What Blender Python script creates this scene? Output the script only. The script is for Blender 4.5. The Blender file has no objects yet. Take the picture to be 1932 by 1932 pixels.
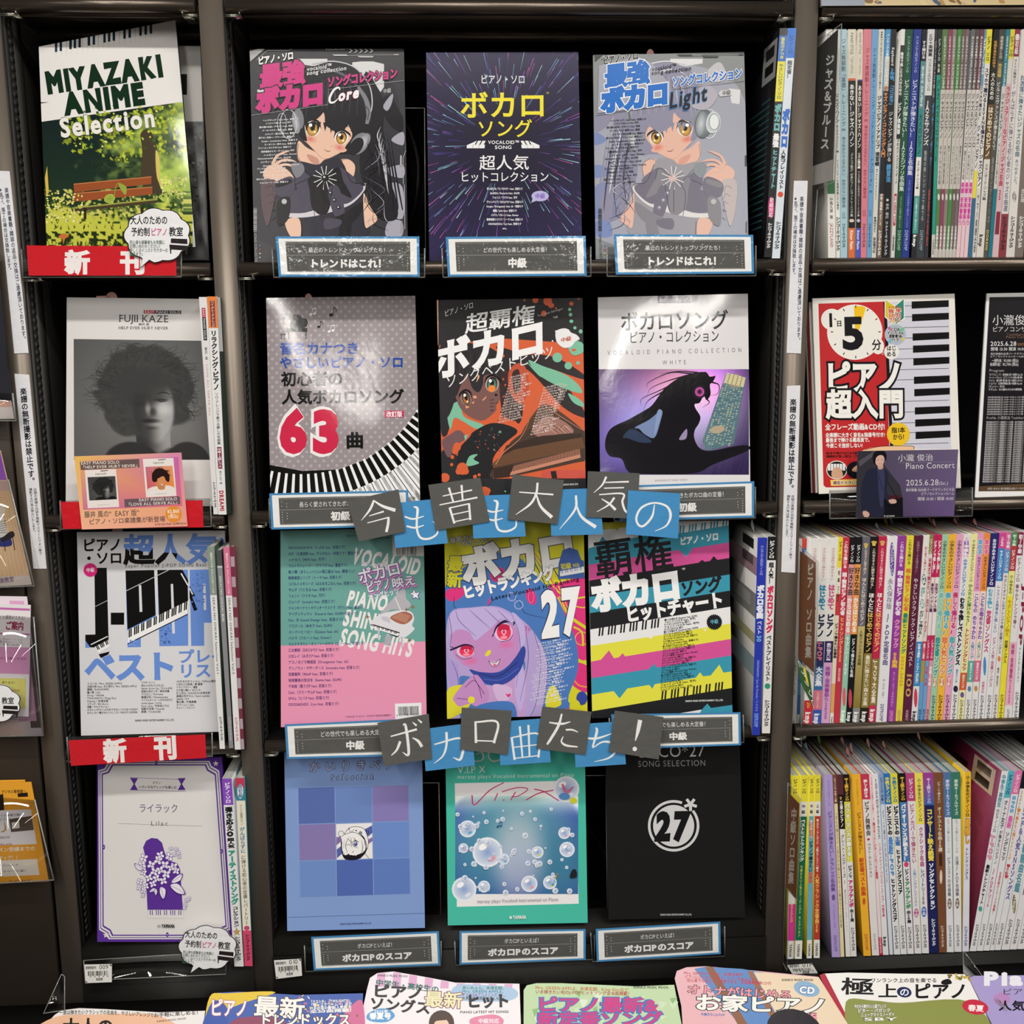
import bpy, math, random
import numpy as np
from mathutils import Vector, Matrix
from mathutils.geometry import tessellate_polygon
random.seed(7)
SC = bpy.context.scene
COL = SC.collection

# ------------------------------------------------------------------ camera
F, CC = 1932.0, 966.0
CAM = np.array([0.338494, -1.6415582, 1.35])
def _basis(yaw, pitch, roll):
    f = np.array([math.sin(yaw) * math.cos(pitch), math.cos(yaw) * math.cos(pitch), -math.sin(pitch)])
    r = np.cross(f, [0, 0, 1.0]); r /= np.linalg.norm(r); u = np.cross(r, f)
    return r * math.cos(roll) + u * math.sin(roll), u * math.cos(roll) - r * math.sin(roll), f
RX, UX, FX = _basis(0.05114995, 0.16607541, -0.01076332)
cam = bpy.data.cameras.new('camera'); cam.sensor_width = 36.0; cam.lens = 36.0; cam.clip_start = 0.05
camo = bpy.data.objects.new('camera', cam); COL.objects.link(camo)
camo.matrix_world = Matrix([[RX[0], UX[0], -FX[0], CAM[0]], [RX[1], UX[1], -FX[1], CAM[1]], [RX[2], UX[2], -FX[2], CAM[2]], [0, 0, 0, 1]])
SC.camera = camo
SC.view_settings.view_transform = 'Standard'; SC.view_settings.look = 'None'
SC.view_settings.exposure = 0.0; SC.view_settings.gamma = 1.0
SC.view_settings.use_curve_mapping = False
# ------------------------------------------------------------------ shop light
w = bpy.data.worlds.new('shop_ambient'); SC.world = w; w.use_nodes = True
w.node_tree.nodes['Background'].inputs[0].default_value = (1.0, 0.96, 0.9, 1)
w.node_tree.nodes['Background'].inputs[1].default_value = 0.16
CEIL = 2.75
def ceiling_lamp(x, y, lx, ly, power, name='ceiling_tube_light'):
    l = bpy.data.lights.new(name, 'AREA'); l.shape = 'RECTANGLE'; l.size = lx; l.size_y = ly
    l.energy = power; l.color = (1.0, 0.96, 0.9)
    o = bpy.data.objects.new(name, l); o.location = (x, y, CEIL - 0.06); COL.objects.link(o)
    return o
LAMPS = [(0.35, -1.3, 2.6, 0.12, 44), (-0.62, -5.6, 0.15, 7.0, 135), (1.62, -5.6, 0.15, 7.0, 135), (-2.8, -3.0, 0.15, 3.4, 42), (3.8, -3.0, 0.15, 3.4, 42)]
for L in LAMPS: ceiling_lamp(*L)

# ------------------------------------------------------------------ materials
def nodes(name):
    m = bpy.data.materials.new(name); m.use_nodes = True
    nt = m.node_tree; return m, nt, nt.nodes, nt.links, nt.nodes['Principled BSDF']
def attr_mat(name, rough, bump=0.0, bscale=6.0, bump2=0.0, b2scale=60.0, spec=0.5, coat=0.0, fine=0.0):
    m, nt, N, L, P = nodes(name)
    a = N.new('ShaderNodeAttribute'); a.attribute_name = 'Col'
    L.new(a.outputs['Color'], P.inputs['Base Color'])
    P.inputs['Roughness'].default_value = rough
    P.inputs['Specular IOR Level'].default_value = spec
    P.inputs['Coat Weight'].default_value = coat; P.inputs['Coat Roughness'].default_value = 0.06
    tc = N.new('ShaderNodeTexCoord'); last = None
    for sc_, st, det in ((bscale, bump, 1.0), (b2scale, bump2, 2.0), (900.0, fine, 0.0)):
        if st <= 0: continue
        n = N.new('ShaderNodeTexNoise'); n.inputs['Scale'].default_value = sc_; n.inputs['Detail'].default_value = det
        L.new(tc.outputs['Object'], n.inputs['Vector'])
        b = N.new('ShaderNodeBump'); b.inputs['Strength'].default_value = 1.0; b.inputs['Distance'].default_value = st
        L.new(n.outputs['Fac'], b.inputs['Height'])
        if last: L.new(last.outputs['Normal'], b.inputs['Normal'])
        last = b
    if last:
        L.new(last.outputs['Normal'], P.inputs['Normal']); 
        if coat: L.new(last.outputs['Normal'], P.inputs['Coat Normal'])
    return m
M_COVER = attr_mat('coated_cover_print', 0.28, 0.004, 4.0, 0.00012, 90.0, 0.16)
M_GLOSS = attr_mat('glossy_cover_print', 0.085, 0.013, 3.4, 0.00006, 90.0, 0.3)
M_MATTE = attr_mat('matte_cover_print', 0.5, 0.002, 5.0, 0, 60, 0.3)
M_LAM = attr_mat('laminated_card_print', 0.12, 0.003, 12.0, 0.0009, 70.0, 0.55)
M_PAPER = attr_mat('plain_paper_print', 0.75, 0.0, 5.0, 0, 60, 0.2)
M_SPINE = attr_mat('spine_print', 0.3, 0.001, 20.0, 0, 60, 0.4)
def page_mat():
    m, nt, N, L, P = nodes('page_edges')
    tc = N.new('ShaderNodeTexCoord'); mp = N.new('ShaderNodeMapping'); mp.inputs['Scale'].default_value = (900, 3, 3)
    n = N.new('ShaderNodeTexNoise'); n.inputs['Scale'].default_value = 1.0
    r = N.new('ShaderNodeValToRGB'); r.color_ramp.elements[0].position = 0.3; r.color_ramp.elements[1].position = 0.7
    r.color_ramp.elements[0].color = (0.24, 0.24, 0.225, 1); r.color_ramp.elements[1].color = (0.44, 0.44, 0.41, 1)
    L.new(tc.outputs['Object'], mp.inputs[0]); L.new(mp.outputs[0], n.inputs['Vector']); L.new(n.outputs['Fac'], r.inputs[0])
    L.new(r.outputs[0], P.inputs['Base Color']); P.inputs['Roughness'].default_value = 0.85
    return m
M_PAGES = page_mat()
def metal(name, col, rough, metallic, nscale=300.0):
    m, nt, N, L, P = nodes(name)
    P.inputs['Base Color'].default_value = (*col, 1); P.inputs['Roughness'].default_value = rough
    P.inputs['Metallic'].default_value = metallic
    tc = N.new('ShaderNodeTexCoord'); n = N.new('ShaderNodeTexNoise'); n.inputs['Scale'].default_value = nscale
    b = N.new('ShaderNodeBump'); b.inputs['Distance'].default_value = 0.0001; b.inputs['Strength'].default_value = 0.6
    L.new(tc.outputs['Object'], n.inputs['Vector']); L.new(n.outputs['Fac'], b.inputs['Height']); L.new(b.outputs[0], P.inputs['Normal'])
    return m
M_POST = metal('brown_powder_coat', (0.215, 0.18, 0.145), 0.42, 0.5)
M_TUBE = metal('bronze_tube', (0.13, 0.105, 0.085), 0.3, 0.8)
M_PANEL = metal('dark_panel', (0.075, 0.072, 0.068), 0.45, 0.3)
M_BACK = metal('black_back_panel', (0.003, 0.003, 0.0035), 0.6, 0.0); M_BACK.node_tree.nodes['Principled BSDF'].inputs['Specular IOR Level'].default_value = 0.08
M_BLACK = metal('black_shelf_board', (0.010, 0.009, 0.008), 0.45, 0.0); M_BLACK.node_tree.nodes['Principled BSDF'].inputs['Specular IOR Level'].default_value = 0.15
M_BROWN = metal('dark_brown_board', (0.062, 0.048, 0.036), 0.5, 0.1)
M_SLOT = metal('slot_painted_shade', (0.004, 0.004, 0.004), 0.8, 0.0)
M_CHROME = metal('zinc_bracket', (0.55, 0.53, 0.45), 0.25, 1.0)
def acrylic(name='clear_acrylic', tint=0.93, refl=0.09):
    m, nt, N, L, P = nodes(name); N.remove(P)
    t = N.new('ShaderNodeBsdfTransparent'); t.inputs[0].default_value = (tint, tint, tint, 1)
    g = N.new('ShaderNodeBsdfGlossy'); g.inputs['Roughness'].default_value = 0.03; g.inputs[0].default_value = (0.9, 0.9, 0.9, 1)
    lw = N.new('ShaderNodeLayerWeight'); pw = N.new('ShaderNodeMath'); pw.operation = 'POWER'; pw.inputs[1].default_value = 4.0; L.new(lw.outputs['Facing'], pw.inputs[0])
    f = N.new('ShaderNodeMath'); f.operation = 'MULTIPLY_ADD'; f.inputs[1].default_value = 0.6; f.inputs[2].default_value = 0.045; L.new(pw.outputs[0], f.inputs[0])
    mx = N.new('ShaderNodeMixShader'); L.new(f.outputs[0], mx.inputs[0]); L.new(t.outputs[0], mx.inputs[1]); L.new(g.outputs[0], mx.inputs[2])
    L.new(mx.outputs[0], N['Material Output'].inputs[0]); return m
M_ACR = acrylic()
M_ACR2 = acrylic('smoked_acrylic_back', 0.75)
def ac_edge():
    m, nt, N, L, P = nodes('acrylic_edge'); P.inputs['Base Color'].default_value = (0.35, 0.36, 0.34, 1)
    P.inputs['Roughness'].default_value = 0.15; P.inputs['Specular IOR Level'].default_value = 0.9; return m
M_EDGE = ac_edge()

# ------------------------------------------------------------------ pixel <-> place helpers
def rays(p):
    p = np.atleast_2d(np.asarray(p, float))
    return FX + RX * ((p[:, :1] - CC) / F) - UX * ((p[:, 1:2] - CC) / F)
def on_plane(p, o, n):
    d = rays(p); t = ((np.asarray(o) - CAM) @ n) / (d @ n)
    return CAM + d * t[:, None]
def on_y(x, y, Y): return on_plane([(x, y)], (0, Y, 0), np.array([0, 1.0, 0]))[0]
def on_x(x, y, X): return on_plane([(x, y)], (X, 0, 0), np.array([1.0, 0, 0]))[0]
def lin(h):
    if not isinstance(h, str): return h
    h = h.lstrip('#')
    if len(h) == 3: h = ''.join(c * 2 for c in h)
    c = [int(h[i:i + 2], 16) / 255 for i in (0, 2, 4)]
    return tuple(x / 12.92 if x <= 0.04045 else ((x + 0.055) / 1.055) ** 2.4 for x in c)

# ------------------------------------------------------------------ mesh builder
class MB:
    def __init__(s): s.V = []; s.T = []; s.C = []; s.M = []; s.n = 0
    def add(s, V, T, col=(.5, .5, .5), mi=0, vc=None):
        V = np.asarray(V, float); T = np.asarray(T, int)
        if len(T) == 0: return
        s.V.append(V); s.T.append(T + s.n); s.n += len(V)
        if vc is None: c = np.tile(np.array(lin(col)), (len(T), 3, 1))
        else: c = np.asarray(vc)[T]
        s.C.append(c); s.M.append(np.full(len(T), mi))
    def quad(s, a, b, c, d, col='888', mi=0): s.add([a, b, c, d], [(0, 1, 2), (0, 2, 3)], col, mi)
    def prism(s, q, q2, col='888', mi=0):
        """box between two quads with matching corners (q the front, counter-clockwise)"""
        V = list(q) + list(q2); T = []
        def f(a, b, c, d): T.extend([(a, b, c), (a, c, d)])
        f(0, 1, 2, 3); f(7, 6, 5, 4)
        for i in range(4):
            j = (i + 1) % 4; f(i, i + 4, j + 4, j)
        s.add(V, T, col, mi)
    def box(s, x0, x1, y0, y1, z0, z1, col='888', mi=0):
        s.prism([(x0, y0, z0), (x1, y0, z0), (x1, y0, z1), (x0, y0, z1)], [(x0, y1, z0), (x1, y1, z0), (x1, y1, z1), (x0, y1, z1)], col, mi)
    def tube(s, a, b, r, n=16, col='888', mi=0, ax=(0, 0, 1)):
        a = np.array(a, float); b = np.array(b, float); d = b - a; d /= np.linalg.norm(d)
        u = np.cross(d, ax); u /= np.linalg.norm(u); v = np.cross(d, u)
        an = np.linspace(0, 2 * math.pi, n, endpoint=False)
        ring = (np.outer(np.cos(an), u) + np.outer(np.sin(an), v)) * r
        V = np.vstack([a + ring, b + ring, [a], [b]]); T = []
        for i in range(n):
            j = (i + 1) % n; T += [(i, i + n, j + n), (i, j + n, j), (2 * n, i, j), (2 * n + 1, j + n, i + n)]
        s.add(V, T, col, mi)
    def build(s, name, mats, parent=None, smooth=False):
        if not isinstance(mats, (list, tuple)): mats = [mats]
        V = np.vstack(s.V); T = np.vstack(s.T); C = np.vstack(s.C); M = np.concatenate(s.M)
        off = np.array(parent.location) if parent is not None else None
        if parent is not None and parent.parent is not None: off = off + np.array(parent.parent.location)
        if off is None: off = V.mean(axis=0); off[2] = V[:, 2].min()
        me = bpy.data.meshes.new(name)
        me.vertices.add(len(V)); me.vertices.foreach_set('co', (V - off).astype(np.float32).ravel())
        me.loops.add(len(T) * 3); me.loops.foreach_set('vertex_index', T.astype(np.int32).ravel())
        me.polygons.add(len(T)); me.polygons.foreach_set('loop_start', np.arange(0, len(T) * 3, 3, dtype=np.int32))
        me.polygons.foreach_set('material_index', M.astype(np.int32))
        ca = me.color_attributes.new('Col', 'FLOAT_COLOR', 'CORNER')
        c4 = np.ones((len(T) * 3, 4), np.float32); c4[:, :3] = C.reshape(-1, 3); ca.data.foreach_set('color', c4.ravel())
        for m in mats: me.materials.append(m)
        me.update(calc_edges=True)
        if smooth: me.polygons.foreach_set('use_smooth', [True] * len(T))
        o = bpy.data.objects.new(name, me); COL.objects.link(o)
        if parent is not None: o.parent = parent
        else: o.location = off
        return o
def tag(o, label, cat, group=None):
    o['label'] = label; o['category'] = cat
    if group: o['group'] = group
    return o
def thing(name, loc, label, cat, group=None):
    o = bpy.data.objects.new(name, None); o.empty_display_size = 0.05; o.location = loc; COL.objects.link(o)
    return tag(o, label, cat, group)
def struct(name, mb, m):
    o = mb.build(name, m); o['kind'] = 'structure'; return o

# ------------------------------------------------------------------ lettering: glyph outlines of the built-in typeface
_tc = bpy.data.curves.new('lettering', 'FONT'); _tc.resolution_u = 3
_to = bpy.data.objects.new('lettering', _tc); COL.objects.link(_to)
_G = {}
from mathutils.geometry import delaunay_2d_cdt
def _embolden(V, T, wt):
    """move a glyph's outline out by wt and refill it, keeping every region the grown outline winds around"""
    E = np.vstack([T[:, [0, 1]], T[:, [1, 2]], T[:, [2, 0]]]); S = set(map(tuple, E.tolist()))
    A = V[T]; ar = (A[:, 1, 0] - A[:, 0, 0]) * (A[:, 2, 1] - A[:, 0, 1]) - (A[:, 1, 1] - A[:, 0, 1]) * (A[:, 2, 0] - A[:, 0, 0])
    if ar.sum() < 0: S = {(b, a) for a, b in S}
    B = [(a, b) for a, b in S if (b, a) not in S]
    nxt = {}
    for a, b in B: nxt.setdefault(a, []).append(b)
    P, Ed = [], []
    while nxt:
        a0 = next(iter(nxt)); loop = [a0]; c = a0
        while c in nxt:
            b = nxt[c].pop()
            if not nxt[c]: del nxt[c]
            if b == a0: break
            loop.append(b); c = b
        L = V[loop]; keep = np.linalg.norm(L - np.roll(L, 1, 0), axis=1) > 1e-4; L = L[keep]
        if len(L) < 3: continue
        d1 = L - np.roll(L, 1, 0); d1 /= np.linalg.norm(d1, axis=1)[:, None]; d2 = np.roll(d1, -1, 0)
        n1 = np.stack([d1[:, 1], -d1[:, 0]], 1); n2 = np.stack([d2[:, 1], -d2[:, 0]], 1); m = n1 + n2
        q = (m * m).sum(1); m = m * (2 / np.maximum(q, 1.0))[:, None]
        L = L + m * wt; i0 = len(P); P += L.tolist(); k = len(L); Ed += [(i0 + i, i0 + (i + 1) % k) for i in range(k)]
    r = delaunay_2d_cdt([Vector(p) for p in P], Ed, [], 0, 1e-6)
    NV = np.array([v[:] for v in r[0]]); NT = np.array([f[:3] for f in r[2]])
    c = NV[NT].mean(axis=1); P = np.array(P); Ed = np.array(Ed); a = P[Ed[:, 0]]; b = P[Ed[:, 1]]
    wn = np.zeros(len(c))
    upw = (a[None, :, 1] <= c[:, None, 1]) & (b[None, :, 1] > c[:, None, 1]); dnw = (a[None, :, 1] > c[:, None, 1]) & (b[None, :, 1] <= c[:, None, 1])
    cr = (b[None, :, 0] - a[None, :, 0]) * (c[:, None, 1] - a[None, :, 1]) - (c[:, None, 0] - a[None, :, 0]) * (b[None, :, 1] - a[None, :, 1])
    wn = (upw & (cr > 0)).sum(1) - (dnw & (cr < 0)).sum(1)
    return NV, NT[wn > 0]
def glyph(ch, wt):
    k = (ch, wt)
    if k in _G: return _G[k]
    if wt:
        V, T, adv = glyph(ch, 0)
        if len(T): V, T = _embolden(V, T, wt)
        _G[k] = (V, T, adv + (1.5 * wt if ord(ch) < 0x2000 and ch != ' ' else 0)); return _G[k]
    _tc.body = ch
    dg = bpy.context.evaluated_depsgraph_get(); dg.update()
    e = _to.evaluated_get(dg); me = e.to_mesh(); me.calc_loop_triangles()
    V = np.array([v.co[:2] for v in me.vertices]) if len(me.vertices) else np.zeros((0, 2))
    T = np.array([t.vertices[:] for t in me.loop_triangles]) if len(me.loop_triangles) else np.zeros((0, 3), int)
    e.to_mesh_clear()
    if ch == ' ' or not len(V): adv = 0.3
    elif ord(ch) > 0x2000: adv = 1.0
    else: adv = float(V[:, 0].max()) + 0.075
    if ch == '\u3000': adv = 1.0
    _G[k] = (V, T, adv); return _G[k]
ROT = set('ー—-~〜（）()「」[]【】=…:;/／&#')
SMALL = set('、。')

def crom(P, closed=False, k=6):
    P = [np.array(p, float) for p in P]; n = len(P); out = []
    if n < 3 and not closed: return np.array(P)
    rng = range(n) if closed else range(n - 1)
    for i in rng:
        p1, p2 = P[i], P[(i + 1) % n]
        p0 = P[i - 1] if (closed or i > 0) else 2 * p1 - p2
        p3 = P[(i + 2) % n] if (closed or i + 2 < n) else 2 * p2 - p1
        for j in range(k):
            t = j / k
            out.append(0.5 * ((2 * p1) + (p2 - p0) * t + (2 * p0 - 5 * p1 + 4 * p2 - p3) * t * t + (3 * p1 - p0 - 3 * p2 + p3) * t ** 3))
    if not closed: out.append(P[-1])
    return np.array(out)

class Art:
    """flat print laid on one plane; coordinates are the photograph's pixels, each one carried onto the surface it is printed on"""
    STEP = 0.000007
    def __init__(s, clip=None, tr=None):
        s.items = []; s.layer = 4; s.tr = tr
        s.clipq = None if clip is None else np.array(clip, float)
    def raw(s, V, T, col=None, vc=None, keep=False):
        if len(T) == 0: return
        V = np.asarray(V, float)
        if s.tr is not None: V = np.stack([s.tr[0] + V[:, 0] / s.tr[2], s.tr[1] + V[:, 1] / (s.tr[3] if len(s.tr) > 3 else s.tr[2])], 1)
        s.items.append((V, np.asarray(T, int), col, vc, s.layer))
        if not keep: s.layer += 1
    def poly(s, P, col, sm=False, k=5, keep=False):
        if sm: P = crom(P, True, k)
        P = np.asarray(P, float)
        T = tessellate_polygon([[Vector((p[0], p[1], 0)) for p in P]])
        s.raw(P, T, col, keep=keep)
    def rect(s, x0, y0, x1, y1, col, keep=False): s.raw([(x0, y0), (x1, y0), (x1, y1), (x0, y1)], [(0, 1, 2), (0, 2, 3)], col, keep=keep)
    def quad(s, q, col, keep=False): s.raw(q, [(0, 1, 2), (0, 2, 3)], col, keep=keep)
    def gquad(s, q, cols, keep=False): s.raw(q, [(0, 1, 2), (0, 2, 3)], vc=[lin(c) for c in cols], keep=keep)
    def ell(s, cx, cy, rx, ry=None, col='fff', rot=0, n=20, col2=None, keep=False):
        ry = rx if ry is None else ry; a = np.linspace(0, 2 * math.pi, n, endpoint=False); c, sn = math.cos(math.radians(rot)), math.sin(math.radians(rot))
        X = rx * np.cos(a); Y = ry * np.sin(a)
        V = np.vstack([[(cx, cy)], np.stack([cx + X * c - Y * sn, cy + X * sn + Y * c], 1)])
        T = [(0, 1 + i, 1 + (i + 1) % n) for i in range(n)]
        if col2: s.raw(V, T, vc=[lin(col)] + [lin(col2)] * n, keep=keep)
        else: s.raw(V, T, col, keep=keep)
    def ring(s, cx, cy, r, wd, col, n=28, a0=0, a1=360, ry=None, keep=False):
        a = np.radians(np.linspace(a0, a1, n)); ry = r if ry is None else ry
        s.stroke(np.stack([cx + r * np.cos(a), cy + ry * np.sin(a)], 1), wd, col, sm=False, keep=keep)
    def stroke(s, P, wd, col, sm=True, k=5, keep=False, vc=None):
        P = np.asarray(P, float); n0 = len(P)
        W = np.full(n0, wd, float) if np.isscalar(wd) else np.interp(np.linspace(0, 1, n0), np.linspace(0, 1, len(wd)), wd)
        if sm and n0 > 2:
            A = crom([(*p, w_, 0) for p, w_ in zip(P, W)], False, k); P = A[:, :2]; W = np.maximum(A[:, 2], 0.02)
        d = np.gradient(P, axis=0); L = np.linalg.norm(d, axis=1); L[L == 0] = 1; d /= L[:, None]
        nn = np.stack([-d[:, 1], d[:, 0]], 1) * (W / 2)[:, None]
        V = np.vstack([P + nn, P - nn]); n = len(P)
        T = [t for i in range(n - 1) for t in ((i, i + 1, i + 1 + n), (i, i + 1 + n, i + n))]
        s.raw(V, T, col, keep=keep)
    def _glyphs(s, items, col, keep):
        Vs, Ts, n = [], [], 0
        for V, T in items:
            if len(T) == 0: continue
            Vs.append(V); Ts.append(T + n); n += len(V)
        if Vs: s.raw(np.vstack(Vs), np.vstack(Ts), col, keep=keep)
    def text(s, t, x0, y0, x1, y1, h, col, wt=0.0, sh=0.0, ol=None, olw=0.05, keep=False, arch=0.0, sp=0.0):
        """one line of lettering from (x0,y0) to (x1,y1) on its baseline, letters h px tall"""
        p0 = np.array([x0, y0], float); d = np.array([x1 - x0, y1 - y0], float)
        L = np.linalg.norm(d); dn = d / L; up = np.array([dn[1], -dn[0]])
        if ol:
            s.text(t, x0, y0, x1, y1, h, ol, wt + olw, sh, arch=arch, sp=sp)
        tot = sum(glyph(c, wt)[2] + sp for c in t) - sp; k = L / tot; cur = 0; it = []
        for c in t:
            V, T, a = glyph(c, wt)
            if len(T):
                X = (V[:, 0] + cur) * k; Y = V[:, 1] * h
                if arch: Y = Y + arch * np.sin(np.pi * X / L)
                P = p0 + np.outer(X + sh * Y, dn) + np.outer(Y, up)
                it.append((P, T))
            cur += a + sp
        s._glyphs(it, col, keep)
    def vt(s, t, x0, y0, x1, y1, wd, col, wt=0.0, ol=None, olw=0.05, rot=False, keep=False, gap=0.0):
        """vertical lettering from (x0,y0) at the top to (x1,y1) at the bottom, letters wd px wide"""
        if ol: s.vt(t, x0, y0, x1, y1, wd, ol, wt + olw, rot=rot, gap=gap)
        p0 = np.array([x0, y0], float); d = np.array([x1 - x0, y1 - y0], float); L = np.linalg.norm(d); dn = d / L
        rt = np.array([dn[1], -dn[0]])
        if rt[0] < 0: rt = -rt
        cells = []
        for c in t:
            V, T, a = glyph(c, wt); asc = ord(c) < 0x2000
            r = c in ROT or (rot and asc)
            ln = (a if (rot and asc) else (0.55 if c in ' ・' else (0.5 if c in '.,' else (0.9 if asc else 1.0)))) + gap
            cells.append((c, V, T, r, ln, a))
        tot = sum(c[4] for c in cells); k = L / tot; cur = 0; it = []
        for c, V, T, r, ln, a in cells:
            if len(T):
                if r:
                    off = 0 if (rot and ord(c) < 0x2000) else (ln - a) / 2
                    X = (V[:, 0] + cur + off) * k; Y = (V[:, 1] - 0.36) * wd
                    P = p0 + np.outer(X, dn) + np.outer(Y, rt)
                else:
                    cx = a / 2; X = (V[:, 0] - cx) * wd; Y = (cur + ln / 2 - gap / 2 - (V[:, 1] - 0.38)) * k
                    if c in SMALL: X = X + 0.6 * wd; Y = Y - 0.6 * k
                    P = p0 + np.outer(X, rt) + np.outer(Y, dn)
                it.append((P, T))
            cur += ln
        s._glyphs(it, col, keep)
    def rows(s, lines, x, y, dx, dy, h, col, wt=0.03, cw=0.9, slope=0.0):
        """small lines of print; each starts at x,y and steps by dx,dy; cw px per letter width factor"""
        for i, t in enumerate(lines):
            L = sum(glyph(c, wt)[2] for c in t) * h * cw
            xx, yy = x + dx * i, y + dy * i
            s.text(t, xx, yy, xx + L, yy - slope * L, h, col, wt, keep=True)
        s.layer += 1
    def grid(s, fn, x0, y0, x1, y1, st, q=None):
        nx = max(2, int(round((x1 - x0) / st)) + 1); ny = max(2, int(round((y1 - y0) / st)) + 1)
        X, Y = np.meshgrid(np.linspace(x0, x1, nx), np.linspace(y0, y1, ny)); c = fn(X, Y)
        c = np.clip(c, 0, 1); c = np.where(c <= 0.04045, c / 12.92, ((c + 0.055) / 1.055) ** 2.4)
        if q is not None:
            u = (X - x0) / (x1 - x0); v = (Y - y0) / (y1 - y0); q = np.array(q, float)
            PX = (q[0] * ((1 - u) * (1 - v))[..., None] + q[1] * (u * (1 - v))[..., None] + q[2] * (u * v)[..., None] + q[3] * ((1 - u) * v)[..., None])
            V = PX.reshape(-1, 2)
        else: V = np.stack([X.ravel(), Y.ravel()], 1)
        i = np.arange(nx - 1)[None, :] + np.arange(ny - 1)[:, None] * nx; i = i.ravel()
        T = np.vstack([np.stack([i, i + 1, i + nx + 1], 1), np.stack([i, i + nx + 1, i + nx], 1)])
        s.raw(V, T, vc=c.reshape(-1, 3))
    def emit(s, mb, o, n, mi=0, warp=None):
        """n points towards the viewer"""
        n = np.asarray(n, float)
        for V, T, col, vc, ly in s.items:
            if s.clipq is not None:
                V, T, vc = clip_tris(V, T, vc, s.clipq)
                if len(T) == 0: continue
            P = on_plane(V, o, n) if warp is None else warp(V)
            P = P + n * (ly * s.STEP)
            a = P[T[:, 1]] - P[T[:, 0]]; b = P[T[:, 2]] - P[T[:, 0]]
            fl = (np.cross(a, b) @ n) < 0; T = T.copy(); T[fl] = T[fl][:, ::-1]
            mb.add(P, T, col if col is not None else (0, 0, 0), mi, None if vc is None else vc)
def clip_tris(V, T, vc, q):
    area = sum(q[i][0] * q[(i + 1) % 4][1] - q[(i + 1) % 4][0] * q[i][1] for i in range(4)); sg = 1 if area > 0 else -1
    nrm = []
    for i in range(4):
        a, b = q[i], q[(i + 1) % 4]; e = b - a; nn = np.array([-e[1], e[0]]) * sg; nrm.append((a, nn / np.linalg.norm(nn)))
    D = np.stack([(V - a) @ nn for a, nn in nrm], 1); ins = (D >= -0.01)
    allin = ins.all(axis=1)
    if allin.all(): return V, T, vc
    tin = allin[T].all(axis=1); keep = [T[tin]]
    out = T[~tin]
    dead = np.zeros(len(out), bool)
    for e in range(4): dead |= (~ins[:, e])[out].all(axis=1)
    out = out[~dead]; nV, nC, nT = [], [], []; base = len(V)
    C = None if vc is None else np.asarray(vc, float)
    for t in out:
        pl = [np.concatenate([V[i], C[i]]) if C is not None else V[i].copy() for i in t]
        for a, nn in nrm:
            r = []
            for i in range(len(pl)):
                p, qn = pl[i], pl[(i + 1) % len(pl)]; dp = (p[:2] - a) @ nn; dq = (qn[:2] - a) @ nn
                if dp >= 0: r.append(p)
                if dp * dq < 0: r.append(p + (qn - p) * (dp / (dp - dq)))
            pl = r
            if len(pl) < 3: break
        if len(pl) < 3: continue
        i0 = base + len(nV)
        for p in pl: nV.append(p[:2]); nC.append(p[2:] if C is not None else None)
        for i in range(1, len(pl) - 1): nT.append((i0, i0 + i, i0 + i + 1))
    if nV: V = np.vstack([V, nV]); C = None if C is None else np.vstack([C, nC]); keep.append(np.array(nT))
    return V, np.vstack(keep), C

# ------------------------------------------------------------------ setting
mb = MB(); mb.box(-5,6,-10,1.2,-0.05,0.0); struct('floor', mb, M_BROWN)
def ceil_mat():
 m, nt, N, L, P = nodes('ceiling_board'); P.inputs['Base Color'].default_value = (0.6,0.58,0.54,1); P.inputs['Roughness'].default_value = 0.9; return m
mb = MB(); mb.box(-5,6,-10,1.2, CEIL, CEIL + 0.05); struct('ceiling', mb, ceil_mat())
mb = MB(); mb.box(-4,5,1.1,1.2,0, CEIL); struct('wall_back', mb, M_BROWN)

# ------------------------------------------------------------------ rack uprights, slotted side panels, backs
XA, XB, XC = -0.325,0.0,0.865          # right face of post A, right face of post B, left face of post C
PW = 0.034; ZT = 2.05; ZB = 0.0
posts = {'A': (XA - PW, XA),'B': (XB - PW, XB),'C': (XC, XC + PW)}
BAYS = {'left': (XA, XB - PW),'mid': (XB, XC),'right': (XC + PW, XC + PW + 0.9)}
rack = thing('bookcase',(0.27,0.13,0.0),'tall dark brown steel bookcase with slotted uprights and a black back','bookcase')
for k,(x0, x1) in posts.items():
 mb = MB(); mb.box(x0, x1,0.0,0.03, ZB, ZT); mb.box(x0 + 0.004, x1 - 0.004,0.03,0.27, ZB, ZT)
 o = mb.build('upright', M_POST, rack)
def slotted(x, side):
 """perforated steel strip on the inner face of an upright; side +1 faces +x"""
 t = 0.0011; y0, ya, yb, y1 = 0.013,0.027,0.043,0.075
 xa, xb = (x, x + t) if side > 0 else (x - t, x)
 mb = MB()
 mb.box(xa, xb, y0, ya,0.26,1.92); mb.box(xa, xb, yb, y1,0.26,1.92)
 z = 0.26
 while z < 1.91:
  mb.box(xa, xb, ya, yb, z, z + 0.0072); z += 0.0125
 mb.box(xa, xb,0.003,0.009,0.26,1.92)
 o = mb.build('slotted_strip', M_PANEL, rack); o['kind'] = 'stuff'
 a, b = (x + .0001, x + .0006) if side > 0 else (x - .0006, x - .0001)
 mb = MB(); mb.box(a, b,0.012,0.076,0.255,1.93); mb.build('slot_shade_sheet', M_SLOT, rack)  # near-black sheet added behind the strip, standing in for shade inside the slots
 mb = MB(); mb.box(a, b,0.076,0.262,0.255,1.93); mb.build('side_panel', M_BLACK, rack)  # deeper panel coloured black, in place of light falling off into the bay
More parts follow.
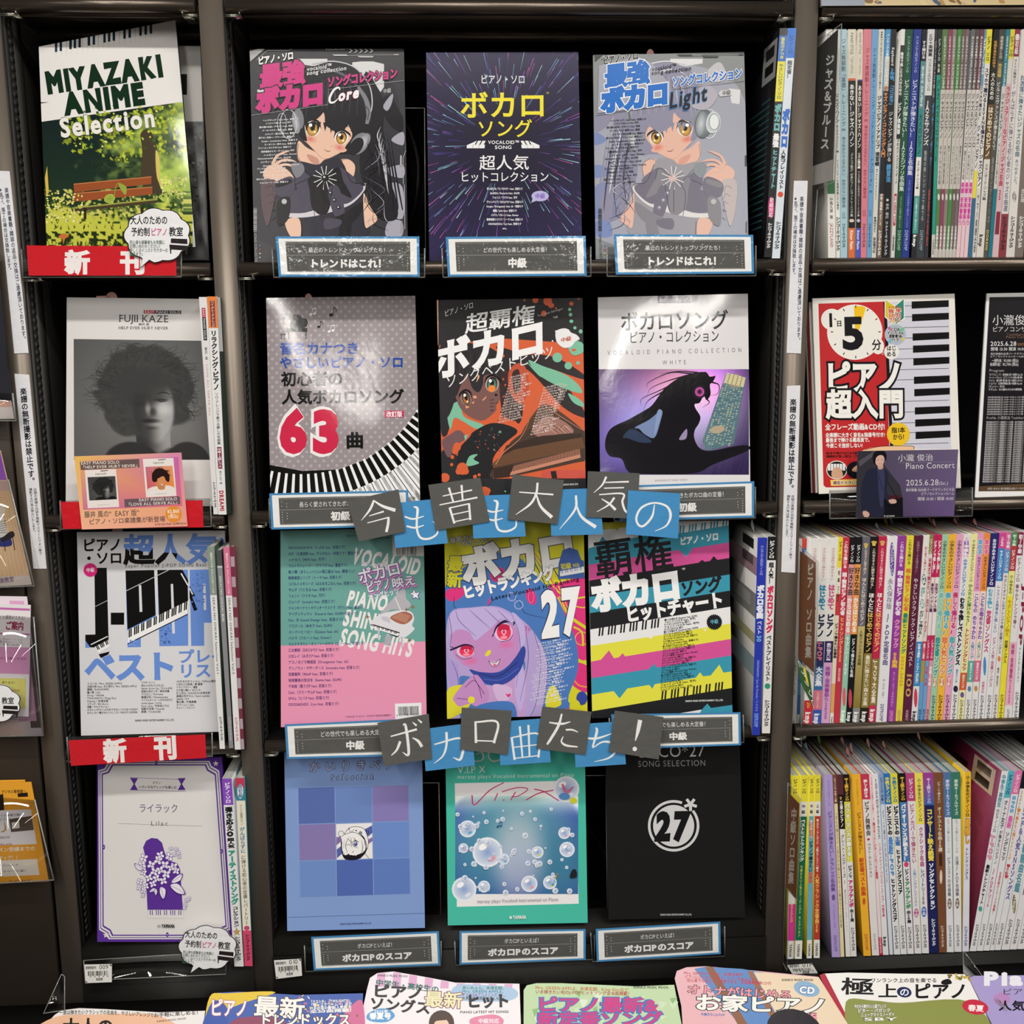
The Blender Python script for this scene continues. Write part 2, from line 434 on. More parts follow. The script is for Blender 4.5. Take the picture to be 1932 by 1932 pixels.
slotted(XA,1); slotted(XB - PW,-1); slotted(XB,1); slotted(XC,-1); slotted(XC + PW,1)
for k,(x0, x1) in BAYS.items():
 mb = MB(); mb.box(x0 - 0.002, x1 + 0.002,0.262,0.275, ZB, ZT); mb.build('back_panel', M_BACK, rack)
 zb = {'left': 0.330,'mid': 0.333,'right': 0.250}[k]
 mb = MB(); mb.box(x0, x1,0.002,0.262,0.05, zb); mb.box(x0, x1,-0.003,0.002,0.05, zb - 0.03); mb.build('base_board', M_BLACK, rack)

# ------------------------------------------------------------------ shelves with a round front tube
ZS = {0: 1.845,1: 1.463,2: 1.073,3: 0.684}
where = {0: 'topmost',1: 'upper',2: 'middle',3: 'lower'}
bayname = {'left': 'narrow bay beside the leaflet board','mid': 'wide bay of face-out song books','right': 'bay with the long rows of spines'}
for bk,(x0, x1) in BAYS.items():
 for r, z in ZS.items():
  t = thing('display_shelf',((x0 + x1) / 2,0.13, z - 0.012),'%s black shelf with bronze front tube, in the %s' % (where[r], bayname[bk]),'shelf','bookcase shelves')
  mb = MB(); mb.tube((x0 + 0.006,0.004, z),(x1 - 0.006,0.004, z),0.0105,20); mb.build('front_tube', M_TUBE, t, smooth=False)
  mb = MB(); mb.box(x0 + 0.003, x1 - 0.003,0.012,0.24, z - 0.003, z + 0.002); mb.box(x0 + 0.003, x1 - 0.003,0.236,0.24, z + 0.002, z + 0.02)
  mb.box(x0 + 0.003, x1 - 0.003,0.012,0.016, z - 0.014, z - 0.003)
  if r == 0:
   mb.box(x0 + 0.02, x1 - 0.02,0.10,0.104, z - 0.022, z - 0.003); bk == 'right' or mb.box(x0 + 0.02, x1 - 0.02,0.2,0.204, z - 0.06, z - 0.003)
  mb.build('shelf_board', M_BLACK if r else M_TUBE, t)
  for s, xx in ((1, x0),(-1, x1)):
   mb = MB(); a, b = sorted((xx + s * 0.0035, xx + s * 0.024))
   mb.box(a, b,0.0,0.0015, z - 0.0165, z - 0.0145); mb.box(a, b,0.0,0.045, z - 0.0145, z - 0.0125)
   e = xx + s * 0.024; a, b = sorted((e, e + s * 0.0015)); mb.box(a, b,0.0,0.045, z - 0.0145, z - 0.007)
   mb.build('bracket', M_CHROME, t)

# ------------------------------------------------------------------ leaflet board beyond the first upright
t = thing('leaflet_board',(-0.56,0.0,0.0),'flat dark brown board that carries the leaflet pockets beside the bookcase','board')
mb = MB(); mb.box(-0.85, XA - PW - 0.0075,0.0,0.02,0.0, ZT); mb.build('board', M_BROWN, t)
# ------------------------------------------------------------------ low table in front
TN = np.array([0,-math.sin(math.radians(42)), math.cos(math.radians(42))]); TO = np.array([0,-0.115,0.235])
TD = np.array([0,-math.cos(math.radians(42)),-math.sin(math.radians(42))])
t = thing('magazine_table',(0.45,-0.2,0.0),'black display table with a sloping top under the row of magazines','table')
mb = MB(); mb.box(-0.9,1.9,-0.1,-0.0035,0.2,0.232); mb.build('ledge', M_BLACK, t)
a = TO - TN * 0.012; b = a + TD * 0.42; d = TN * -0.012
mb = MB(); mb.prism([(-0.9, *b[1:]),(1.9, *b[1:]),(1.9, *a[1:]),(-0.9, *a[1:])],[(-0.9, *(b + d)[1:]),(1.9, *(b + d)[1:]),(1.9, *(a + d)[1:]),(-0.9, *(a + d)[1:])])
mb.build('table_top', M_BLACK, t)
mb = MB(); mb.box(-0.9,1.9,-0.4,-0.004,0.0,0.02); mb.box(-0.9,1.9,-0.14,-0.004,0.02,0.2); mb.build('table_base', M_BLACK, t)

# ------------------------------------------------------------------ flat printed things
def face(q, yt, yb, yr=None):
 """plane through a pixel quad TL,TR,BR,BL whose top edge stands at depth yt and bottom edge at yb"""
 TL, BR, BL = on_y(*q[0], yt), on_y(*q[2], yb if yr is None else yr), on_y(*q[3], yb)
 n = np.cross(BR - BL, TL - BL); n /= np.linalg.norm(n)
 return BL, n
def sheet(name, q, o, n, th, art, mat, parent=None, base='fff', back=None):
 """a printed sheet or card: body box of thickness th behind the face, print on the face"""
 mb = MB(); P = on_plane(q, o, n)
 body = [P[3], P[2], P[1], P[0]]
 mb.prism(body,[p - n * th for p in body], back or base); mb.add(np.array(body) + n * 0.00001,[(0,1,2),(0,2,3)], base)
 if art:
  if art.clipq is None: art.clipq = np.array(q, float)
  art.emit(mb, o, n)
 return mb.build(name, mat, parent)
def cx(q): return np.mean(np.array(q), axis=0)
def lerp(a, b, t): return (a[0] + (b[0] - a[0]) * t, a[1] + (b[1] - a[1]) * t)
def uv(q, u, v): return lerp(lerp(q[0], q[1], u), lerp(q[3], q[2], u), v)

def holder(q, y, label, grp='clear card holders'):
 """folded clear acrylic pocket hooked over the shelf tube"""
 P = [on_y(*p, y) for p in q]
 c = np.mean(P, axis=0)
 t = thing('card_holder',(c[0], y, min(p[2] for p in P)), label,'holder', grp)
 body = [P[3], P[2], P[1], P[0]]; n = np.array([0,1.0,0])
 mb = MB(); mb.prism(body,[p + n * 0.0012 for p in body]); mb.build('front_sheet', M_ACR, t)
 mb = MB(); bk = [p + n * 0.006 for p in body]; mb.prism(bk,[p + n * 0.0012 for p in bk]); mb.build('back_sheet', M_ACR, t)
 mb = MB()
 for i, j in ((0,1),(1,2),(3,0)):
  a, b = body[i], body[j]; mb.tube(a + n * 0.003, b + n * 0.003,0.0011,6, ax=(0.3,0.9,0.2))
 mb.build('fold_edge', M_EDGE, t)

# signs on the uprights
def upsign(q, lab, fn):
 a = Art(); fn(a, q)
 o = sheet('paper_sign', q, *face(q,-0.0012,-0.0012),0.0006, a, M_LAM, base='e9e9ee'); tag(o, lab,'sign','paper signs on the uprights')
def s_return(a, q):
 a.vt('楽譜や音楽書籍・雑誌の返品・交換はご遠慮頂いております。', *uv(q,.62,.09), *uv(q,.8,.94),7.4,'222a44',.02)
 a.vt('※乱丁、落丁の場合は交換致します。', *uv(q,.22,.09), *uv(q,.26,.56),7.4,'222a44',.02)
def s_photo(a, q):
 a.vt('楽譜の無断撮影は禁止です。', *uv(q,.5,.07), *uv(q,.5,.57),12.5,'26262e',.03)
 a.vt('店頭の楽譜の内容を無断でスマートフォン等で', *uv(q,.68,.585), *uv(q,.64,.93),6.2,'26262e',.015)
 a.vt('撮影する行為は禁止いたします。', *uv(q,.36,.585), *uv(q,.32,.82),6.2,'26262e',.015)
upsign([(-7,322),(18,323),(54,666),(27,667)],'white returns notice on the upright beside the leaflets, above the photography notice', s_return)
upsign([(27,705),(55,707),(88,1073),(63,1073)],'white no photography notice on the upright beside the leaflets', s_photo)
upsign([(1498,341),(1524,341),(1511,667),(1484,666)],'white returns notice on the upright beside the jazz book row', s_return)
upsign([(1485,728),(1510,727),(1500,1081),(1474,1079)],'white no photography notice on the upright beside the red beginner piano book', s_photo)

# blue-edged category cards
def popcard(q, sub, main, lab, y=-0.012, so=(.27,.79), mo=(.27,.79), hold=None, mh=17, sh_=13):
 a = Art(); i = lambda u, v: uv(q, u, v)
 a.quad([i(.018,.055), i(.982,.055), i(.982,.945), i(.018,.945)],'f2f2f0')
 a.quad([i(.065,.13), i(.935,.13), i(.935,.88), i(.065,.88)],'5b5b58')
 for v in (.155,.46,.855):
  for k in range(70):
   u = .07 + .86 * k / 70; p, p2 = i(u, v), i(u + .006, v + .012); a.rect(p[0], p[1], p2[0], p2[1],'c8c8c4', keep=True)
 for u, vs in ((.085,(.24,.36,.53,.6,.67,.74,.8)),(.12,(.3,.38,.56,.64,.71))):
  for v in vs:
   for uu in (u,1 - u): a.ell(*i(uu, v),.7,.9,'ddd', n=6, keep=True)
 a.layer += 1
 p, p2 = i(so[0],.39), i(so[1],.39); a.text(sub, *p, *p2, sh_,'e8e8e6',.004)
 p, p2 = i(mo[0],.76), i(mo[1],.76); a.text(main, *p, *p2, mh,'f4f4f2',.045)
 o = sheet('category_card', q, *face(q, y, y),0.0008, a, M_LAM, base='4b8fc4'); tag(o, lab,'card','blue-edged category cards')
 if hold: holder(hold, y + 0.003,'clear acrylic holder behind the ' + lab)
T1, T2, T3 = '最近のトレンドトップソングたち！','どの世代でも楽しめる大定番！','長らく愛されてきたボカロ曲の定番！'
popcard([(520,446),(791,446),(792,522),(526,522)], T1,'トレンドはこれ！','blue-edged trend card under the black-haired girl cover', so=(.22,.78), mo=(.22,.77), hold=[(513,470),(801,468),(801,523),(516,523)], sh_=10.5, mh=18)
popcard([(841,447),(1105,445),(1107,520),(845,522)], T2,'中級','blue-edged middle grade card under the star burst cover', so=(.26,.74), mo=(.435,.57), hold=[(834,468),(1115,465),(1115,521),(836,523)], sh_=10.5, mh=19)
popcard([(1158,442),(1421,443),(1423,516),(1162,518)], T1,'トレンドはこれ！','blue-edged trend card under the silver-haired girl cover', so=(.22,.78), mo=(.22,.77), hold=[(1146,466),(1427,463),(1427,520),(1146,521)], sh_=10.5, mh=18)
popcard([(508,931),(770,925),(772,993),(512,999)], T3,'初級','blue-edged beginner card under the dotted grey cover', so=(.21,.79), mo=(.435,.575), hold=[(507,941),(782,938),(782,993),(509,996)], sh_=11, mh=17)
popcard([(1160,917),(1423,908),(1423,976),(1170,983)], T3,'初級','blue-edged beginner card under the cat-eared silhouette cover', so=(.21,.8), mo=(.44,.575), hold=[(1156,925),(1426,919),(1426,978),(1160,984)], sh_=11, mh=17)
popcard([(537,1367),(800,1355),(802,1425),(541,1432)], T2,'中級','blue-edged middle grade card under the green and pink song list cover', so=(.25,.75), mo=(.43,.565), sh_=11.5, mh=17)
popcard([(1153,1348),(1397,1344),(1398,1406),(1157,1414)], T2,'中級','blue-edged middle grade card under the striped yellow and pink cover', so=(.24,.75), mo=(.44,.58), hold=[(1150,1356),(1403,1350),(1404,1402),(1153,1412)], sh_=10.5, mh=15)
popcard([(587,1768),(828,1757),(831,1821),(592,1831)],'ボカロPといえば！','ボカロPのスコア','blue-edged score card under the pale blue cover', so=(.355,.65), mo=(.23,.78), hold=[(574,1786),(832,1777),(832,1824),(576,1835)], sh_=10, mh=15)
popcard([(867,1757),(1105,1753),(1105,1811),(867,1820)],'ボカロPといえば！','ボカロPのスコア','blue-edged score card under the turquoise cover', so=(.355,.65), mo=(.225,.785), hold=[(858,1778),(1122,1766),(1122,1812),(860,1823)], sh_=10, mh=15)
popcard([(1124,1753),(1359,1739),(1360,1800),(1126,1815)],'ボカロPといえば！','ボカロPのスコア','blue-edged score card under the plain black cover', so=(.355,.65), mo=(.225,.785), hold=[(1115,1762),(1368,1750),(1368,1806),(1118,1816)], sh_=10, mh=15)

# red new-arrival cards
def redcard(q, lab, hold, txt=True):
 a = Art()
 if txt:
  a.text('新', *uv(q,.245,.86), *uv(q,.415,.86),46 if q[2][1] > 1000 else 46,'f6f0ee',.05)
  a.text('刊', *uv(q,.62,.86), *uv(q,.79,.86),46,'f6f0ee',.05)
 o = sheet('new_arrival_card', q, *face(q,-0.013,-0.013),0.0008, a, M_LAM, base='d0202c'); tag(o, lab,'card','red new arrival cards')
 holder(hold,-0.010,'clear acrylic holder behind the ' + lab)
redcard([(50,463),(332,465),(333,520),(54,520)],'red new arrival card under the park bench cover',[(39,470),(341,468),(341,522),(42,523)])
redcard([(114,947),(382,944),(384,995),(119,998)],'plain red card behind the pink portrait promotion card',[(112,945),(396,941),(398,994),(114,999)], False)
redcard([(129,1397),(387,1386),(389,1430),(134,1445)],'red new arrival card under the blue and white pop cover',[(125,1392),(399,1384),(400,1428),(129,1440)])

# tiles of the hung banner: brush-like letters drawn stroke by stroke, in a 100 x 100 cell
GL = {
 '今': [([(50,8),(36,30),(12,52)],[5,5,1]),([(49,8),(66,28),(92,46)],[3,6,8]),([(32,45),(66,42)],[2,4]),([(24,62),(74,60)],[2,3]),([(74,59),(70,76),(62,96)],[5,6,6])],
 'も': [([(42,8),(50,14),(46,40),(44,66),(50,86),(68,90),(86,80),(88,62),(80,48)],[3,6,5,5,5,5,4,3,1]),([(20,30),(38,38),(62,34)],[4,4,2]),([(22,54),(40,60),(60,56)],[4,4,2])],
 '昔': [([(20,26),(84,22)],[2.5,3.5]),([(36,8),(40,44)],[5,4]),([(64,6),(60,44)],[5,4]),([(10,46),(92,42)],[2.5,4]),([(30,56),(34,96)],[5,5]),([(30,57),(72,54)],[3,3]),([(72,53),(68,94)],[5,5]),([(33,74),(68,72)],[2.5,2.5]),([(34,92),(68,90)],[2.5,2.5])],
 '大': [([(12,36),(88,33)],[2.5,4]),([(50,8),(50,34),(40,62),(10,92)],[5,5,5,1]),([(50,36),(64,66),(92,90)],[3,6,8])],
 '人': [([(52,10),(48,44),(12,90)],[5,5,1]),([(50,28),(62,62),(92,88)],[3,6,8])],
 '気': [([(34,6),(26,26),(8,46)],[5,4,1]),([(32,20),(84,16)],[2.5,4]),([(30,34),(74,31)],[2.5,3]),([(20,50),(72,46),(72,66),(80,88),(92,92),(94,76)],[2.5,4,5,5,4,1]),([(54,56),(42,74),(16,92)],[5,4,1]),([(26,60),(44,72),(58,86)],[2,5,6])],
 'の': [([(52,26),(48,56),(32,80),(20,80),(14,62),(24,36),(50,22),(78,28),(88,50),(80,76),(56,92)],[2,5,5,5,5,5,4,5,6,4,1])],
 'ボ': [([(18,34),(78,27)],[3,5]),([(48,10),(54,16),(54,84),(40,78)],[3,6,6,1]),([(38,50),(28,70),(14,82)],[6,5,2]),([(66,46),(78,56),(86,72)],[2,6,7]),([(70,8),(78,18)],[2,5]),([(82,3),(90,13)],[2,5])],
 'カ': [([(18,38),(82,32),(76,84),(58,78)],[3,5,6,1]),([(48,10),(46,42),(36,70),(14,88)],[6,5,4,1])],
 'ロ': [([(26,28),(30,84)],[5,6]),([(26,30),(76,26),(72,80)],[4,5,6]),([(30,78),(72,75)],[3,3])],
 '曲': [([(22,36),(26,94)],[5,5]),([(22,37),(84,33),(80,92)],[3,4,5]),([(42,10),(44,88)],[5,4]),([(62,8),(60,88)],[5,4]),([(24,62),(82,59)],[2.5,2.5]),([(26,90),(80,87)],[2.5,2.5])],
 'た': [([(40,8),(36,40),(22,78),(16,92)],[4,6,6,4]),([(14,34),(42,34),(62,26)],[3,5,2]),([(54,48),(68,46),(82,50)],[4,4,2]),([(50,66),(48,80),(60,88),(86,88)],[2,4,5,3])],
 'ち': [([(14,30),(44,34),(80,24)],[4,5,2]),([(44,6),(46,16),(34,56)],[3,6,4]),([(34,58),(58,44),(82,50),(86,68),(70,86),(36,94)],[2,4,6,6,4,1])],
 '！': [([(54,10),(52,40),(49,66)],[10,8,2])],
}
def tile(ch, q, y, lab, skew=0):
 a = Art(); P = lambda u, v: uv(q, u, v)
 for pts, wd in GL[ch]:
  a.stroke([P(.06 + .88 * x / 100,.05 + .9 * yy / 100) for x, yy in pts], wd if not isinstance(wd, list) else [max(.9, w_ * .82) for w_ in wd],'f7f7f5', k=6)
 if ch == '！': a.ell(*P(.5,.84),4.2,4.2,'f7f7f5', keep=True)
 g = lab.startswith('grey')
 o = sheet('banner_tile', q, *face(q, y, y),0.0006, a, M_LAM, base='5e5e5b' if g else '4a94cc'); tag(o, lab,'sign','letter tiles of the hung banner')
up = 'of the upper banner row'; lo = 'of the lower banner row'
tile('も',[(738,950),(834,940),(845,1025),(746,1034)],-0.030,'blue letter tile between the first two grey tiles ' + up)
tile('も',[(890,936),(985,932),(992,1012),(893,1016)],-0.030,'blue letter tile below the piano on the orange cover, ' + up)
tile('人',[(1038,924),(1131,921),(1138,1008),(1040,1011)],-0.030,'blue tile lettered with the character for person, ' + up)
tile('の',[(1185,925),(1284,931),(1279,1016),(1181,1008)],-0.0345,'blue closing tile at the end nearest the returns notice ' + up)
tile('今',[(655,946),(752,923),(765,1003),(677,1022)],-0.0335,'grey opening tile overlapping the beginner card ' + up)
tile('昔',[(808,915),(906,901),(924,984),(822,1001)],-0.0325,'grey tile with the character for past, ' + up)
tile('大',[(967,895),(1064,906),(1052,989),(958,980)],-0.0330,'grey tile with the character for big, ' + up)
tile('気',[(1109,889),(1207,893),(1202,978),(1106,976)],-0.0325,'grey tile below the silhouette cover, ' + up)
tile('カ',[(797,1376),(889,1364),(896,1444),(803,1455)],-0.030,'blue tile next to the grey opening tile ' + lo)
tile('曲',[(940,1362),(1033,1355),(1039,1438),(944,1444)],-0.030,'blue tile with the character for tune, ' + lo)
tile('ち',[(1082,1367),(1175,1361),(1181,1442),(1086,1448)],-0.030,'blue tile beside the exclamation mark ' + lo)
tile('ボ',[(712,1364),(809,1347),(815,1432),(724,1445)],-0.0325,'grey opening tile overlapping the middle grade card ' + lo)
tile('ロ',[(871,1335),(966,1341),(958,1424),(868,1414)],-0.0325,'grey tile with a square character, ' + lo)
tile('た',[(1023,1333),(1116,1343),(1105,1424),(1012,1412)],-0.0325,'grey tile between two blue tiles under the pink-eyed girl cover, ' + lo)
tile('！',[(1160,1341),(1252,1353),(1243,1433),(1149,1418)],-0.0345,'grey tile with the exclamation mark ending ' + lo[3:])

# cloud-shaped cards
def cloud(cxp, cyp, sx, sy, y, lab, rot=0, part=False):
 c, s_ = math.cos(math.radians(rot)), math.sin(math.radians(rot))
 def P(u, v): return (cxp + sx * (u * c - v * s_), cyp + sy * (u * s_ + v * c))
 out = []
 for k in range(120):
  th = 2 * math.pi * k / 120; r = 0.93 + 0.085 * abs(math.sin(4.5 * th)); out.append(P(r * math.cos(th), r * .9 * math.sin(th)))
 i = 33; out[i:i + 8] = [P(-.25,.82), P(-.52,1.08), P(-.45,.78)]
 a = Art(); mb = MB(); o_, n = face([(cxp - sx, cyp - sy),(cxp + sx, cyp - sy),(cxp + sx, cyp + sy),(cxp - sx, cyp + sy)], y, y)
 a.poly(out,'1c1c20'); a.poly([(cxp + (x - cxp) * .965, cyp + (yy - cyp) * .965) for x, yy in out],'f1f1f3')
 def tx(t, u0, v0, u1, v1, h, col, wt): a.text(t, *P(u0, v0), *P(u1, v1), h, col, wt)
 tx('大人のための',-.8,-.38,.3,-.38, sy * .30,'1a1a1e',.022)
 tx('予約制',-.78,.0,-.22,.0, sy * .30,'1a1a1e',.022); tx('ピアノ',-.2,.0,.3,.0, sy * .28,'c84a86',.022); tx('教室',.34,.0,.76,.0, sy * .32,'1a1a1e',.022)
 for k, t in enumerate(('初心者も経験者もお気軽に','お問い合わせください！','詳しくはインストラクターの','諏訪まで♪')):
  tx(t,-.82,.28 + .13 * k,-.82 + .087 * len(t),.28 + .13 * k, sy * .14,'3d5a48',.02)
 a.quad([P(.4,.1), P(.88,.12), P(.9,.5), P(.38,.46)],'2a2326'); a.quad([P(.37,.25), P(.9,.29), P(.9,.34), P(.37,.30)],'f0f0f0')
 a.quad([P(.35,.3), P(.41,.3), P(.41,.6), P(.38,.6)],'2a2326'); a.quad([P(.82,.4), P(.88,.4), P(.88,.62), P(.83,.62)],'2a2326')
 V = on_plane(out, o_, n); nn = len(V); T = tessellate_polygon([[Vector((*p,0)) for p in out]])
 mb.add(V - n * .0008,[t[::-1] for t in T],'f1f1f3')
 side = [t for k in range(nn) for t in ((k,(k + 1) % nn, nn + k),((k + 1) % nn, nn + (k + 1) % nn, nn + k))]
 mb.add(np.vstack([V, V - n * .0008]), side,'e0e0e0'); a.emit(mb, o_, n)
 o = mb.build('cloud_card', M_LAM); tag(o, lab,'card','cloud-shaped lesson cards')
cloud(297,444,64,58,-0.0165,'white cloud-shaped piano lesson card overlapping the park bench cover')
cloud(392,1788,56,47,-0.02,'white cloud-shaped piano lesson card overlapping the lilac cover',4)
cloud(-16,1327,56,42,-0.045,'white cloud-shaped piano lesson card on the pink studio leaflets')

# shelf number labels
def barcode(a, q, u0, v0, u1, v1, n=26, seed=1, col='151515'):
 rr = random.Random(seed); u = u0
 while u < u1:
  w_ = (u1 - u0) / n * rr.choice((.5,.5,1,1.4)); a.quad([uv(q, u, v0), uv(q, min(u + w_, u1), v0), uv(q, min(u + w_, u1), v1), uv(q, u, v1)], col, keep=True); u += w_ + (u1 - u0) / n * rr.choice((.5,.8,1.2))
 a.layer += 1
def numlabel(q, num, lab, y):
 a = Art(); a.text('棚管理番号：', *uv(q,.04,.24), *uv(q,.5,.24),6,'333',.02); a.text(num, *uv(q,.54,.27), *uv(q,.88,.27),12,'222',.0)
 barcode(a, q,.12,.36,.86,.62,30, int(num)); a.text('泉認様', *uv(q,.4,.88), *uv(q,.66,.88),6,'333',.02)
 a.poly([uv(q,.9,.02), uv(q,.99,.02), uv(q,.99,.14)],'222'); a.poly([uv(q,.02,.85), uv(q,.09,.97), uv(q,.02,.97)],'222')
 for k in range(5): p = uv(q,.18 + .16 * k,.7); a.text('0' if k != 3 else '4', p[0], p[1], p[0] + 3, p[1],4,'333',.02)
 o = sheet('number_label', q, *face(q, y, y),0.0004, a, M_PAPER, base='ecebe6'); tag(o, lab,'label','barcode shelf labels')
numlabel([(159,1820),(211,1819),(211,1853),(161,1855)],'009','white barcode label numbered 009 in front of the lilac book',-0.019)
numlabel([(517,1812),(568,1809),(570,1841),(521,1847)],'010','white barcode label numbered 010 below the pale blue book',-0.008)
numlabel([(1485,1821),(1532,1818),(1545,1839),(1496,1840)],'011','white barcode label numbered 011 below the lowest row of spines',-0.008)

# ------------------------------------------------------------------ face-out books
def solid(P, n, th, inset=0.0):
 return [p - n * th for p in P]
def frontbook(q, yt, yb, th, art, mat, label, base='ddd', spine='ccc', slip=None, name='song_book', group='face-out song books', yr=None, curl=0.0):
 o_, n = face(q, yt, yb, yr); P = on_plane(q, o_, n)
 TL, TR, BR, BL = P; c = (BL + BR) / 2
 t = thing(name, tuple(c), label,'book', group)
 xd = (BR - BL) / np.linalg.norm(BR - BL); zd = (TL - BL) / np.linalg.norm(TL - BL)
 body = [BL, BR, TR, TL]; mb = MB()
 mb.prism(body,[p - n * 0.0005 for p in body], base)
 mb.prism([p - n * (th - 0.0005) for p in body],[p - n * th for p in body], spine)
 mb.prism([BL, BL + xd * 0.0006, TL + xd * 0.0006, TL],[BL - n * th, BL + xd * 0.0006 - n * th, TL + xd * 0.0006 - n * th, TL - n * th], spine)
 mb.add(np.array(body) + n * 0.00001,[(0,1,2),(0,2,3)], base)
 if art:
  if art.clipq is None: art.clipq = np.array(q, float)
  art.emit(mb, o_, n)
 mb.build('cover', mat, t)
 mb = MB(); i = [BL + xd * .001 + zd * .001, BR - xd * .0015 + zd * .001, TR - xd * .0015 - zd * .0012, TL + xd * .001 - zd * .0012]
 mb.prism([p - n * 0.0006 for p in i],[p - n * (th - 0.0006) for p in i]); mb.build('page_block', M_PAGES, t)
 for sx, sw, sh_, col, kind in (slip or []):
  m = TL + (TR - TL) * sx - n * th * .5; mb = MB(); k = 10
  if kind == 'r': pts = [m + xd * sw * math.cos(a) + zd * (sh_ * math.sin(a)) for a in np.linspace(0, math.pi, k)] + [m - xd * sw - zd * .03, m + xd * sw - zd * .03]
  else: pts = [m + xd * sw, m + xd * sw * .9 + zd * sh_, m - xd * sw + zd * sh_ * .8, m - xd * sw, m - xd * sw - zd * .03, m + xd * sw - zd * .03]
  V = np.array(pts); kk = len(V); T = [(0, j, j + 1) for j in range(1, kk - 1)]
  mb.add(V, T, col); mb.add(V - n * .0002,[(a, c_, b) for a, b, c_ in T], col); mb.build('order_slip', M_PAPER, t)
 return t
def keys(a, q, n, wh='f4f4f4', bl='141414', frac=.6, pat=(1,1,0,1,1,1,0), bw=.6, line=None, start=0, white=True):
 """a piano keyboard strip in the quad q (TL,TR,BR,BL)"""
 if white: a.quad(q, wh)
 for i in range(n):
  u = (i + 1) / n
  if line and i < n - 1: a.quad([uv(q, u - .02 / n * 2,0), uv(q, u + .02 / n * 2,0), uv(q, u + .02 / n * 2,1), uv(q, u - .02 / n * 2,1)], line, keep=True)
 a.layer += 1
 for i in range(n - 1):
  if pat[(i + start) % 7]:
   u = (i + 1) / n; d = bw / 2 / n; a.quad([uv(q, u - d,0), uv(q, u + d,0), uv(q, u + d, frac), uv(q, u - d, frac)], bl, keep=True)
 a.layer += 1
def eye(a, x, y, rx, ry, iris, iris2, rot=0, lash='1a1418', white='f4efe8', side=1):
 a.ell(x, y, rx * 1.12, ry * 1.02, white, rot); a.ell(x, y, rx * .88, ry,'2b2320', rot); a.ell(x, y + ry * .12, rx * .78, ry * .84, iris2, rot, col2=iris)
 a.ell(x, y - ry * .1, rx * .34, ry * .42,'201510', rot); a.ell(x - rx * .3, y - ry * .45, rx * .26, ry * .22,'ffffff'); a.ell(x + rx * .3, y + ry * .45, rx * .16, ry * .14,'fff6e0')
 s_ = side; a.stroke([(x - s_ * rx * 1.25, y + ry * .05),(x - s_ * rx * .85, y - ry * .85),(x + s_ * rx * .2, y - ry * 1.16),(x + s_ * rx * 1.25, y - ry * .6),(x + s_ * rx * 1.55, y - ry * .1)],[2, ry * .28, ry * .3, ry * .3,1.5], lash)
def blush(a, x, y, rx, ry, c, skin, rot=0): a.ell(x, y, rx, ry, c, rot, col2=skin)
rnd = random.Random(3)

# --- park bench cover (upper shelf, narrow bay)
Q = [(73,88),(331,38),(369,466),(88,466)]
a = Art(Q,(0,0,3.577))
a.quad([(265,315),(1183,137),(1225,688),(280,822)],'eeebe8')
for i, x in enumerate([378,410,475,505,537,600,633,705,736,768,840,875,948,983,1018]):
 y = 315 - (x - 265) * .194; a.rect(x - 8, y - 26, x + 9, y + 58,'1d3344', keep=True)
for i in range(19):
 x = 378 + i * 35.6; y = 315 - (x - 265) * .194; a.poly([(x - 1.5, y - 20),(x + 1.5, y - 20),(x + 1, y + 108)],'5a6268', keep=True)
a.layer += 1
def bench_bg(X, Y):
 rs = np.random.RandomState(5); u = (X - 280) / 960; v = (Y - 700) / 960
 def N(f, seed):
  r2 = np.random.RandomState(seed); g = r2.rand(int(f) + 3, int(f) + 3); xu = np.clip(u,0,1) * f; yv = np.clip(v,0,1) * f; i = xu.astype(int); j = yv.astype(int); fx = xu - i; fy = yv - j
  fx = fx * fx * (3 - 2 * fx); fy = fy * fy * (3 - 2 * fy); return (g[j, i] * (1 - fx) + g[j, i + 1] * fx) * (1 - fy) + (g[j + 1, i] * (1 - fx) + g[j + 1, i + 1] * fx) * fy
 n = .5 * N(7,1) + .3 * N(16,2) + .2 * N(38,3); dark = np.stack([.10 + .06 * v,.15 + .1 * v,.16 + .0 * v],-1)
 lightc = np.array([.72,.78,.36]); mid = np.array([.36,.5,.2]); k = np.clip((u - .5) * 2.2 + (n - .5) * 2.2,0,1)[..., None]
 c = dark * (1 - k) + (lightc * n[..., None] * 1.3 + mid * (1 - n[..., None]) * .9) * k
 leaf = ((N(30,8) * .6 + N(60,9) * .4) > .60) & (v < .42 - .2 * np.abs(u - .6)) & (u > .15); c[leaf] = np.array([.68,.74,.24]) * (.7 + .5 * N(50,4)[leaf])[:, None]
 gl = np.clip((v - .70) * 14 + (n - .5) * 3,0,1)[..., None] * (v > .6)[..., None]; g2 = np.stack([.72 + .1 * n,.74 + .08 * n,.30 - .0 * n],-1); c = c * (1 - gl) + g2 * gl
 tuft = (v > .60) & (v < .80) & (N(70,12) > .66); c[tuft] = [.80,.80,.42]; dk = (v > .62) & (v < .84) & (N(55,14) < .30); c[dk] = [.16,.26,.12]
 b = (v > .9) & (N(50,15) > .5); c[b] = [.14,.2,.1]
 return c
a.grid(bench_bg,275,690,1300,1670,7.5)
a.quad([(265,700),(1240,560),(1225,688),(280,822)],'eeebe8')
a.poly([(950,900),(1010,880),(1060,1000),(1075,1240),(1110,1300),(1060,1310),(985,1300),(950,1190),(960,1030)],'4a4030', True); a.poly([(1050,1020),(1075,1060),(1080,1200),(1105,1270),(1060,1200)],'d8c468', True)
a.poly([(318,1120),(330,1300),(312,1320),(303,1200)],'d8b850')
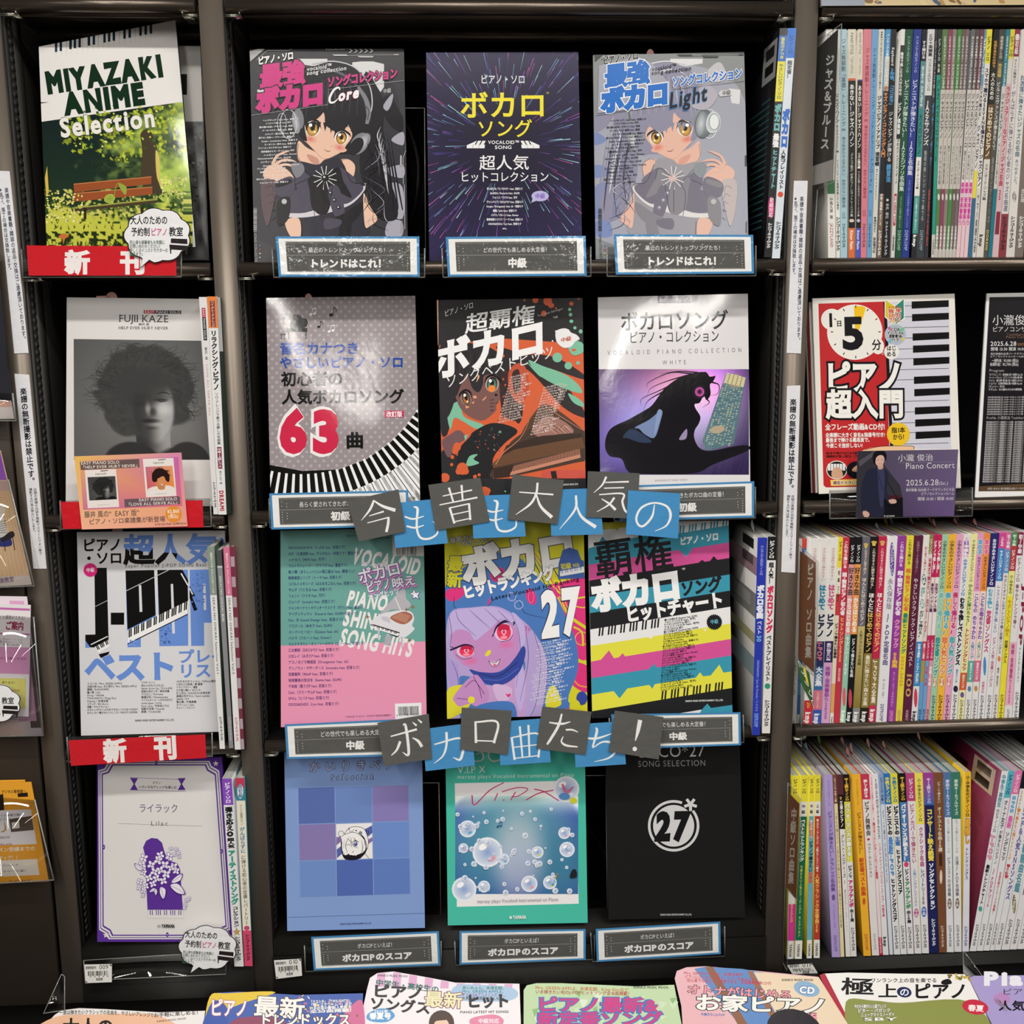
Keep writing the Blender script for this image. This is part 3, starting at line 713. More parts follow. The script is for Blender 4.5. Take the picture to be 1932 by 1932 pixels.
for x0, y0, x1, y1 in ((497,1240,1022,1190),(497,1303,1028,1260)):
 a.quad([(x0, y0),(x1, y1),(x1, y1 + 52),(x0 + 3, y0 + 58)],'9c5330'); a.quad([(x0, y0),(x1, y1),(x1, y1 + 6),(x0, y0 + 6)],'c58050')
a.quad([(487,1408),(1063,1345),(1063,1370),(485,1428)],'4b3f2c'); a.quad([(487,1400),(1063,1340),(1063,1350),(487,1410)],'9aa04a')
for x in (565,950): a.rect(x,1400, x + 18,1480,'33271c')
a.ell(740,1340,38,30,'8fa040',-20, col2='a9bc4c'); a.stroke([(770,1330),(780,1270),(800,1235),(850,1260)],6,'8c9a3c'); a.poly([(800,1240),(852,1262),(848,1315),(822,1290)],'9aa848', True)
for i in range(150):
 x, y = rnd.uniform(310,560), rnd.uniform(1300,1500)
 if rnd.random() < .6: a.ell(x, y, rnd.uniform(5,10), rnd.uniform(5,9), rnd.choice(['e8dc78','cfd65a','f0e8a0']), n=7, keep=True)
for i in range(80): a.ell(rnd.uniform(1090,1260), rnd.uniform(1190,1310), rnd.uniform(4,9), rnd.uniform(4,8), rnd.choice(['e8e08a','f0eab0','ccd25e']), n=7, keep=True)
a.layer += 1
for i in range(90):
 x, y = rnd.uniform(500,1230), rnd.uniform(700,1000)
 a.ell(x, y, rnd.uniform(4,15), rnd.uniform(4,11), rnd.choice(['c9d44c','dfe27c','6f9a38','3c6a2c']), n=8, rot=rnd.uniform(0,90), keep=(i % 9 != 0))
a.layer += 1
for i in range(120):
 x = rnd.uniform(300,1290); y = rnd.choice([1540,1655,1655]) + rnd.uniform(-12,12); a.poly([(x, y),(x + 8, y),(x + rnd.uniform(-8,14), y - rnd.uniform(14,36))], rnd.choice(['20301c','2c401e','6d7c2c']), keep=True)
a.layer += 1
a.poly([(392,1600),(430,1575),(465,1595),(440,1612),(428,1650),(420,1612)],'c87038', True)
for txt, x0, y0, x1, y1, h, wt in (('MIYAZAKI',322,626,1118,505,190,.075),('ANIME',450,768,998,692,190,.075)):
 a.text(txt, x0, y0, x1, y1, h,'15301f', wt)
a.text('Selection',412,925,1060,850,178,'f0eee6',.035, ol='3a4a2c', olw=.02); a.text('PIANO SOLO',618,1112,880,1085,42,'2c3c28',.02); a.text('— Gentle —',580,1172,900,1140,52,'2c3c28',.02)
frontbook(Q,0.055,0.018,0.006, a, M_GLOSS,'glossy white and green park bench anime song book, tilted in the narrow bay', spine='1d2c2a')
Q2 = [(112,84),(378,87),(392,490),(118,490)]
a = Art(Q2,(0,0,3.577)); a.rect(0,0,1420,820,'c8c4c0'); a.grid(lambda X, Y: np.stack([.35 + .0 * X + .12 * np.sin(X / 21) * np.sin(Y / 33)] * 3,-1),1180,820,1420,1760,14); a.rect(1180,500,1262,640,'1c1c1c')
for i in range(60): a.ell(rnd.uniform(1240,1380), rnd.uniform(840,1600), rnd.uniform(5,14), rnd.uniform(4,10), rnd.choice(['4a4a48','6e6e6a','8a8a84','3a3a38']), n=7, keep=(i % 6 != 0))
frontbook(Q2,0.088,0.05,0.008, a, M_COVER,'second copy standing behind the park bench book, only its dim edge showing', base='a8a4a0')

# --- the two girl covers
def girl(a, P):
 """black or silver haired girl with headphones, cell coordinates of the black-haired cover"""
 a.poly([(150,520),(560,250),(1130,300),(1280,700),(1285,1560),(150,1560)], P['bg2'], True)
 a.poly([(470,205),(715,205),(715,250),(600,260),(470,240)], P['panel']); a.poly([(905,232),(975,225),(1060,225),(1145,245),(1145,420),(1110,470),(1060,470),(900,300)], P['panel']); a.poly([(183,440),(270,430),(250,540),(190,550)], P['panel'])
 for pts in ([(1290,760),(1200,820),(1290,860)],[(1285,1010),(1130,1060),(1285,1110)],[(1285,1180),(1180,1160),(1140,1330),(1285,1420)],[(1180,1440),(1280,1440),(1280,1550),(1160,1550)]): a.poly(pts, P['ribbon'], True)
 a.poly([(990,330),(1100,430),(1150,560),(1140,760),(1180,930),(1170,1080),(1230,1240),(1250,1400),(1180,1440),(1090,1400),(1010,1200),(960,1000)], P['hair'], True)
 a.poly([(1120,520),(1200,480),(1240,560),(1290,660),(1280,760),(1200,720),(1140,620)], P['hair'], True); a.poly([(1140,560),(1210,470),(1205,540),(1170,600)], P['ribbon'], True)
 for k in range(9):
  x = 1040 + k * 24; a.stroke([(x - 40,700 + k * 10),(x,900 + k * 20),(x + 30 + 10 * (k % 3),1130 + k * 25),(x - 20 + 9 * k,1440 - 12 * k)],[2,13,10,2], P['hair'] if k % 3 else P['line'])
 for k in range(7):
  a.stroke([(1120 + k * 7,720 + k * 45),(1095 + k * 12,790 + k * 60),(1120 + k * 10,870 + k * 60)],[1,9,1], P['shine'])
 a.poly([(520,560),(500,420),(560,300),(680,240),(820,235),(960,300),(1050,430),(1065,600),(1040,800),(960,900),(860,930),(620,900),(520,780)], P['hair'], True)
 # neck, face
 a.poly([(495,830),(560,880),(700,960),(660,1040),(560,1020),(490,960)], P['skin'], True); a.poly([(560,930),(640,960),(650,1010),(590,990)], P['skinsh'], True)
 a.poly([(800,985),(870,965),(925,1010),(920,1090),(880,1140),(840,1060)], P['skin'], True)
 a.poly([(510,640),(600,590),(780,600),(900,700),(900,800),(860,880),(780,935),(690,965),(620,905),(530,800)], P['skin'], True)
 a.stroke([(515,700),(535,805),(620,905),(690,965),(780,935),(860,880),(905,790)],[2,3.5,4,4.5,4,4,2], P['skinsh']); a.stroke([(495,850),(492,950),(560,1020),(655,1035)],3, P['line']); a.stroke([(800,988),(870,966),(925,1012),(918,1090),(885,1138)],3, P['line'])
 a.ell(700,790,60,90, P['skin'],20, col2=P['skin'])
 blush(a,585,815,62,34, P['blush'], P['skin'],15); blush(a,810,880,58,34, P['blush'], P['skin'],15)
 eye(a,603,735,52,58,'b07a2c','f2c96a',12, side=-1, lash=P['lash']); eye(a,822,805,46,50,'b07a2c','f2c96a',14, lash=P['lash'])
 a.stroke([(690,892),(715,908),(742,905)],[2,5,2],'7a3030'); a.ell(748,868,4,3,'d88070'); a.stroke([(560,640),(610,625),(660,640)],3, P['line']); a.stroke([(820,715),(880,722),(900,740)],3, P['line'])
 # fringe
 for p in ([(520,560),(640,560),(700,580),(640,660),(545,700),(560,830),(500,770)],[(640,540),(780,560),(770,740),(735,735),(700,700),(690,620)],[(740,560),(880,580),(880,700),(800,760),(760,740)],[(860,560),(1010,600),(1020,800),(990,880),(900,900),(850,880),(905,790),(870,690)]): a.poly(p, P['hair'], True)
 a.poly([(540,470),(700,430),(900,480),(1010,620),(880,640),(700,600),(560,600)], P['hair'], True)
 for k in range(14): a.stroke([(600 + 26 * k,330 + 9 * abs(k - 6)),(585 + 28 * k,450),(560 + 29 * k,560 + 6 * k)],[1,3,1], P['hairhi'] if k % 2 else P['line'])
 a.stroke([(590,330),(700,285),(840,330),(960,430)],[2,16,18,4], P['hairhi'])
 rh = random.Random(9)
 for k in range(34):
  x = rh.uniform(535,1000); y = 330 + abs(x - 760) * .5; a.stroke([(x, y),(x + (x - 760) * .12, y + 110),(x + (x - 760) * .2, y + rh.uniform(170,240))],[1, rh.uniform(2,4),1], rh.choice([P['hairhi'], P['line'], P['line']]), k=3, keep=(k % 4 != 0))
 a.layer += 1
 for x in (560,610,650,700,745,790,850,900): a.poly([(x - 16,690 + (x - 700) ** 2 * .0002),(x + 18,686 + (x - 700) ** 2 * .0002),(x + rh.uniform(-8,12),752 + rh.uniform(-10,22))], P['hair'], keep=True)
 a.layer += 1
 # headband and ear cups
 a.stroke([(600,245),(760,225),(920,270),(1030,400),(1055,560),(1010,700)],9, P['shine']); a.stroke([(950,420),(1010,520),(1030,620),(1015,700)],[22,34,34,26], P['cup']); a.stroke([(1000,560),(1030,600),(1020,670)],10,'55555c')
 a.ell(960,850,62,92, P['cup'],35); a.ell(985,840,44,80, P['shine'],35, col2=P['cup']); a.ell(935,870,46,74, P['hair'],35)
 a.ell(500,660,36,80, P['cup'],-8); a.ell(478,690,30,86, P['shine'],-10, col2=P['cup']); a.ring(420,700,62,7, P['shine'], ry=110); a.ring(370,690,34,4, P['shine'], ry=72)
 # dress
 a.poly([(500,990),(640,1010),(700,970),(800,960),(840,1010),(900,1140),(1000,1160),(1000,1260),(1010,1560),(520,1560),(520,1440),(400,1400),(430,1200),(560,1120)], P['dress'], True)
 a.poly([(420,1380),(600,1360),(980,1180),(995,1150),(1000,1200),(880,1320),(620,1400),(430,1410)], P['trim'], True)
 a.poly([(480,1030),(560,1080),(620,1140),(560,1220),(480,1180)], P['dress2'], True); a.poly([(780,1180),(900,1140),(990,1190),(880,1300),(790,1290)], P['dress2'], True); a.poly([(440,1220),(600,1200),(620,1340),(430,1370)], P['dress2'], True)
 a.poly([(800,1030),(930,1120),(880,1190),(820,1150)], P['dress2'], True)
 a.poly([(570,1110),(690,1120),(690,1380),(600,1340),(580,1200)], P['bow'], True); a.poly([(700,1110),(800,1030),(830,1120),(900,1260),(780,1200)], P['bow'], True); a.poly([(640,1130),(760,1150),(720,1370),(650,1350)], P['bow'], True)
 a.poly([(720,1200),(800,1180),(850,1400),(770,1400)], P['dress2'], True)
 for y in (1225,1280,1336): a.ell(740 + (y - 1225) * .55, y,15,15, P['hair']); a.ell(737 + (y - 1225) * .55, y - 3,6,6,'ddd')
 for an in (0,60,120,180,240,300):
  c, s_ = math.cos(math.radians(an + 25)), math.sin(math.radians(an + 25))
  for w_ in (-13,-5,5,13): a.stroke([(697 + c * 20 - s_ * w_ * .5,1110 + s_ * 20 + c * w_ * .5),(697 + c * 88 - s_ * w_ * 1.5,1110 + s_ * 88 + c * w_ * 1.5)],5,'f0f0f0' if w_ in (-13,13) else P['bow'], keep=True)
 a.layer += 1; a.ell(699,1112,28,28, P['gem']); a.ell(692,1104,9,8,'ccc')
 a.poly([(760,1420),(840,1380),(960,1300),(1000,1310),(940,1420),(860,1460)], P['bow'], True); a.poly([(830,1440),(900,1450),(880,1560),(800,1560)], P['bow'], True); a.poly([(700,1420),(820,1430),(800,1480),(700,1500)], P['dress2'], True)
 a.poly([(990,1230),(1040,1330),(1095,1420),(1040,1475),(1000,1470)], P['skin'], True); a.poly([(395,1440),(500,1420),(510,1560),(440,1560)], P['skin'], True)
 for k in range(26): a.stroke([(1000 + rh.uniform(-20,150),760 + k * 24),(1040 + rh.uniform(-30,150),860 + k * 24),(1020 + rh.uniform(-40,200),960 + k * 22)],[1, rh.uniform(3,7),1], rh.choice([P['hairhi'], P['line'], P['ribbon'], P['hair']]), k=4, keep=(k % 3 != 0))
 a.layer += 1
 for p_ in ([(560,1120),(430,1200),(405,1380)],[(640,1140),(600,1240),(620,1400)],[(840,1010),(900,1140),(1000,1165),(1000,1300)],[(520,1440),(525,1550)],[(690,1130),(690,1370)],[(760,1150),(720,1370)],[(500,1000),(620,1130)],[(700,1100),(800,1035),(830,1120)]): a.stroke(p_,4, P['line'])
 # hand and sleeve
 a.poly([(230,1060),(300,1010),(400,1040),(460,1110),(420,1130),(330,1140),(250,1130)], P['skin'], True)
 for p in ([(300,1010),(330,950),(380,920),(430,905)],[(310,1020),(370,980),(430,975),(480,990)],[(320,1035),(390,1010),(450,1020),(490,1045)],[(340,1060),(400,1060),(440,1100),(460,1125)]): a.stroke(p,[26,20,15,5], P['skin']); a.stroke([(x, y + 9) for x, y in p],[2,3,1], P['skinsh'])
 a.poly([(220,1130),(330,1140),(310,1300),(260,1480),(215,1300)], P['sleeve'], True); a.poly([(320,1150),(440,1100),(470,1180),(420,1260),(330,1240)], P['dress2'], True); a.poly([(330,1150),(430,1120),(440,1150),(335,1185)], P['bow'], True)
 a.poly([(440,1010),(520,1000),(540,1060),(480,1110)], P['cup'], True); a.poly([(340,1290),(430,1260),(420,1420),(340,1470)], P['bow'], True); a.ell(388,1290,20,20,'bbb')
 for k in range(5): a.stroke([(250 + 12 * k,1190 + 60 * k),(290 + 8 * k,1170 + 60 * k),(310,1220 + 50 * k)],2.5, P['line'])
def girlcover(Q, tr, P, tcol, word, wcol, wol, lab, mir, frame):
 a = Art(Q, tr); a.rect(0,0,1500,2000, frame[0])
 if mir: a.tr = (tr[0] + 1418 / tr[2], tr[1],-tr[2], tr[2])
 girl(a, P); a.tr = tr
 if mir:
  a.ell(955,700,68,112,'9aa2a8',8, col2='5c6468'); a.ell(935,700,40,98,'c8d0d4',8, col2='7c8488'); a.ell(1025,690,52,84,'848c92',8, col2='d4dadc'); a.ell(1035,685,40,62,'e4e8ea',8); a.ring(1035,685,38,4,'4c5458', ry=60); a.poly([(985,300),(1070,232),(1120,300),(1110,370),(1010,380)],'c4c0c8', True); a.poly([(860,560),(960,400),(1060,480),(980,590)],'b4b0bc', True)
 # frame lines
 f1, f2 = frame[1], frame[2]
 a.poly([(125,150),(190,132),(240,132),(130,230)], f1); a.stroke([(180,215),(260,145),(420,145),(450,128)],3.5, f1, False); a.text('VOCALOID™',700,143,880,140,26, f1,.01)
 for k in range(5): x = 880 + 39 * k; a.poly([(x,132),(x + 10,132),(x + 30,146),(x + 8,162),(x - 3,162),(x + 16,146)], f1)
 a.poly([(752,174),(860,174),(872,186),(770,186)], f1); a.stroke([(870,184),(930,184),(940,178),(1250,178)],2.5, f1, False); a.poly([(940,184),(1070,186),(1060,198),(960,198)], f1); a.rect(1220,172,1258,180, f1)
 a.stroke([(1310,500),(1312,900),(1290,960),(1292,1160)],4, f1, False); a.rect(1268,940,1280,1020, f1); a.stroke([(1300,1160),(1304,1500)],4, f1, False)
 for k in range(8): a.stroke([(1272,1450 + 11 * k),(1286,1440 + 11 * k)],4, f1, False, keep=True)
 a.layer += 1
 # song list
 rows = ['ヘッジホッグ / hina feat. 初音ミク','ここにいてほしい feat. 可不','愛の薬の名前 / デザイン feat. 初音','アーキペラゴ / 雨飛 feat. 鏡音','人マニア / 原口沙輔 feat. 重音テト','限りなく灰色へ / すりぃ feat. 鏡音レン','Dolls / namakake feat. 初音ミク','ラーダンス / 音乃 feat. 初音ミク','アンヘル / かいりき feat. 初音ミク','東京遊泳ひとり / ずっと feat. 可不','ハイゼンベルク / feat. flower','NeosemedA / feat. GUMI','エンヴィーベイビー / feat. GUMI','Shadow Shadow / feat. flower','アンドロメダ / feat. 初音ミク','阿吽のビーツ / feat. 初音','チェリーポップ / feat. 可不','忘れさせて / feat. 初音ミク','チョコレート / feat. 初音ミク']
 for i, t in enumerate(rows): x = (225 if not mir else 245) + 26 * math.sin(i * 2.1) - 1.4 * i; L = min(275, len(t) * 11.5); a.text(t, x,668 + i * 26.5 + L * .05, x + L,668 + i * 26.5,15, f2,.03, keep=True)
 a.layer += 1
 # title
 q = [(190,210),(460,165),(470,225),(185,262)]
 pn = '2a2a2e' if not mir else 'f4f4f6'
 if mir: a.poly([(160,260),(450,190),(560,240),(700,400),(690,560),(150,620)], P['bg2'])
 a.text('ピアノ・ソロ',190,250 - 0,460,205,66,'f2f2f2' if not mir else '1c1c20',.05, sh=.12, ol=('1c1c20' if not mir else 'e8e8ec'), olw=.05)
 a.text('最強',205,418,545,370,186, tcol,.055, sh=.13, ol=pn, olw=.035)
 a.text('ボカロ',178,604,690,535,190, tcol,.085, sh=.14, ol=pn, olw=.04)
 a.text('ソングコレクション',715,418,1248,345,84, tcol,.05, sh=.13, ol=pn, olw=.06)
 a.text('vocaloid™',562,302,750,272,44, f2,.02, sh=.2); a.text('song collection',558,332,862,292,44, f2,.02, sh=.2)
 a.stroke([(140,637),(720,555),(728,440),(1300,372)],2.5, f1, False)
 if word == 'Core':
  a.stroke([(812,445),(800,425),(765,445),(735,500),(738,538),(770,535),(800,505)],[6,14,16,17,16,12,3], wcol); a.text('ore',798,528,962,496,108, wcol,.05, sh=.32, ol=wol, olw=.03)
 else: a.text('Light',690,585,990,520,165, wcol,.03, sh=.3, ol=wol, olw=.03)
 if not mir: a.text('中級',1140,470,1200,460,38, f1,.02, sh=.15)
 else: a.poly([(1065,470),(1085,448),(1165,442),(1165,485),(1080,495)],'d0d0d4'); a.text('中級',1095,485,1158,476,38,'333',.02, sh=.15)
 barcode(a,[(155,1340),(155,1520),(180,1520),(180,1340)] if 0 else [(155,1520),(155,1340),(182,1340),(182,1520)],0,0,1,1,40,4, f1)
 a.vt('SONG COLLECTION',170,1530,178,1780,24, f1,.0, rot=True)
 for k, c_ in enumerate(('5a78c8','c8405a','e0d060','b8b8b8')): a.ell(205,1625 + 30 * k,6,6, c_, n=8)
 return frontbook(Q,0.060,0.018,0.007, a, M_COVER, lab, base=frame[0], spine=frame[0], slip=[(.38,.006,.009,'e8b0a8','r')] if mir else None)
PD = dict(bg2='34343a', panel='d8d8da', ribbon='a8a6b4', hair='1b1a20', hairhi='60606e', shine='c4c4cc', line='0c0b10', skin='e8c0a8', skinsh='c89482', blush='d8746c', lash='120e12', cup='808088', dress='2c2a36', dress2='4a4656', trim='d0ccd4', bow='17161a', gem='151518', sleeve='5c4a50')
PL = dict(bg2='a4a6b4', panel='dededf', ribbon='7c8cbc', hair='8e8da4', hairhi='ccccdc', shine='dfe2e6', line='4a485e', skin='e4b8a6', skinsh='d8a090', blush='e07868', lash='282028', cup='8a9298', dress='9c9aa2', dress2='747080', trim='dedcdc', bow='86848c', gem='d8b8b4', sleeve='c0b4b4')
girlcover([(471,93),(762,92),(770,495),(480,495)],(440,60,4.025), PD,'d23a86','Core','f4f2f4','b0306a','dark cover with a black-haired headphone girl under a magenta title', False,('3c3c40','b8b8ba','e4e4e6'))
girlcover([(1119,104),(1404,98),(1413,493),(1124,489)],(1090,60,4.024), PL,'1f6fc8','Light','17181c','4a90d8','silvery cover with a silver-haired headphone girl under a blue title', True,('8a8e90','3c4044','26262c'))

# --- star burst cover
Q = [(804,99),(1091,98),(1099,493),(810,492)]
a = Art(Q,(780,60,4.025)); rs = random.Random(11)
a.grid(lambda X, Y: np.stack([.13 + .05 * np.hypot(X - 690, Y - 900) / 900,.12 + .03 * np.hypot(X - 690, Y - 900) / 900,.18 + .12 * np.hypot(X - 690, Y - 900) / 900],-1),80,140,1320,1760,120)
for i in range(430):
 th = rs.uniform(0,2 * math.pi); r0 = rs.uniform(300,980); r1 = r0 + rs.uniform(50,210); ex = .85; cxx, cyy = 690,860
 c_ = rs.choice(['7ab0c8','6a8cc0','8a58b8','5a4aa0','b85aa0','9cd0d8','3e3a7c'])
 a.stroke([(cxx + math.cos(th) * r0 * ex, cyy + math.sin(th) * r0),(cxx + math.cos(th) * r1 * ex, cyy + math.sin(th) * r1)],[1.2, rs.uniform(3,7)], c_, False, keep=(i % 12 != 0))
a.layer += 1
a.text('ピアノ・ソロ',508,390,850,390,76,'e6e6ea',.012); a.text('ボカロ',350,640,1015,636,218,'f0e23a',.02); a.text('™',1005,480,1032,480,30,'f0e23a',0); a.text('ソング',480,790,905,788,146,'f0e23a',.01)
for s_, x0, x1 in ((1,405,540),(-1,957,822)):
 a.poly([(x0,885),(x0 + s_ * 0,862),(x0 + s_ * 76,828),(x0 + s_ * 142,828),(x1,885)],'ececee')
 for k in (1,2): xx = x0 + s_ * 45 * k; a.stroke([(xx,885),(xx + s_ * 4,855)],2,'333', False)
 for k in (0,1,2): xx = x0 + s_ * (60 + 34 * k); a.poly([(xx,858),(xx + s_ * 10,858),(xx + s_ * 26,828),(xx + s_ * 17,828)],'24242c')
a.text('VOCALOID™',568,852,805,852,36,'ececee',.02); a.text('SONG',618,890,748,890,36,'ececee',.02)
a.text('超人気',498,1040,880,1038,120,'ececee',.008); a.text('ヒットコレクション',352,1135,1030,1132,84,'ececee',.008)
for i, t in enumerate(['神っぽいな／ピノキオピー feat. 初音ミク','QUEEN／Kanaria feat. GUMI','フォニイ／ツミキ feat. 可不','ヴァンパイア／DECO*27 feat. 初音ミク','Surges／Orangestar feat. IA・初音ミク','春嵐／john feat. 初音ミク','パメラ／バルーン feat. flower','骸骨楽団とリリア／トーマ feat. 初音ミク','ODDS&ENDS／ryo feat. 初音ミク','etc.']):
 L = [272,225,190,278,278,182,210,275,252,34][i]; a.text(t,694 - L / 2,1200 + 33.3 * i,694 + L / 2,1200 + 33.3 * i,20,'e8e8ec',.03, keep=True)
a.layer += 1
a.ell(962,1248,66,40,'b8b4e0'); a.poly([(905,1265),(945,1280),(895,1298)],'b8b4e0'); a.text('中級',925,1265,1000,1262,42,'7a5ab0',.02)
frontbook(Q,0.060,0.018,0.006, a, M_COVER,'dark star burst cover with yellow lettering, middle of the upper wide shelf', base='25242e', spine='25242e')

# --- dotted grey cover
Q = [(502,562),(783,558),(793,958),(511,962)]
a = Art(Q,(480,540,3.864)); a.rect(60,50,1260,1640,'9b9296')
for r in range(46):
 for c_ in range(18):
  x = 100 + c_ * 62.5 + (31 if r % 2 else 0); y = 90 + r * 34 - x * .012
  a.ell(x, y,10.5,10.5,'b6aeb2', n=10, keep=True)
a.layer += 1
a.poly([(60,1290),(112,1303),(350,1347),(620,1335),(820,1260),(980,1150),(1100,1030),(1195,895),(1260,895),(1260,1700),(60,1700)],'111', False)
kc = (340,380); R0, R1, R2 = 985,1130,1500
import itertools
for k in range(-7,27):
 th = math.radians(90 - k * 3.05); w_ = math.radians(1.4)
 P = lambda r, t_: (kc[0] + r * math.cos(t_), kc[1] + r * math.sin(t_))
 rr0 = R0 if (k % 7) in (2,6) else R0
 a.poly([P(R0 + 5, th - w_ * .38), P(R0 + 5, th + w_ * .38), P(R2, th + w_ * .42), P(R2, th - w_ * .42)],'f2f2f2', keep=True)
 a.poly([P(R1 + 40, th - w_ * 1.0), P(R1 + 40, th + w_ * 1.0), P(R2, th + w_ * 1.0), P(R2, th - w_ * 1.0)],'f2f2f2', keep=False)
a.layer += 1
# piano, stool and notes
a.poly([(262,305),(283,212),(296,205),(330,212),(348,230),(378,240),(390,265),(380,290),(352,305)],'111', True); a.rect(235,305,386,333,'111'); a.rect(246,333,254,388,'111'); a.rect(372,333,380,388,'111'); a.rect(190,348,228,358,'111'); a.rect(196,358,200,390,'111'); a.rect(216,358,220,390,'111')
def note(x, y, s_, col, two=False, rot=0):
 a.ell(x, y,15 * s_,11 * s_, col,-20); a.stroke([(x + 13 * s_, y - 2),(x + 17 * s_, y - 52 * s_)],4 * s_, col, False)
 if two: a.ell(x + 36 * s_, y - 8 * s_,13 * s_,10 * s_, col,-20); a.stroke([(x + 48 * s_, y - 10 * s_),(x + 50 * s_, y - 58 * s_)],4 * s_, col, False); a.stroke([(x + 16 * s_, y - 50 * s_),(x + 51 * s_, y - 56 * s_)],9 * s_, col, False)
 else: a.stroke([(x + 17 * s_, y - 52 * s_),(x + 34 * s_, y - 34 * s_),(x + 28 * s_, y - 16 * s_)],[6 * s_,5 * s_,2], col)
note(214,234,.75,'111'); note(410,206,.8,'eee', True); note(560,210,1.1,'111'); note(470,296,.8,'111'); note(545,330,.8,'eee', True)
a.text('音名カナつき',185,490,765,488,96,'1f49a8',.03); a.text('やさしいピアノ・ソロ',185,592,1090,588,92,'1f49a8',.03)
a.text('初心者の',195,718,648,715,110,'141414',.03); a.text('人気ボカロソング',200,850,1092,845,112,'141414',.03)
a.text('6',190,1197,422,1197,400,'f0eeee',.115); a.text('3',425,1197,655,1197,400,'f0eeee',.115); a.text('6',190,1197,422,1197,400,'d22c4e',.06); a.text('3',425,1197,655,1197,400,'d22c4e',.06)
a.text('曲',665,1170,800,1168,122,'141414',.04); a.quad([(950,908),(1088,906),(1088,955),(950,957)],'c8285c'); a.text('改訂版',962,950,1078,948,44,'f6f0f0',.03)
frontbook(Q,0.060,0.018,0.010, a, M_GLOSS,'glossy dotted grey cover with a red 63, above the first beginner card', base='9b9296', spine='cfcac8', slip=[(.28,.0055,.007,'e2a8a0','r')])

def vnoise(X, Y, f, seed=0):
 """smooth value noise, f cells per unit"""
 r = np.random.RandomState(seed).rand(64,64); x = X * f; y = Y * f; i = np.floor(x).astype(int); j = np.floor(y).astype(int); fx = x - i; fy = y - j
 fx = fx * fx * (3 - 2 * fx); fy = fy * fy * (3 - 2 * fy); g = lambda a, b: r[b % 64, a % 64]
 return (g(i, j) * (1 - fx) + g(i + 1, j) * fx) * (1 - fy) + (g(i, j + 1) * (1 - fx) + g(i + 1, j + 1) * fx) * fy
def sst(x, a, b): t = np.clip((x - a) / (b - a),0,1); return t * t * (3 - 2 * t)
def blob(X, Y, cx_, cy_, rx, ry, e=.12): return 1 - sst(np.hypot((X - cx_) / rx,(Y - cy_) / ry),1 - e,1 + e)

# --- monochrome portrait cover
def portrait(X, Y):
 """unit square picture of a man with a big curly head of hair, lit from one side"""
 bg = .46 - .22 * np.clip(np.hypot(X - .62, Y - .62) - .1,0,1) * .9; c = bg
 sh = blob(X, Y,.58,1.09,.44,.20,.03); c = c * (1 - sh) + .14 * sh
 nk = ((X > .46) & (X < .715) & (Y > .72) & (Y < .96)).astype(float); nk = nk * (1 - sst(Y + np.abs(X - .62) * .6,.93,.98)); nv = .16 + .42 * sst(X,.52,.70); c = c * (1 - nk) + nv * nk
 col = blob(X, Y,.42,1.02,.20,.17,.05) + blob(X, Y,.84,1.02,.16,.17,.05); col = np.clip(col,0,1); c = c * (1 - col) + .13 * col
 a = np.arctan2(Y - .42, X - .54); r = np.hypot((X - .54) / .37,(Y - .42) / .385); wob = .26 * vnoise(a * 1.6 + 9, r * .2,1.7,3) + .16 * vnoise(a + 9, r,5,4) - .12
 hair = 1 - sst(r,.88 + wob,.98 + wob); c = c * (1 - hair) + (.185 + .05 * vnoise(X, Y,30,5)) * hair
 fc = blob(X, Y,.60,.56,.155,.30,.10) * sst(Y,.34,.46); fx = (X - .45) / .3
 lit = .17 + .42 * sst(fx,.28,.72) * (.55 + .45 * sst(Y,.42,.6)) + .05 * sst(fx,.1,.3)
 lit -= .10 * blob(X, Y,.68,.485,.06,.022,.5) + .30 * blob(X, Y,.655,.50,.05,.012,.5) * 1 + .10 * blob(X, Y,.52,.5,.07,.05,.6)
 lit += .30 * blob(X, Y,.558,.56,.018,.06,.7) - .20 * blob(X, Y,.60,.60,.022,.03,.7) + .12 * blob(X, Y,.68,.57,.05,.05,.8)
 lit -= .22 * blob(X, Y,.585,.675,.065,.016,.5) ; lit += .10 * blob(X, Y,.59,.705,.05,.014,.6) - .12 * blob(X, Y,.59,.735,.04,.012,.7)
 c = c * (1 - fc) + np.clip(lit,.1,.9) * fc
 fr = blob(X, Y,.50,.38,.22,.16,.25); c = c * (1 - fr * .75) + .18 * fr * .75
 return np.clip(c,.08,.8)
def curls(a, q, n, col, seed=2, w_=3.0, cx_=.54, cy_=.42, rx=.36, ry=.37):
 r_ = random.Random(seed)
 for i in range(n):
  th = r_.uniform(-math.pi * 1.15, math.pi * .2) if i % 4 else r_.uniform(0,2 * math.pi); rr = r_.uniform(.82,1.0); x, y = cx_ + rx * rr * math.cos(th), cy_ + ry * rr * math.sin(th); pts = []
  d = th + r_.uniform(-.5,.5) + .3; L = r_.uniform(.02,.05); bend = r_.uniform(-.9,.9)
  for k in range(5):
   if not (0.01 < x < .99 and 0.01 < y < .97) or (y > .5 and abs(x - .61) < .17): break
   pts.append(uv(q, x, y)); x += L * math.cos(d); y += L * math.sin(d) * .8; d += bend
  if len(pts) > 2: a.stroke(pts,[w_ * 1.6, w_,.5], col, k=3, keep=(i % 10 != 0))
 a.layer += 1
Q = [(126,561),(385,564),(403,955),(124,955)]
a = Art(Q,(0,520,3.864)); a.rect(470,140,1600,1750,'dedbd9')
q = [(537,462),(1467,475),(1532,1343),(540,1343)]
a.grid(lambda U, V: np.repeat(portrait(U, V)[..., None],3,-1),0,0,1,1,.0085, q); curls(a, q,190,'2e2e2e')
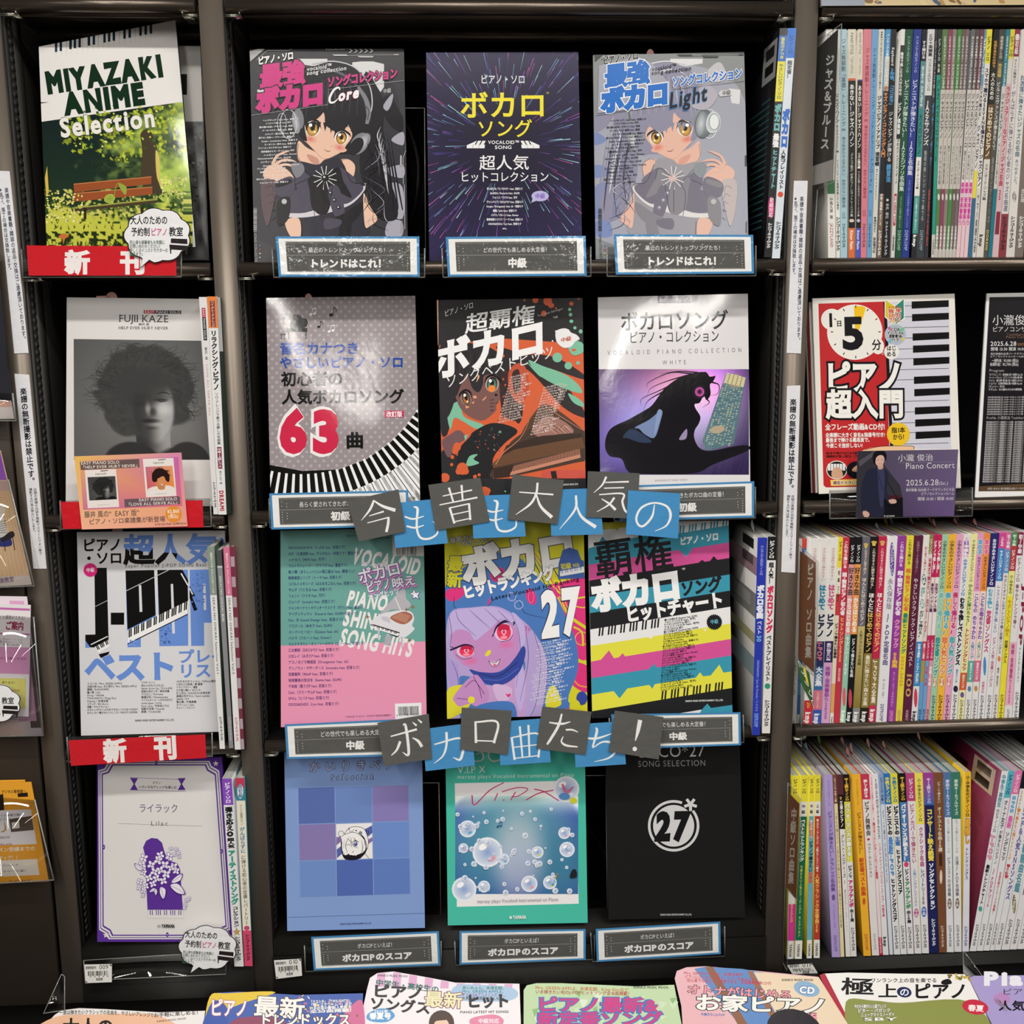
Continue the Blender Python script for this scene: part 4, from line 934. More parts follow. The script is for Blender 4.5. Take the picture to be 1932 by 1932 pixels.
curls(a, q,120,'272727',8,2.6,.54,.38,.26,.24); curls(a, q,60,'3e3e3e',9,2.0,.55,.34,.24,.2)
a.stroke([uv(q,.63,.50), uv(q,.66,.515), uv(q,.71,.505)],[2,6,2],'1a1a1a'); a.stroke([uv(q,.63,.455), uv(q,.68,.435), uv(q,.74,.455)],[2,10,3],'242424')
a.quad([(1048,252),(1130,253),(1130,278),(1048,277)],'b02034'); a.quad([(1130,253),(1322,255),(1322,279),(1130,278)],'1c1c1c'); a.text('EASY PIANO SOLO',1056,274,1316,276,25,'ece8e8',0)
def serif(a, t, x0, y0, x1, y1, h, col, wt=0.0):
 """thin roman capitals: the plain letters narrowed, with little feet added at both ends of the stems"""
 a.text(t, x0, y0, x1, y1, h, col, wt)
 L = math.hypot(x1 - x0, y1 - y0); dn = ((x1 - x0) / L,(y1 - y0) / L); tot = sum(glyph(c, wt)[2] for c in t); cur = 0
 for c in t:
  V, T, ad = glyph(c, wt)
  st = {'F': (.12,),'I': (.12,),'E': (.12,),'H': (.12,.62),'U': (),'K': (.12,),'R': (.12,),'P': (.12,),'N': (.12,),'A': (.03,.62),'L': (.12,),'T': (.3,),'M': (.1,.75),'V': (),'J': ()}.get(c,())
  tp = {'F': (.12,),'I': (.12,),'E': (.12,),'H': (.12,.62),'U': (.1,.6),'K': (.12,.55),'R': (.12,),'P': (.12,),'N': (.12,.62),'L': (.12,),'M': (.12,.75),'V': (.05,.6),'J': (.2,)}.get(c,())
  for xs, yy in ((st,.015),(tp,.69)):
   for sx in xs:
    s_ = (cur + sx) / tot * L; px, py = x0 + dn[0] * s_ + dn[1] * yy * h, y0 + dn[1] * s_ - dn[0] * yy * h; w_ = .11 * h
    a.stroke([(px - dn[0] * w_, py - dn[1] * w_),(px + dn[0] * w_, py + dn[1] * w_)], h * .04, col, False, keep=True)
  cur += ad
 a.layer += 1
serif(a,'FUJII KAZE',865,336,1232,340,72,'23242c'); a.text('藤井 風',1010,362,1088,363,20,'333',0); serif(a,'HELP EVER HURT NEVER',864,390,1228,393,28,'33343c')
frontbook(Q,0.060,0.022,0.006, a, M_MATTE,'white cover with a monochrome portrait of a curly-haired man', base='dedbd9', spine='ddd', slip=[(.26,.011,.004,'d8a8a0','s'),(.32,.009,.010,'d8a8a0','r')])

# --- pink promotion card in front of it
q = [(140,861),(342,854),(354,993),(154.5,999)]
a = Art(q,(0,520,3.864))
a.gquad([(541,1320),(1320,1293),(1367,1825),(597,1853)],['f0c060','dc8ab4','f2a48e','f6b89a'])
a.gquad([(580,1345),(1300,1322),(1330,1680),(606,1708)],['eab070','c86ab0','e0708a','d07a9a'])
a.poly([(582,1358),(1014,1336),(1018,1398),(590,1418)],'6d5a58'); a.text('EASY PIANO SOLO',590,1378,872,1370,30,'f4e8d8',.01); a.text('「HELP EVER HURT NEVER」',590,1408,1020,1394,29,'f4e8d8',.01)
for qq, pq, mono in (([(618,1418),(845,1410),(869,1686),(640,1696)],[(638,1470),(840,1461),(853,1630),(652,1640)],1),([(1041,1336),(1264,1329),(1287,1606),(1066,1616)],[(1060,1394),(1258,1386),(1273,1560),(1076,1568)],0)):
 a.quad(qq,'efe6e2'); p = uv(qq,.33,.14); p2 = uv(qq,.68,.13); a.text('FUJII KAZE', *p, *p2,16,'444',.02); a.quad([uv(qq,.5,.03), uv(qq,.74,.02), uv(qq,.74,.04), uv(qq,.5,.05)],'333')
 if mono: a.grid(lambda U, V: np.repeat(portrait(U, V)[..., None],3,-1) * .8,0,0,1,1,.03, pq); curls(a, pq,60,'1c1c1c',3,1.6)
 else:
  a.gquad(pq,['c8708a','e8a070','f09030','d05a6a']); a.poly([uv(pq,.05,1), uv(pq,.2,.85), uv(pq,.8,.82), uv(pq,.98,1)],'eee4dc', True); a.poly([uv(pq,.38,.72), uv(pq,.62,.7), uv(pq,.64,.95), uv(pq,.42,.96)],'c88a58', True)
  a.poly([uv(pq,.2,.5), uv(pq,.25,.25), uv(pq,.45,.08), uv(pq,.7,.15), uv(pq,.85,.4), uv(pq,.8,.68), uv(pq,.6,.5), uv(pq,.4,.62), uv(pq,.25,.65)],'2a1a18', True); a.ell(*uv(pq,.54,.6),30,36,'d8925c',8); curls(a, pq,40,'2a1a18',5,2.0,.52,.38,.3,.3)
  a.poly([uv(pq,.3,.5), uv(pq,.42,.18), uv(pq,.64,.16), uv(pq,.76,.44), uv(pq,.6,.42), uv(pq,.44,.5)],'2a1a18', True); a.stroke([uv(pq,.5,.74), uv(pq,.56,.78), uv(pq,.62,.73)],[1,5,1],'f6f0ea')
 a.stroke([uv(qq,.3,.93), uv(qq,.7,.92)],2,'999', False)
a.poly([(906,1630),(1310,1608),(1314,1664),(910,1688)],'6d5a62'); a.text('EASY PIANO SOLO',1014,1646,1292,1636,30,'f4e8e0',.01); a.text('「LOVE ALL SERVE ALL」',922,1680,1312,1662,29,'f4e8e0',.01)
a.text('藤井 風の“EASY 版”',615,1762,1040,1745,52,'55504c',.004); a.text('ピアノ・ソロ楽譜集が新登場',648,1812,1206,1790,46,'55504c',.004); a.text('シンコーミュージック・エンタテイメント',1128,1820,1360,1812,18,'222',.03)
a.ell(1266,1738,60,60,'e8923a'); a.text('¥2,860',1222,1734,1310,1728,38,'fff2e0',.02); a.text('(税込)',1228,1768,1302,1764,34,'fff2e0',.01)
o = sheet('promotion_card', q, *face(q,-0.0165,-0.0165),0.0007, a, M_COVER, base='f2b0a0'); tag(o,'pink and orange portrait promotion card overlapping the plain red card','card')

# --- orange and black cover with a robot girl and grand piano
Q = [(824,566),(1099,562),(1106,955),(835,958)]
a = Art(Q,(790,540,3.863)); OR, MT, BK = 'd9633c','7fc0a2','2b2b2d'
a.rect(120,60,1240,1640, BK); a.rect(130,60,143,430,'e8b090')
a.poly([(150,430),(600,380),(1200,420),(1215,1400),(170,1430)], OR)
a.poly([(170,1440),(170,1200),(300,1250),(470,1430)], BK, True)
for pts in ([(560,440),(760,500),(1000,640),(1200,900),(1210,960),(1050,880),(830,640),(700,560)],[(800,500),(1000,520),(1200,640),(1200,680),(960,600),(820,560)],[(640,500),(740,620),(760,900),(720,1000),(640,820),(600,620)]): a.poly(pts,'302a2c', True)
for pts in ([(800,540),(900,580),(1060,640),(1165,720),(1180,780),(1000,720),(870,640)],[(1090,780),(1180,830),(1205,880),(1130,850)],[(780,545),(850,610),(930,660),(880,655)]): a.poly(pts, MT, True)
# girl: hair, face, collar
a.poly([(150,470),(240,420),(430,420),(560,470),(640,560),(640,700),(600,800),(560,860),(400,940),(300,900),(230,1020),(200,1090),(160,1030)],'2b2a2c', True)
a.poly([(210,900),(300,840),(330,950),(470,1010),(420,1040),(330,990),(260,960),(230,1045)], MT, True)
a.poly([(265,700),(420,620),(560,640),(600,760),(590,830),(565,870),(560,910),(480,975),(410,970),(330,920),(280,840)],'7d5854', True)
a.poly([(590,640),(640,620),(760,700),(740,960),(640,960),(600,880)],'3b2a2a', True)
a.poly([(660,610),(740,560),(790,620),(800,760),(740,860),(660,760)],'c4553a', True); a.poly([(680,640),(730,610),(740,740),(700,780)],'3a2a2c', True)
for k in range(26): x, y = rnd.uniform(560,640), rnd.uniform(620,1000); a.ell(x, y, rnd.uniform(3,12), rnd.uniform(3,10), rnd.choice(['5a3430','c85c44','1e1a1c','8c4a3c']), n=8, keep=(k % 5 != 0))
eye(a,535,715,44,56,'2c5a48','7fc0a2',8, lash='151214', white='c0a0a0'); a.poly([(505,740),(535,720),(560,742),(540,770),(515,765)],'f08a3c', True); eye(a,345,818,34,52,'3a4a40','f08a3c',-12, side=-1, lash='151214', white='a08080')
for p in ([(395,800),(418,798),(425,815),(400,818)],[(462,830),(495,800),(490,815),(468,835)],[(385,850),(405,838),(400,858)],[(340,870),(372,880),(345,892)]): a.poly(p,'f2a878')
a.stroke([(520,905),(540,912)],3,'3a2020'); 
for k in range(4): a.stroke([(520,830 + k * 25),(548,826 + k * 25)],4,'2a1a1c', False, keep=True)
a.layer += 1
for p in ([(200,560),(300,520),(420,560),(470,680),(440,770),(390,740),(350,640),(300,740),(270,800),(215,740)],[(400,540),(520,560),(590,640),(480,650),(440,760),(420,660)],[(150,560),(230,560),(270,760),(240,900),(200,960),(160,900)]): a.poly(p,'2e2a2e', True)
for k in range(12): a.stroke([(220 + k * 32,470),(210 + k * 33,560),(190 + k * 34,650 + (k % 3) * 40)],[1,4,1],'4c4448' if k % 2 else '151416')
a.stroke([(420,700),(436,660),(428,640)],[2,12,2],'f0b080')
a.poly([(400,1060),(520,1000),(640,1010),(720,1060),(620,1150),(540,1260),(540,1400),(330,1420),(280,1300),(300,1180),(370,1100)],'232326', True)
for k in range(34): x, y = rnd.uniform(400,600), rnd.uniform(1030,1200); a.ell(x, y, rnd.uniform(3,11), rnd.uniform(2,7), rnd.choice(['3c4648','6f9c90','b04a44','121214','55585c']), n=7, rot=rnd.uniform(0,90), keep=(k % 6 != 0))
a.poly([(370,1240),(430,1225),(400,1260),(440,1290),(350,1310)], MT, True)
a.poly([(170,1130),(230,1080),(280,1050),(320,1065),(340,1110),(300,1140),(290,1175),(250,1160),(240,1230),(205,1240)],'75565a', True)
for p in ([(240,1090),(270,1060),(300,1060)],[(250,1110),(290,1085),(325,1090)],[(255,1135),(290,1120),(315,1130)]): a.stroke(p,[16,14,8],'7d5f62'); a.stroke(p,2,'3a2a30')
a.poly([(330,1090),(360,1080),(340,1130)], MT)
# grand piano
a.poly([(740,1110),(860,900),(960,870),(1210,1060),(1210,1130),(900,1110)],'5a4030', True); a.poly([(700,1110),(860,1010),(1040,960),(1200,1060),(1215,1250),(1120,1290),(560,1400),(560,1300),(640,1180)],'4a3a30', True)
a.poly([(830,1040),(930,950),(1050,980),(1130,1060),(1010,1080),(880,1100)],'a0746a', True)
for k in range(14): a.stroke([(850 + k * 16,1060 - k * 2),(920 + k * 12,1020),(1000 + k * 10,1075)],[2,4,1], rnd.choice(['d89a8a','5a3c30','e8b8a0','2e2422']), keep=(k % 4 != 0))
a.layer += 1
a.poly([(530,1300),(640,1200),(700,1180),(1190,1100),(1210,1180),(700,1290),(560,1320)],'6a4a34'); a.poly([(640,1160),(900,1090),(1180,1070),(1190,1100),(700,1190),(600,1240)],'3a2c26')
a.quad([(690,1310),(1170,1185),(1180,1250),(660,1380)],'c98a70'); 
for k in range(48): u = k / 48; a.quad([uv([(690,1310),(1170,1185),(1180,1250),(660,1380)], u,0), uv([(690,1310),(1170,1185),(1180,1250),(660,1380)], u + .011,0), uv([(690,1310),(1170,1185),(1180,1250),(660,1380)], u + .011,.62), uv([(690,1310),(1170,1185),(1180,1250),(660,1380)], u,.62)],'3a2420', keep=True)
a.layer += 1
a.poly([(545,1330),(690,1300),(660,1390),(550,1400)],'3a2a24'); a.stroke([(560,1300),(620,1210),(760,1080),(860,800)],[8,8,5,3],'b87a60'); a.stroke([(830,790),(960,900),(1130,1010),(1200,1050)],[3,4,4,3],'c88a70'); a.rect(900,1340,1215,1400,'d0584a'); a.poly([(960,1350),(1000,1345),(1010,1400),(970,1400)],'2e2422')
a.rect(120,1402,1240,1640, BK)
for x, y, r_, c_ in [(850,100,22, OR),(940,110,32, OR),(965,140,22, OR),(770,103,7, OR),(1112,128,15, OR),(1165,93,7, OR),(912,200,20, OR),(1000,162,7, OR),(1100,170,13, MT),(1106,208,13, MT),(1112,256,14, MT),(1138,304,12, MT),(1150,450,60, MT),(1140,470,40, MT),(1010,520,36, MT),(1090,580,28, MT),(1160,560,14, MT),(1180,330,14, MT),(280,1170,28, OR),(265,1205,22, OR),(245,1245,14, OR),(240,1300,12, OR),(318,1330,42, OR),(290,1350,22, OR),(340,1350,26, OR),(410,1388,14, OR),(440,1375,12, OR),(190,1395,36, OR),(480,1500,38, OR),(500,1490,24, OR),(630,1495,7, MT)]: a.ell(x, y, r_, r_ * rnd.uniform(.85,1.15), c_, n=14)
a.ell(1130,465,18,9, OR); a.poly([(1000,330),(1050,308),(1090,315),(1110,338),(1150,355),(1172,385),(1140,405),(1110,440),(1060,450),(1020,425),(1000,390)],'ececec', True); a.ell(975,400,6,6,'eee'); a.ell(1000,330,6,8,'eee'); a.text('中級',1035,408,1112,392,34,'c0503c',.03, sh=.2)
a.text('ピアノ・ソロ',188,222,400,155,52,'e4e4e4',.0, sh=.25); a.text('超覇権',335,335,845,258,150,'ececec',.015, sh=.22)
a.text('ボカロ',100,665,930,470,290,'f4f4f4',.045, sh=.22); a.text('ソングベストヒッツ',195,742,985,512,100,'ececec',.0, sh=.25); a.text('™',978,250,1020,240,36,'eee',0)
for c_ in range(2):
 for i in range(17 if c_ == 0 else 18):
  x = (668 if c_ == 0 else 900) - 5.6 * i + (10 if c_ else 0); y = (672 + 20.5 * i) if c_ == 0 else (748 + 20 * i); L = rnd.uniform(120,190)
  a.text(rnd.choice(['ブレインロット (ずっと feat. 可不)','カルチャ (ツミキ feat. 初音ミク)','メズマライザー feat. 初音ミク','モニタリング (DECO*27)','テレパシ (DECO*27 feat.)','匿名M (ピノキオピー)','オーバーライド feat. 重音テト','ダーリンダンス feat. 初音ミク']), x, y, x + L, y - L * .23,16,'ead8d0' ,.03, keep=True)
a.layer += 1
a.text('Your Sheet Stereogen',865,225,1050,170,22,'ccc',0, sh=.3); a.text('SHINKO MUSIC ENT.',1050,1452,1165,1448,17,'ddd',.03)
frontbook(Q,0.060,0.018,0.007, a, M_COVER,'black and orange cover with a dark-skinned robot girl beside a grand piano', base='2b2b2d', spine='e0a088')

# --- white cover with a cat-eared silhouette over a city
Q = [(1128,561),(1411,554),(1416,945),(1133,950)]
a = Art(Q,(1100,540,3.865)); a.rect(90,40,1250,1640,'e4e2e4')
def city(X, Y):
 u = (X - 118) / 1080; v = (Y - 620) / 740; c = np.zeros(X.shape + (3,)); c[:] = [.20,.16,.32]
 c += blob(X, Y,560,760,520,420,.9)[..., None] * np.array([.28,.18,.22]); c += blob(X, Y,900,860,260,300,.9)[..., None] * np.array([.35,.38,.36]); c += blob(X, Y,480,1000,300,260,.9)[..., None] * np.array([.25,.33,.45])
 c += blob(X, Y,960,700,180,200,.95)[..., None] * np.array([.30,.08,.34]); c += blob(X, Y,640,720,200,130,.9)[..., None] * np.array([.25,.08,.02]); c += blob(X, Y,180,1230,260,200,.9)[..., None] * np.array([.12,.10,.22])
 s_ = (X * .25 + Y) ; c += .03 * (vnoise(X + Y * .25, Y * .05,.12,4) - .5)[..., None]; return c
a.grid(city,115,605,1210,1375,9)
TB = [(1045,630),(1190,668),(1100,1150),(900,1200),(870,1130)]
a.poly(TB,'5a7a84'); T4 = [(1045,630),(1190,668),(1075,1170),(880,1160)]
for r in range(44):
 for k in range(8):
  if rnd.random() < .72: u, v = k / 8 + .02, r / 44; a.quad([uv(T4, u, v), uv(T4, u + rnd.uniform(.04,.115), v), uv(T4, u + .08, v + .008), uv(T4, u, v + .008)], rnd.choice(['b8c8bc','d8d8b8','8aa4a8','e8e0b8']), keep=True)
a.layer += 1
a.ell(1110,690,70,50,'a09a80',15); a.ell(980,1045,55,28,'b8a890',-10)
for r in range(7):
 for k in range(5): a.quad([uv(T4, k / 5 + .02, r * .02), uv(T4, k / 5 + .17, r * .02), uv(T4, k / 5 + .17, r * .02 + .013), uv(T4, k / 5 + .02, r * .02 + .013)],'f0e4b0', keep=True)
a.layer += 1
for r in range(26):
 for k in range(7): a.rect(835 + k * 16 + r * .0,860 + r * 13,843 + k * 16,862 + r * 13,'a8b8c8', keep=True)
a.layer += 1
S = '19171c'
a.poly([(890,625),(925,660),(965,655),(945,700),(925,720),(930,790),(900,830),(880,800),(850,850),(815,860),(820,890),(855,950),(845,1000),(815,1050),(812,1110),(850,1180),(930,1200),(1090,1170),(1195,1160),(1200,1200),(950,1300),(800,1365),(400,1368),(320,1340),(280,1260),(190,1235),(160,1150),(200,1040),(335,970),(440,910),(500,870),(560,790),(600,740),(680,680),(780,640)], S, True)
a.poly([(890,620),(880,660),(925,665)], S); a.poly([(925,660),(968,655),(940,705)], S)
a.poly([(378,1030),(480,975),(575,905),(560,1000),(520,1105),(450,1080),(410,1040)],'7a8eb8', True); a.poly([(540,920),(572,905),(560,980),(520,1090)],'8aa0cc', True); a.poly([(700,1115),(755,1040),(752,1110)],'a090b8', True); a.poly([(290,1100),(360,1040),(500,1130),(420,1140),(330,1110)],'33405c', True)
for p in ([(800,640),(640,630),(480,700),(470,740)],[(760,650),(620,690),(500,740),(470,790)],[(700,690),(560,760),(430,820),(425,870)],[(940,700),(990,720),(985,780),(930,800)],[(900,820),(920,850),(870,885)],[(600,760),(480,830),(440,900)],[(840,630),(700,620),(560,640)]): a.stroke(p,[12,7,4,1], S)
a.ell(850,772,46,48,'7a3a70', col2='2a1a2c'); a.ring(850,770,28,7,'e070c0'); a.ring(850,770,18,4,'c04a98'); a.ell(850,770,9,13,'3a1030')
a.rect(545,30,782,124,'3a2a5c'); a.text('初級ソロ・アレンジ',560,113,765,110,28,'d0c8e0',.01)
a.text('ボカロソング',272,316,1062,300,152,'28282c',.015); a.text('ピアノ・コレクション',335,412,995,398,98,'28282c',.005); a.text('VOCALOID PIANO COLLECTION',178,502,1156,480,46,'77777c',0, sp=.62); a.text('WHITE',580,572,752,568,44,'77777c',0, sp=.5); a.text('ARRANGED BY SHINJI TAMAKI',524,1424,760,1418,20,'777',0, sp=.2)
frontbook(Q,0.060,0.018,0.008, a, M_GLOSS,'glossy white cover with a cat-eared silhouette in front of a lit city', base='e4e2e4', spine='3a2a5c')

# --- blue and white pop best cover
Q = [(145,1004),(424,1001),(434,1380),(153,1388)]
a = Art(Q,(0,960,3.864)); a.rect(540,140,1750,1700,'dcdce0'); BL_, B2 = '6c92dc','5578c4'
a.text('ピアノ',600,305,890,300,104,'111',.03); a.text('・ソロ',600,398,895,394,98,'111',.03)
a.text('超人気!',900,385,1660,375,228, BL_,.035)
for Vt, Tt, c, vc, ly in [a.items[-1]]:
 zz = np.stack([Vt[:,0] * 3.864,(Vt[:,1] - 960) * 3.864],1); m = zz[Tt].mean(axis=1); lo = (m[:,1] > 298 + (m[:,0] - 915) * .10) & (m[:,0] < 1290); a.items.append((Vt, Tt[lo],'111111', None, a.layer)); a.layer += 1
a.text('Super Popular J-POP SONG Best Piano',912,428,1620,418,34,'555',.01, sp=.12)
# J - P O P
a.poly([(688,430),(778,430),(792,955),(800,1000),(780,1012),(660,1010),(622,1010),(622,918),(695,916)],'111'); a.poly([(622,960),(660,1012),(622,1014)], BL_); a.rect(808,757,905,845,'111')
a.poly([(915,450),(1124,446),(1135,760),(1135,830),(1025,845),(1027,1008),(930,1010)], BL_); a.poly([(1147,446),(1370,444),(1372,998),(1162,1002)], BL_); a.poly([(1382,444),(1600,440),(1605,830),(1487,830),(1489,998),(1394,1000)], BL_)
a.poly([(915,450),(1124,446),(1135,775),(930,880)],'111'); a.poly([(1147,446),(1300,444),(1368,560),(1372,670),(1160,780)],'111'); a.poly([(1382,560),(1425,636),(1400,640),(1440,735),(1415,745),(1382,650)],'111'); a.poly([(1300,444),(1330,444),(1372,520),(1372,570)],'111')
a.stroke([(920,598),(1230,446)],5,'c8c8cc', False); a.stroke([(695,712),(784,668)],5,'aaaaae', False); a.stroke([(1320,470),(1372,560)],9,'f0f0f0', False); a.stroke([(1384,580),(1405,625)],9,'f0f0f0', False)
a.quad([(1012,556),(1030,556),(1038,750),(1018,752)],'dcdce0'); a.quad([(1245,548),(1262,548),(1276,908),(1256,910)],'dcdce0'); a.quad([(1480,546),(1498,546),(1504,738),(1486,738)],'dcdce0')
kq = [(930,885),(1375,668),(1368,765),(930,980)]; keys(a, kq,34,'f4f4f4','111',.62, bw=.75); a.stroke([(930,985),(1368,768)],7,'111', False)
kq = [(660,1000),(780,940),(792,1010),(700,1050)]; keys(a,[(690,1005),(790,955),(800,1000),(720,1050)],10,'f4f4f4','111',.62, bw=.75); a.stroke([(662,990),(785,930)],7,'f4f4f4', False)
a.text('ベスト',620,1240,1285,1228,222, BL_,.05); a.text('プレイ',1295,1118,1660,1110,108, BL_,.03); a.text('リスト',1300,1225,1665,1215,112, BL_,.03); a.poly([(720,1060),(800,1040),(790,1062),(735,1088)],'111')
for i in range(34): a.ell(rnd.uniform(1400,1500), rnd.uniform(450,720), rnd.uniform(3,9), rnd.uniform(3,9), B2, n=9, keep=True)
for i in range(24): a.ell(rnd.uniform(1175,1240), rnd.uniform(870,990), rnd.uniform(3,9), rnd.uniform(3,9), B2, n=9, keep=True)
for i in range(12): a.ell(rnd.uniform(940,1015), rnd.uniform(950,1000), rnd.uniform(3,9), rnd.uniform(3,9),'88a8e8', n=9, keep=True)
a.layer += 1
n_ = 28; a.poly([(659 + (54 if k % 2 else 46) * math.cos(k * math.pi / n_),446 + (54 if k % 2 else 46) * math.sin(k * math.pi / n_)) for k in range(2 * n_)],'d42a7c'); a.text('中級',630,460,690,456,34,'f6e8f0',.02)
L1 = ['クスシキ／Mrs. GREEN APPLE','点描の唄 (feat. 井上苑子)／Mrs. GREEN APPLE','賜物／RADWIMPS','騙シ愛／tuki.','Drop／HANA','TWILIGHT!!!／King Gnu','Plazma／米津玄師','スケッチ／あいみょん','怪獣／サカナクション','かわいいだけじゃだめですか?／CUTIE STREET','わたしの一番かわいいところ／FRUITS ZIPPER']
L2 = ['ブラザービート','初心LOVE(うぶらぶ)','Never Grow Up／ちゃんみな','孤独のあかつき／椎名林檎','マカロニ／Perfume','幾億光年／Omoinotake','コイスルオトメ／いきものがかり','come again／m-flo','First Love／宇多田ヒカル','怪獣の花唄／Vaundy','群青／YOASOBI']
L3 = ['115万キロのフィルム／Official髭男dism','ひまわりの約束／秦 基博','ドライフラワー／優里','ただ君に晴れ／ヨルシカ','打上花火／DAOKO×米津玄師','高嶺の花子さん／back number','366日／HY','雪の華／中島美嘉','カブトムシ／aiko','チェリー／スピッツ']
for Ls, x, y, W in ((L1,636,1282,(255,362,160,100,125,212,155,155,160,372,368)),(L2,1030,1274,(100,165,228,205,160,196,230,150,205,172,142)),(L3,1286,1266,(330,190,154,176,245,248,94,146,132,136))):
 for i,(t, w_) in enumerate(zip(Ls, W)): yy = y + i * (21.2 if Ls is L1 else 21.3); a.text(t, x, yy, x + w_, yy - w_ * .012,19,'2a2a2e',.012, keep=True)
a.layer += 1; a.text('SHINKO MUSIC ENTERTAINMENT CO.,LTD.',985,1550,1272,1545,19,'333',.03)
frontbook(Q,0.055,0.022,0.006, a, M_COVER,'white and blue cover with giant block letters and a keyboard running through them', base='dcdce0', slip=[(.27,.009,.008,'d8a8a0','r')])

# --- green and pink song list cover
Q = [(529,1001),(799,996),(805,1362),(530,1372)]
a = Art(Q,(480,960,3.864)); a.poly([(180,100),(1270,100),(1270,966),(180,998)],'6fa8a0'); a.poly([(180,998),(1270,966),(1270,1620),(180,1620)],'ea98b8')
for t, x0, y0, x1, y1, h in (('VOCALOID',708,395,1200,480,158),('PIANO',668,700,965,742,150),('SHINE',640,845,930,885,160),('SONG HITS',612,990,1148,1078,170)): a.text(t, x0, y0, x1, y1, h,'eeeaea',.045, sh=.12)
a.poly([(1002,150),(1240,150),(1245,345),(1010,345)],'dcdcd8'); barcode(a,[(1035,260),(1178,258),(1180,330),(1036,332)],0,0,1,1,44,9); a.text('1920073022008',1035,345,1180,343,18,'222',.01); a.text('ISBN978-4-401 定価 本体 2,200円+税',668,205,985,190,20,'333',0); a.text('¥ 2,200 円＋税',830,222,982,220,20,'333',.01)
songs = [('IMAWANOKIWA（いよわ feat. 初音ミク）',676),('のだ（大漠波新 feat. ずんだもん・初音ミク・重音テト）',784),('ハナタバ（MIMI feat. 可不）',532),('ウルトラトレーラー（マサラダ feat. 重音テト）',690),('新人類（まらしぃ×じん×堀江晶太 feat. 鏡音リン）',748),('骸骨楽団とリリア（トーマ feat. 初音ミク）',650),('コバルトメモリーズ（はるまきごはん feat. 初音ミク）',752),('ザムザ（てにをは feat. 初音ミク）',578),('フォニイ（ツミキ feat. 可不）',530),('ジェヘナ（wotaku feat. 初音ミク）',598),('ジャンキーナイトタウンオーケストラ（すりぃ feat. 鏡音レン）',830),('アイデンティティ（Kanaria feat. GUMI×初音ミク）',768),('flos（R Sound Design feat. 初音ミク）',662),('フラジール（ぬゆり feat. GUMI）',582),('スーパーヒーロー（Guiano feat. IA）',628),('パメラ（バルーン feat. flower）',574),('ミルククラウン・オン・ソーネチカ（ユジー feat. 初音ミク）',818),('乙女解剖（DECO*27 feat. 初音ミク）',632),('少女レイ（みきとP feat. 初音ミク）',592),('アスノヨゾラ哨戒班（Orangestar feat. IA）',700),('アンノウン・マザーグース（wowaka feat. 初音ミク）',780),('恋愛裁判（40mP feat. 初音ミク）',586),('地球最後の告白を（kemu feat. GUMI）',652),('千本桜（黒うさP feat. 初音ミク）',576),('Calc.（ジミーサムP feat. 初音ミク）',614),('SPiCa（とくP feat. 初音ミク）',560),('ODDS&ENDS（ryo feat. 初音ミク）',630)]
for i,(t, x1) in enumerate(songs): y = 294 + i * 43.9; a.text(t,248, y + 1, x1, y - 3 - (x1 - 248) * .006,27,'2c3a70' if i < 17 else '4a2c6c',.02, keep=True)
a.layer += 1
W = 'f4eef2'; PU = '6a5a9c'; PK = 'f09ac4'
for t, x0, y0, x1, y1, h in (('ピアノ・ソロ',775,415,958,420,36),): a.text(t, x0, y0, x1, y1, h, W,.02, ol='8a8ab0', olw=.04)
for dx, dy, c_ in ((12,16, PU),(8,10, PK),(3,3, PU)):
 for t, x0, y0, x1, y1, h in (('ボカロ',765,540,1075,470,118),('ピアノ',820,610,1000,570,88),('映え',1005,575,1180,545,80)): a.text(t, x0 + dx, y0 + dy, x1 + dx, y1 + dy, h, c_,.07)
for t, x0, y0, x1, y1, h in (('ボカロ',765,540,1075,470,118),('ピアノ',820,610,1000,570,88),('映え',1005,575,1180,545,80)): a.text(t, x0, y0, x1, y1, h, W,.02)
a.text('ソングヒッツ',835,665,1060,612,48, W,.02, ol='8a8ab0', olw=.04)
a.poly([(1160,580),(1178,610),(1212,605),(1195,630),(1210,665),(1178,650),(1150,660),(1155,630),(1128,612),(1152,606)], PU); a.poly([(1160,588),(1175,614),(1203,610),(1187,630),(1198,655),(1176,643),(1155,652),(1160,630),(1136,615),(1156,612)], W); a.ell(1163,617,3,3,'444'); a.ell(1178,615,3,3,'444')
# white grand piano
a.poly([(908,775),(1040,620),(1070,590),(1100,592),(1105,650),(1140,700),(1090,740),(1000,735),(935,780)],'b8b4bc', True); a.stroke([(1025,645),(1110,840)],6,'e8e8ea', False)
a.poly([(860,810),(930,765),(1060,740),(1140,750),(1165,800),(1150,850),(1165,880),(1080,945),(1000,910),(850,850)],'e0dfe6', True); a.poly([(990,790),(1080,750),(1140,765),(1150,800),(1100,840),(1040,830)],'a86a5a', True)
for k in range(7): a.stroke([(1000 + 10 * k,790 - 5 * k),(1110 + 4 * k,830 - 8 * k)],3,'d8a888', False, keep=True)
a.layer += 1; a.poly([(840,845),(870,842),(1060,900),(1050,935),(1035,935)],'2a2a30'); keys(a,[(862,848),(1058,908),(1045,928),(850,862)],22,'f4f4f4','222',.55, bw=.6); a.poly([(925,785),(960,785),(990,800),(990,835),(930,810)],'c8c6d0')
for x, y in ((905,890),(975,930),(1075,950)): a.quad([(x - 9, y - 20),(x + 9, y - 18),(x + 5, y + 70),(x - 4, y + 68)],'c4c2cc')
a.poly([(955,920),(1000,930),(995,1000),(945,990)],'b0aeb8'); 
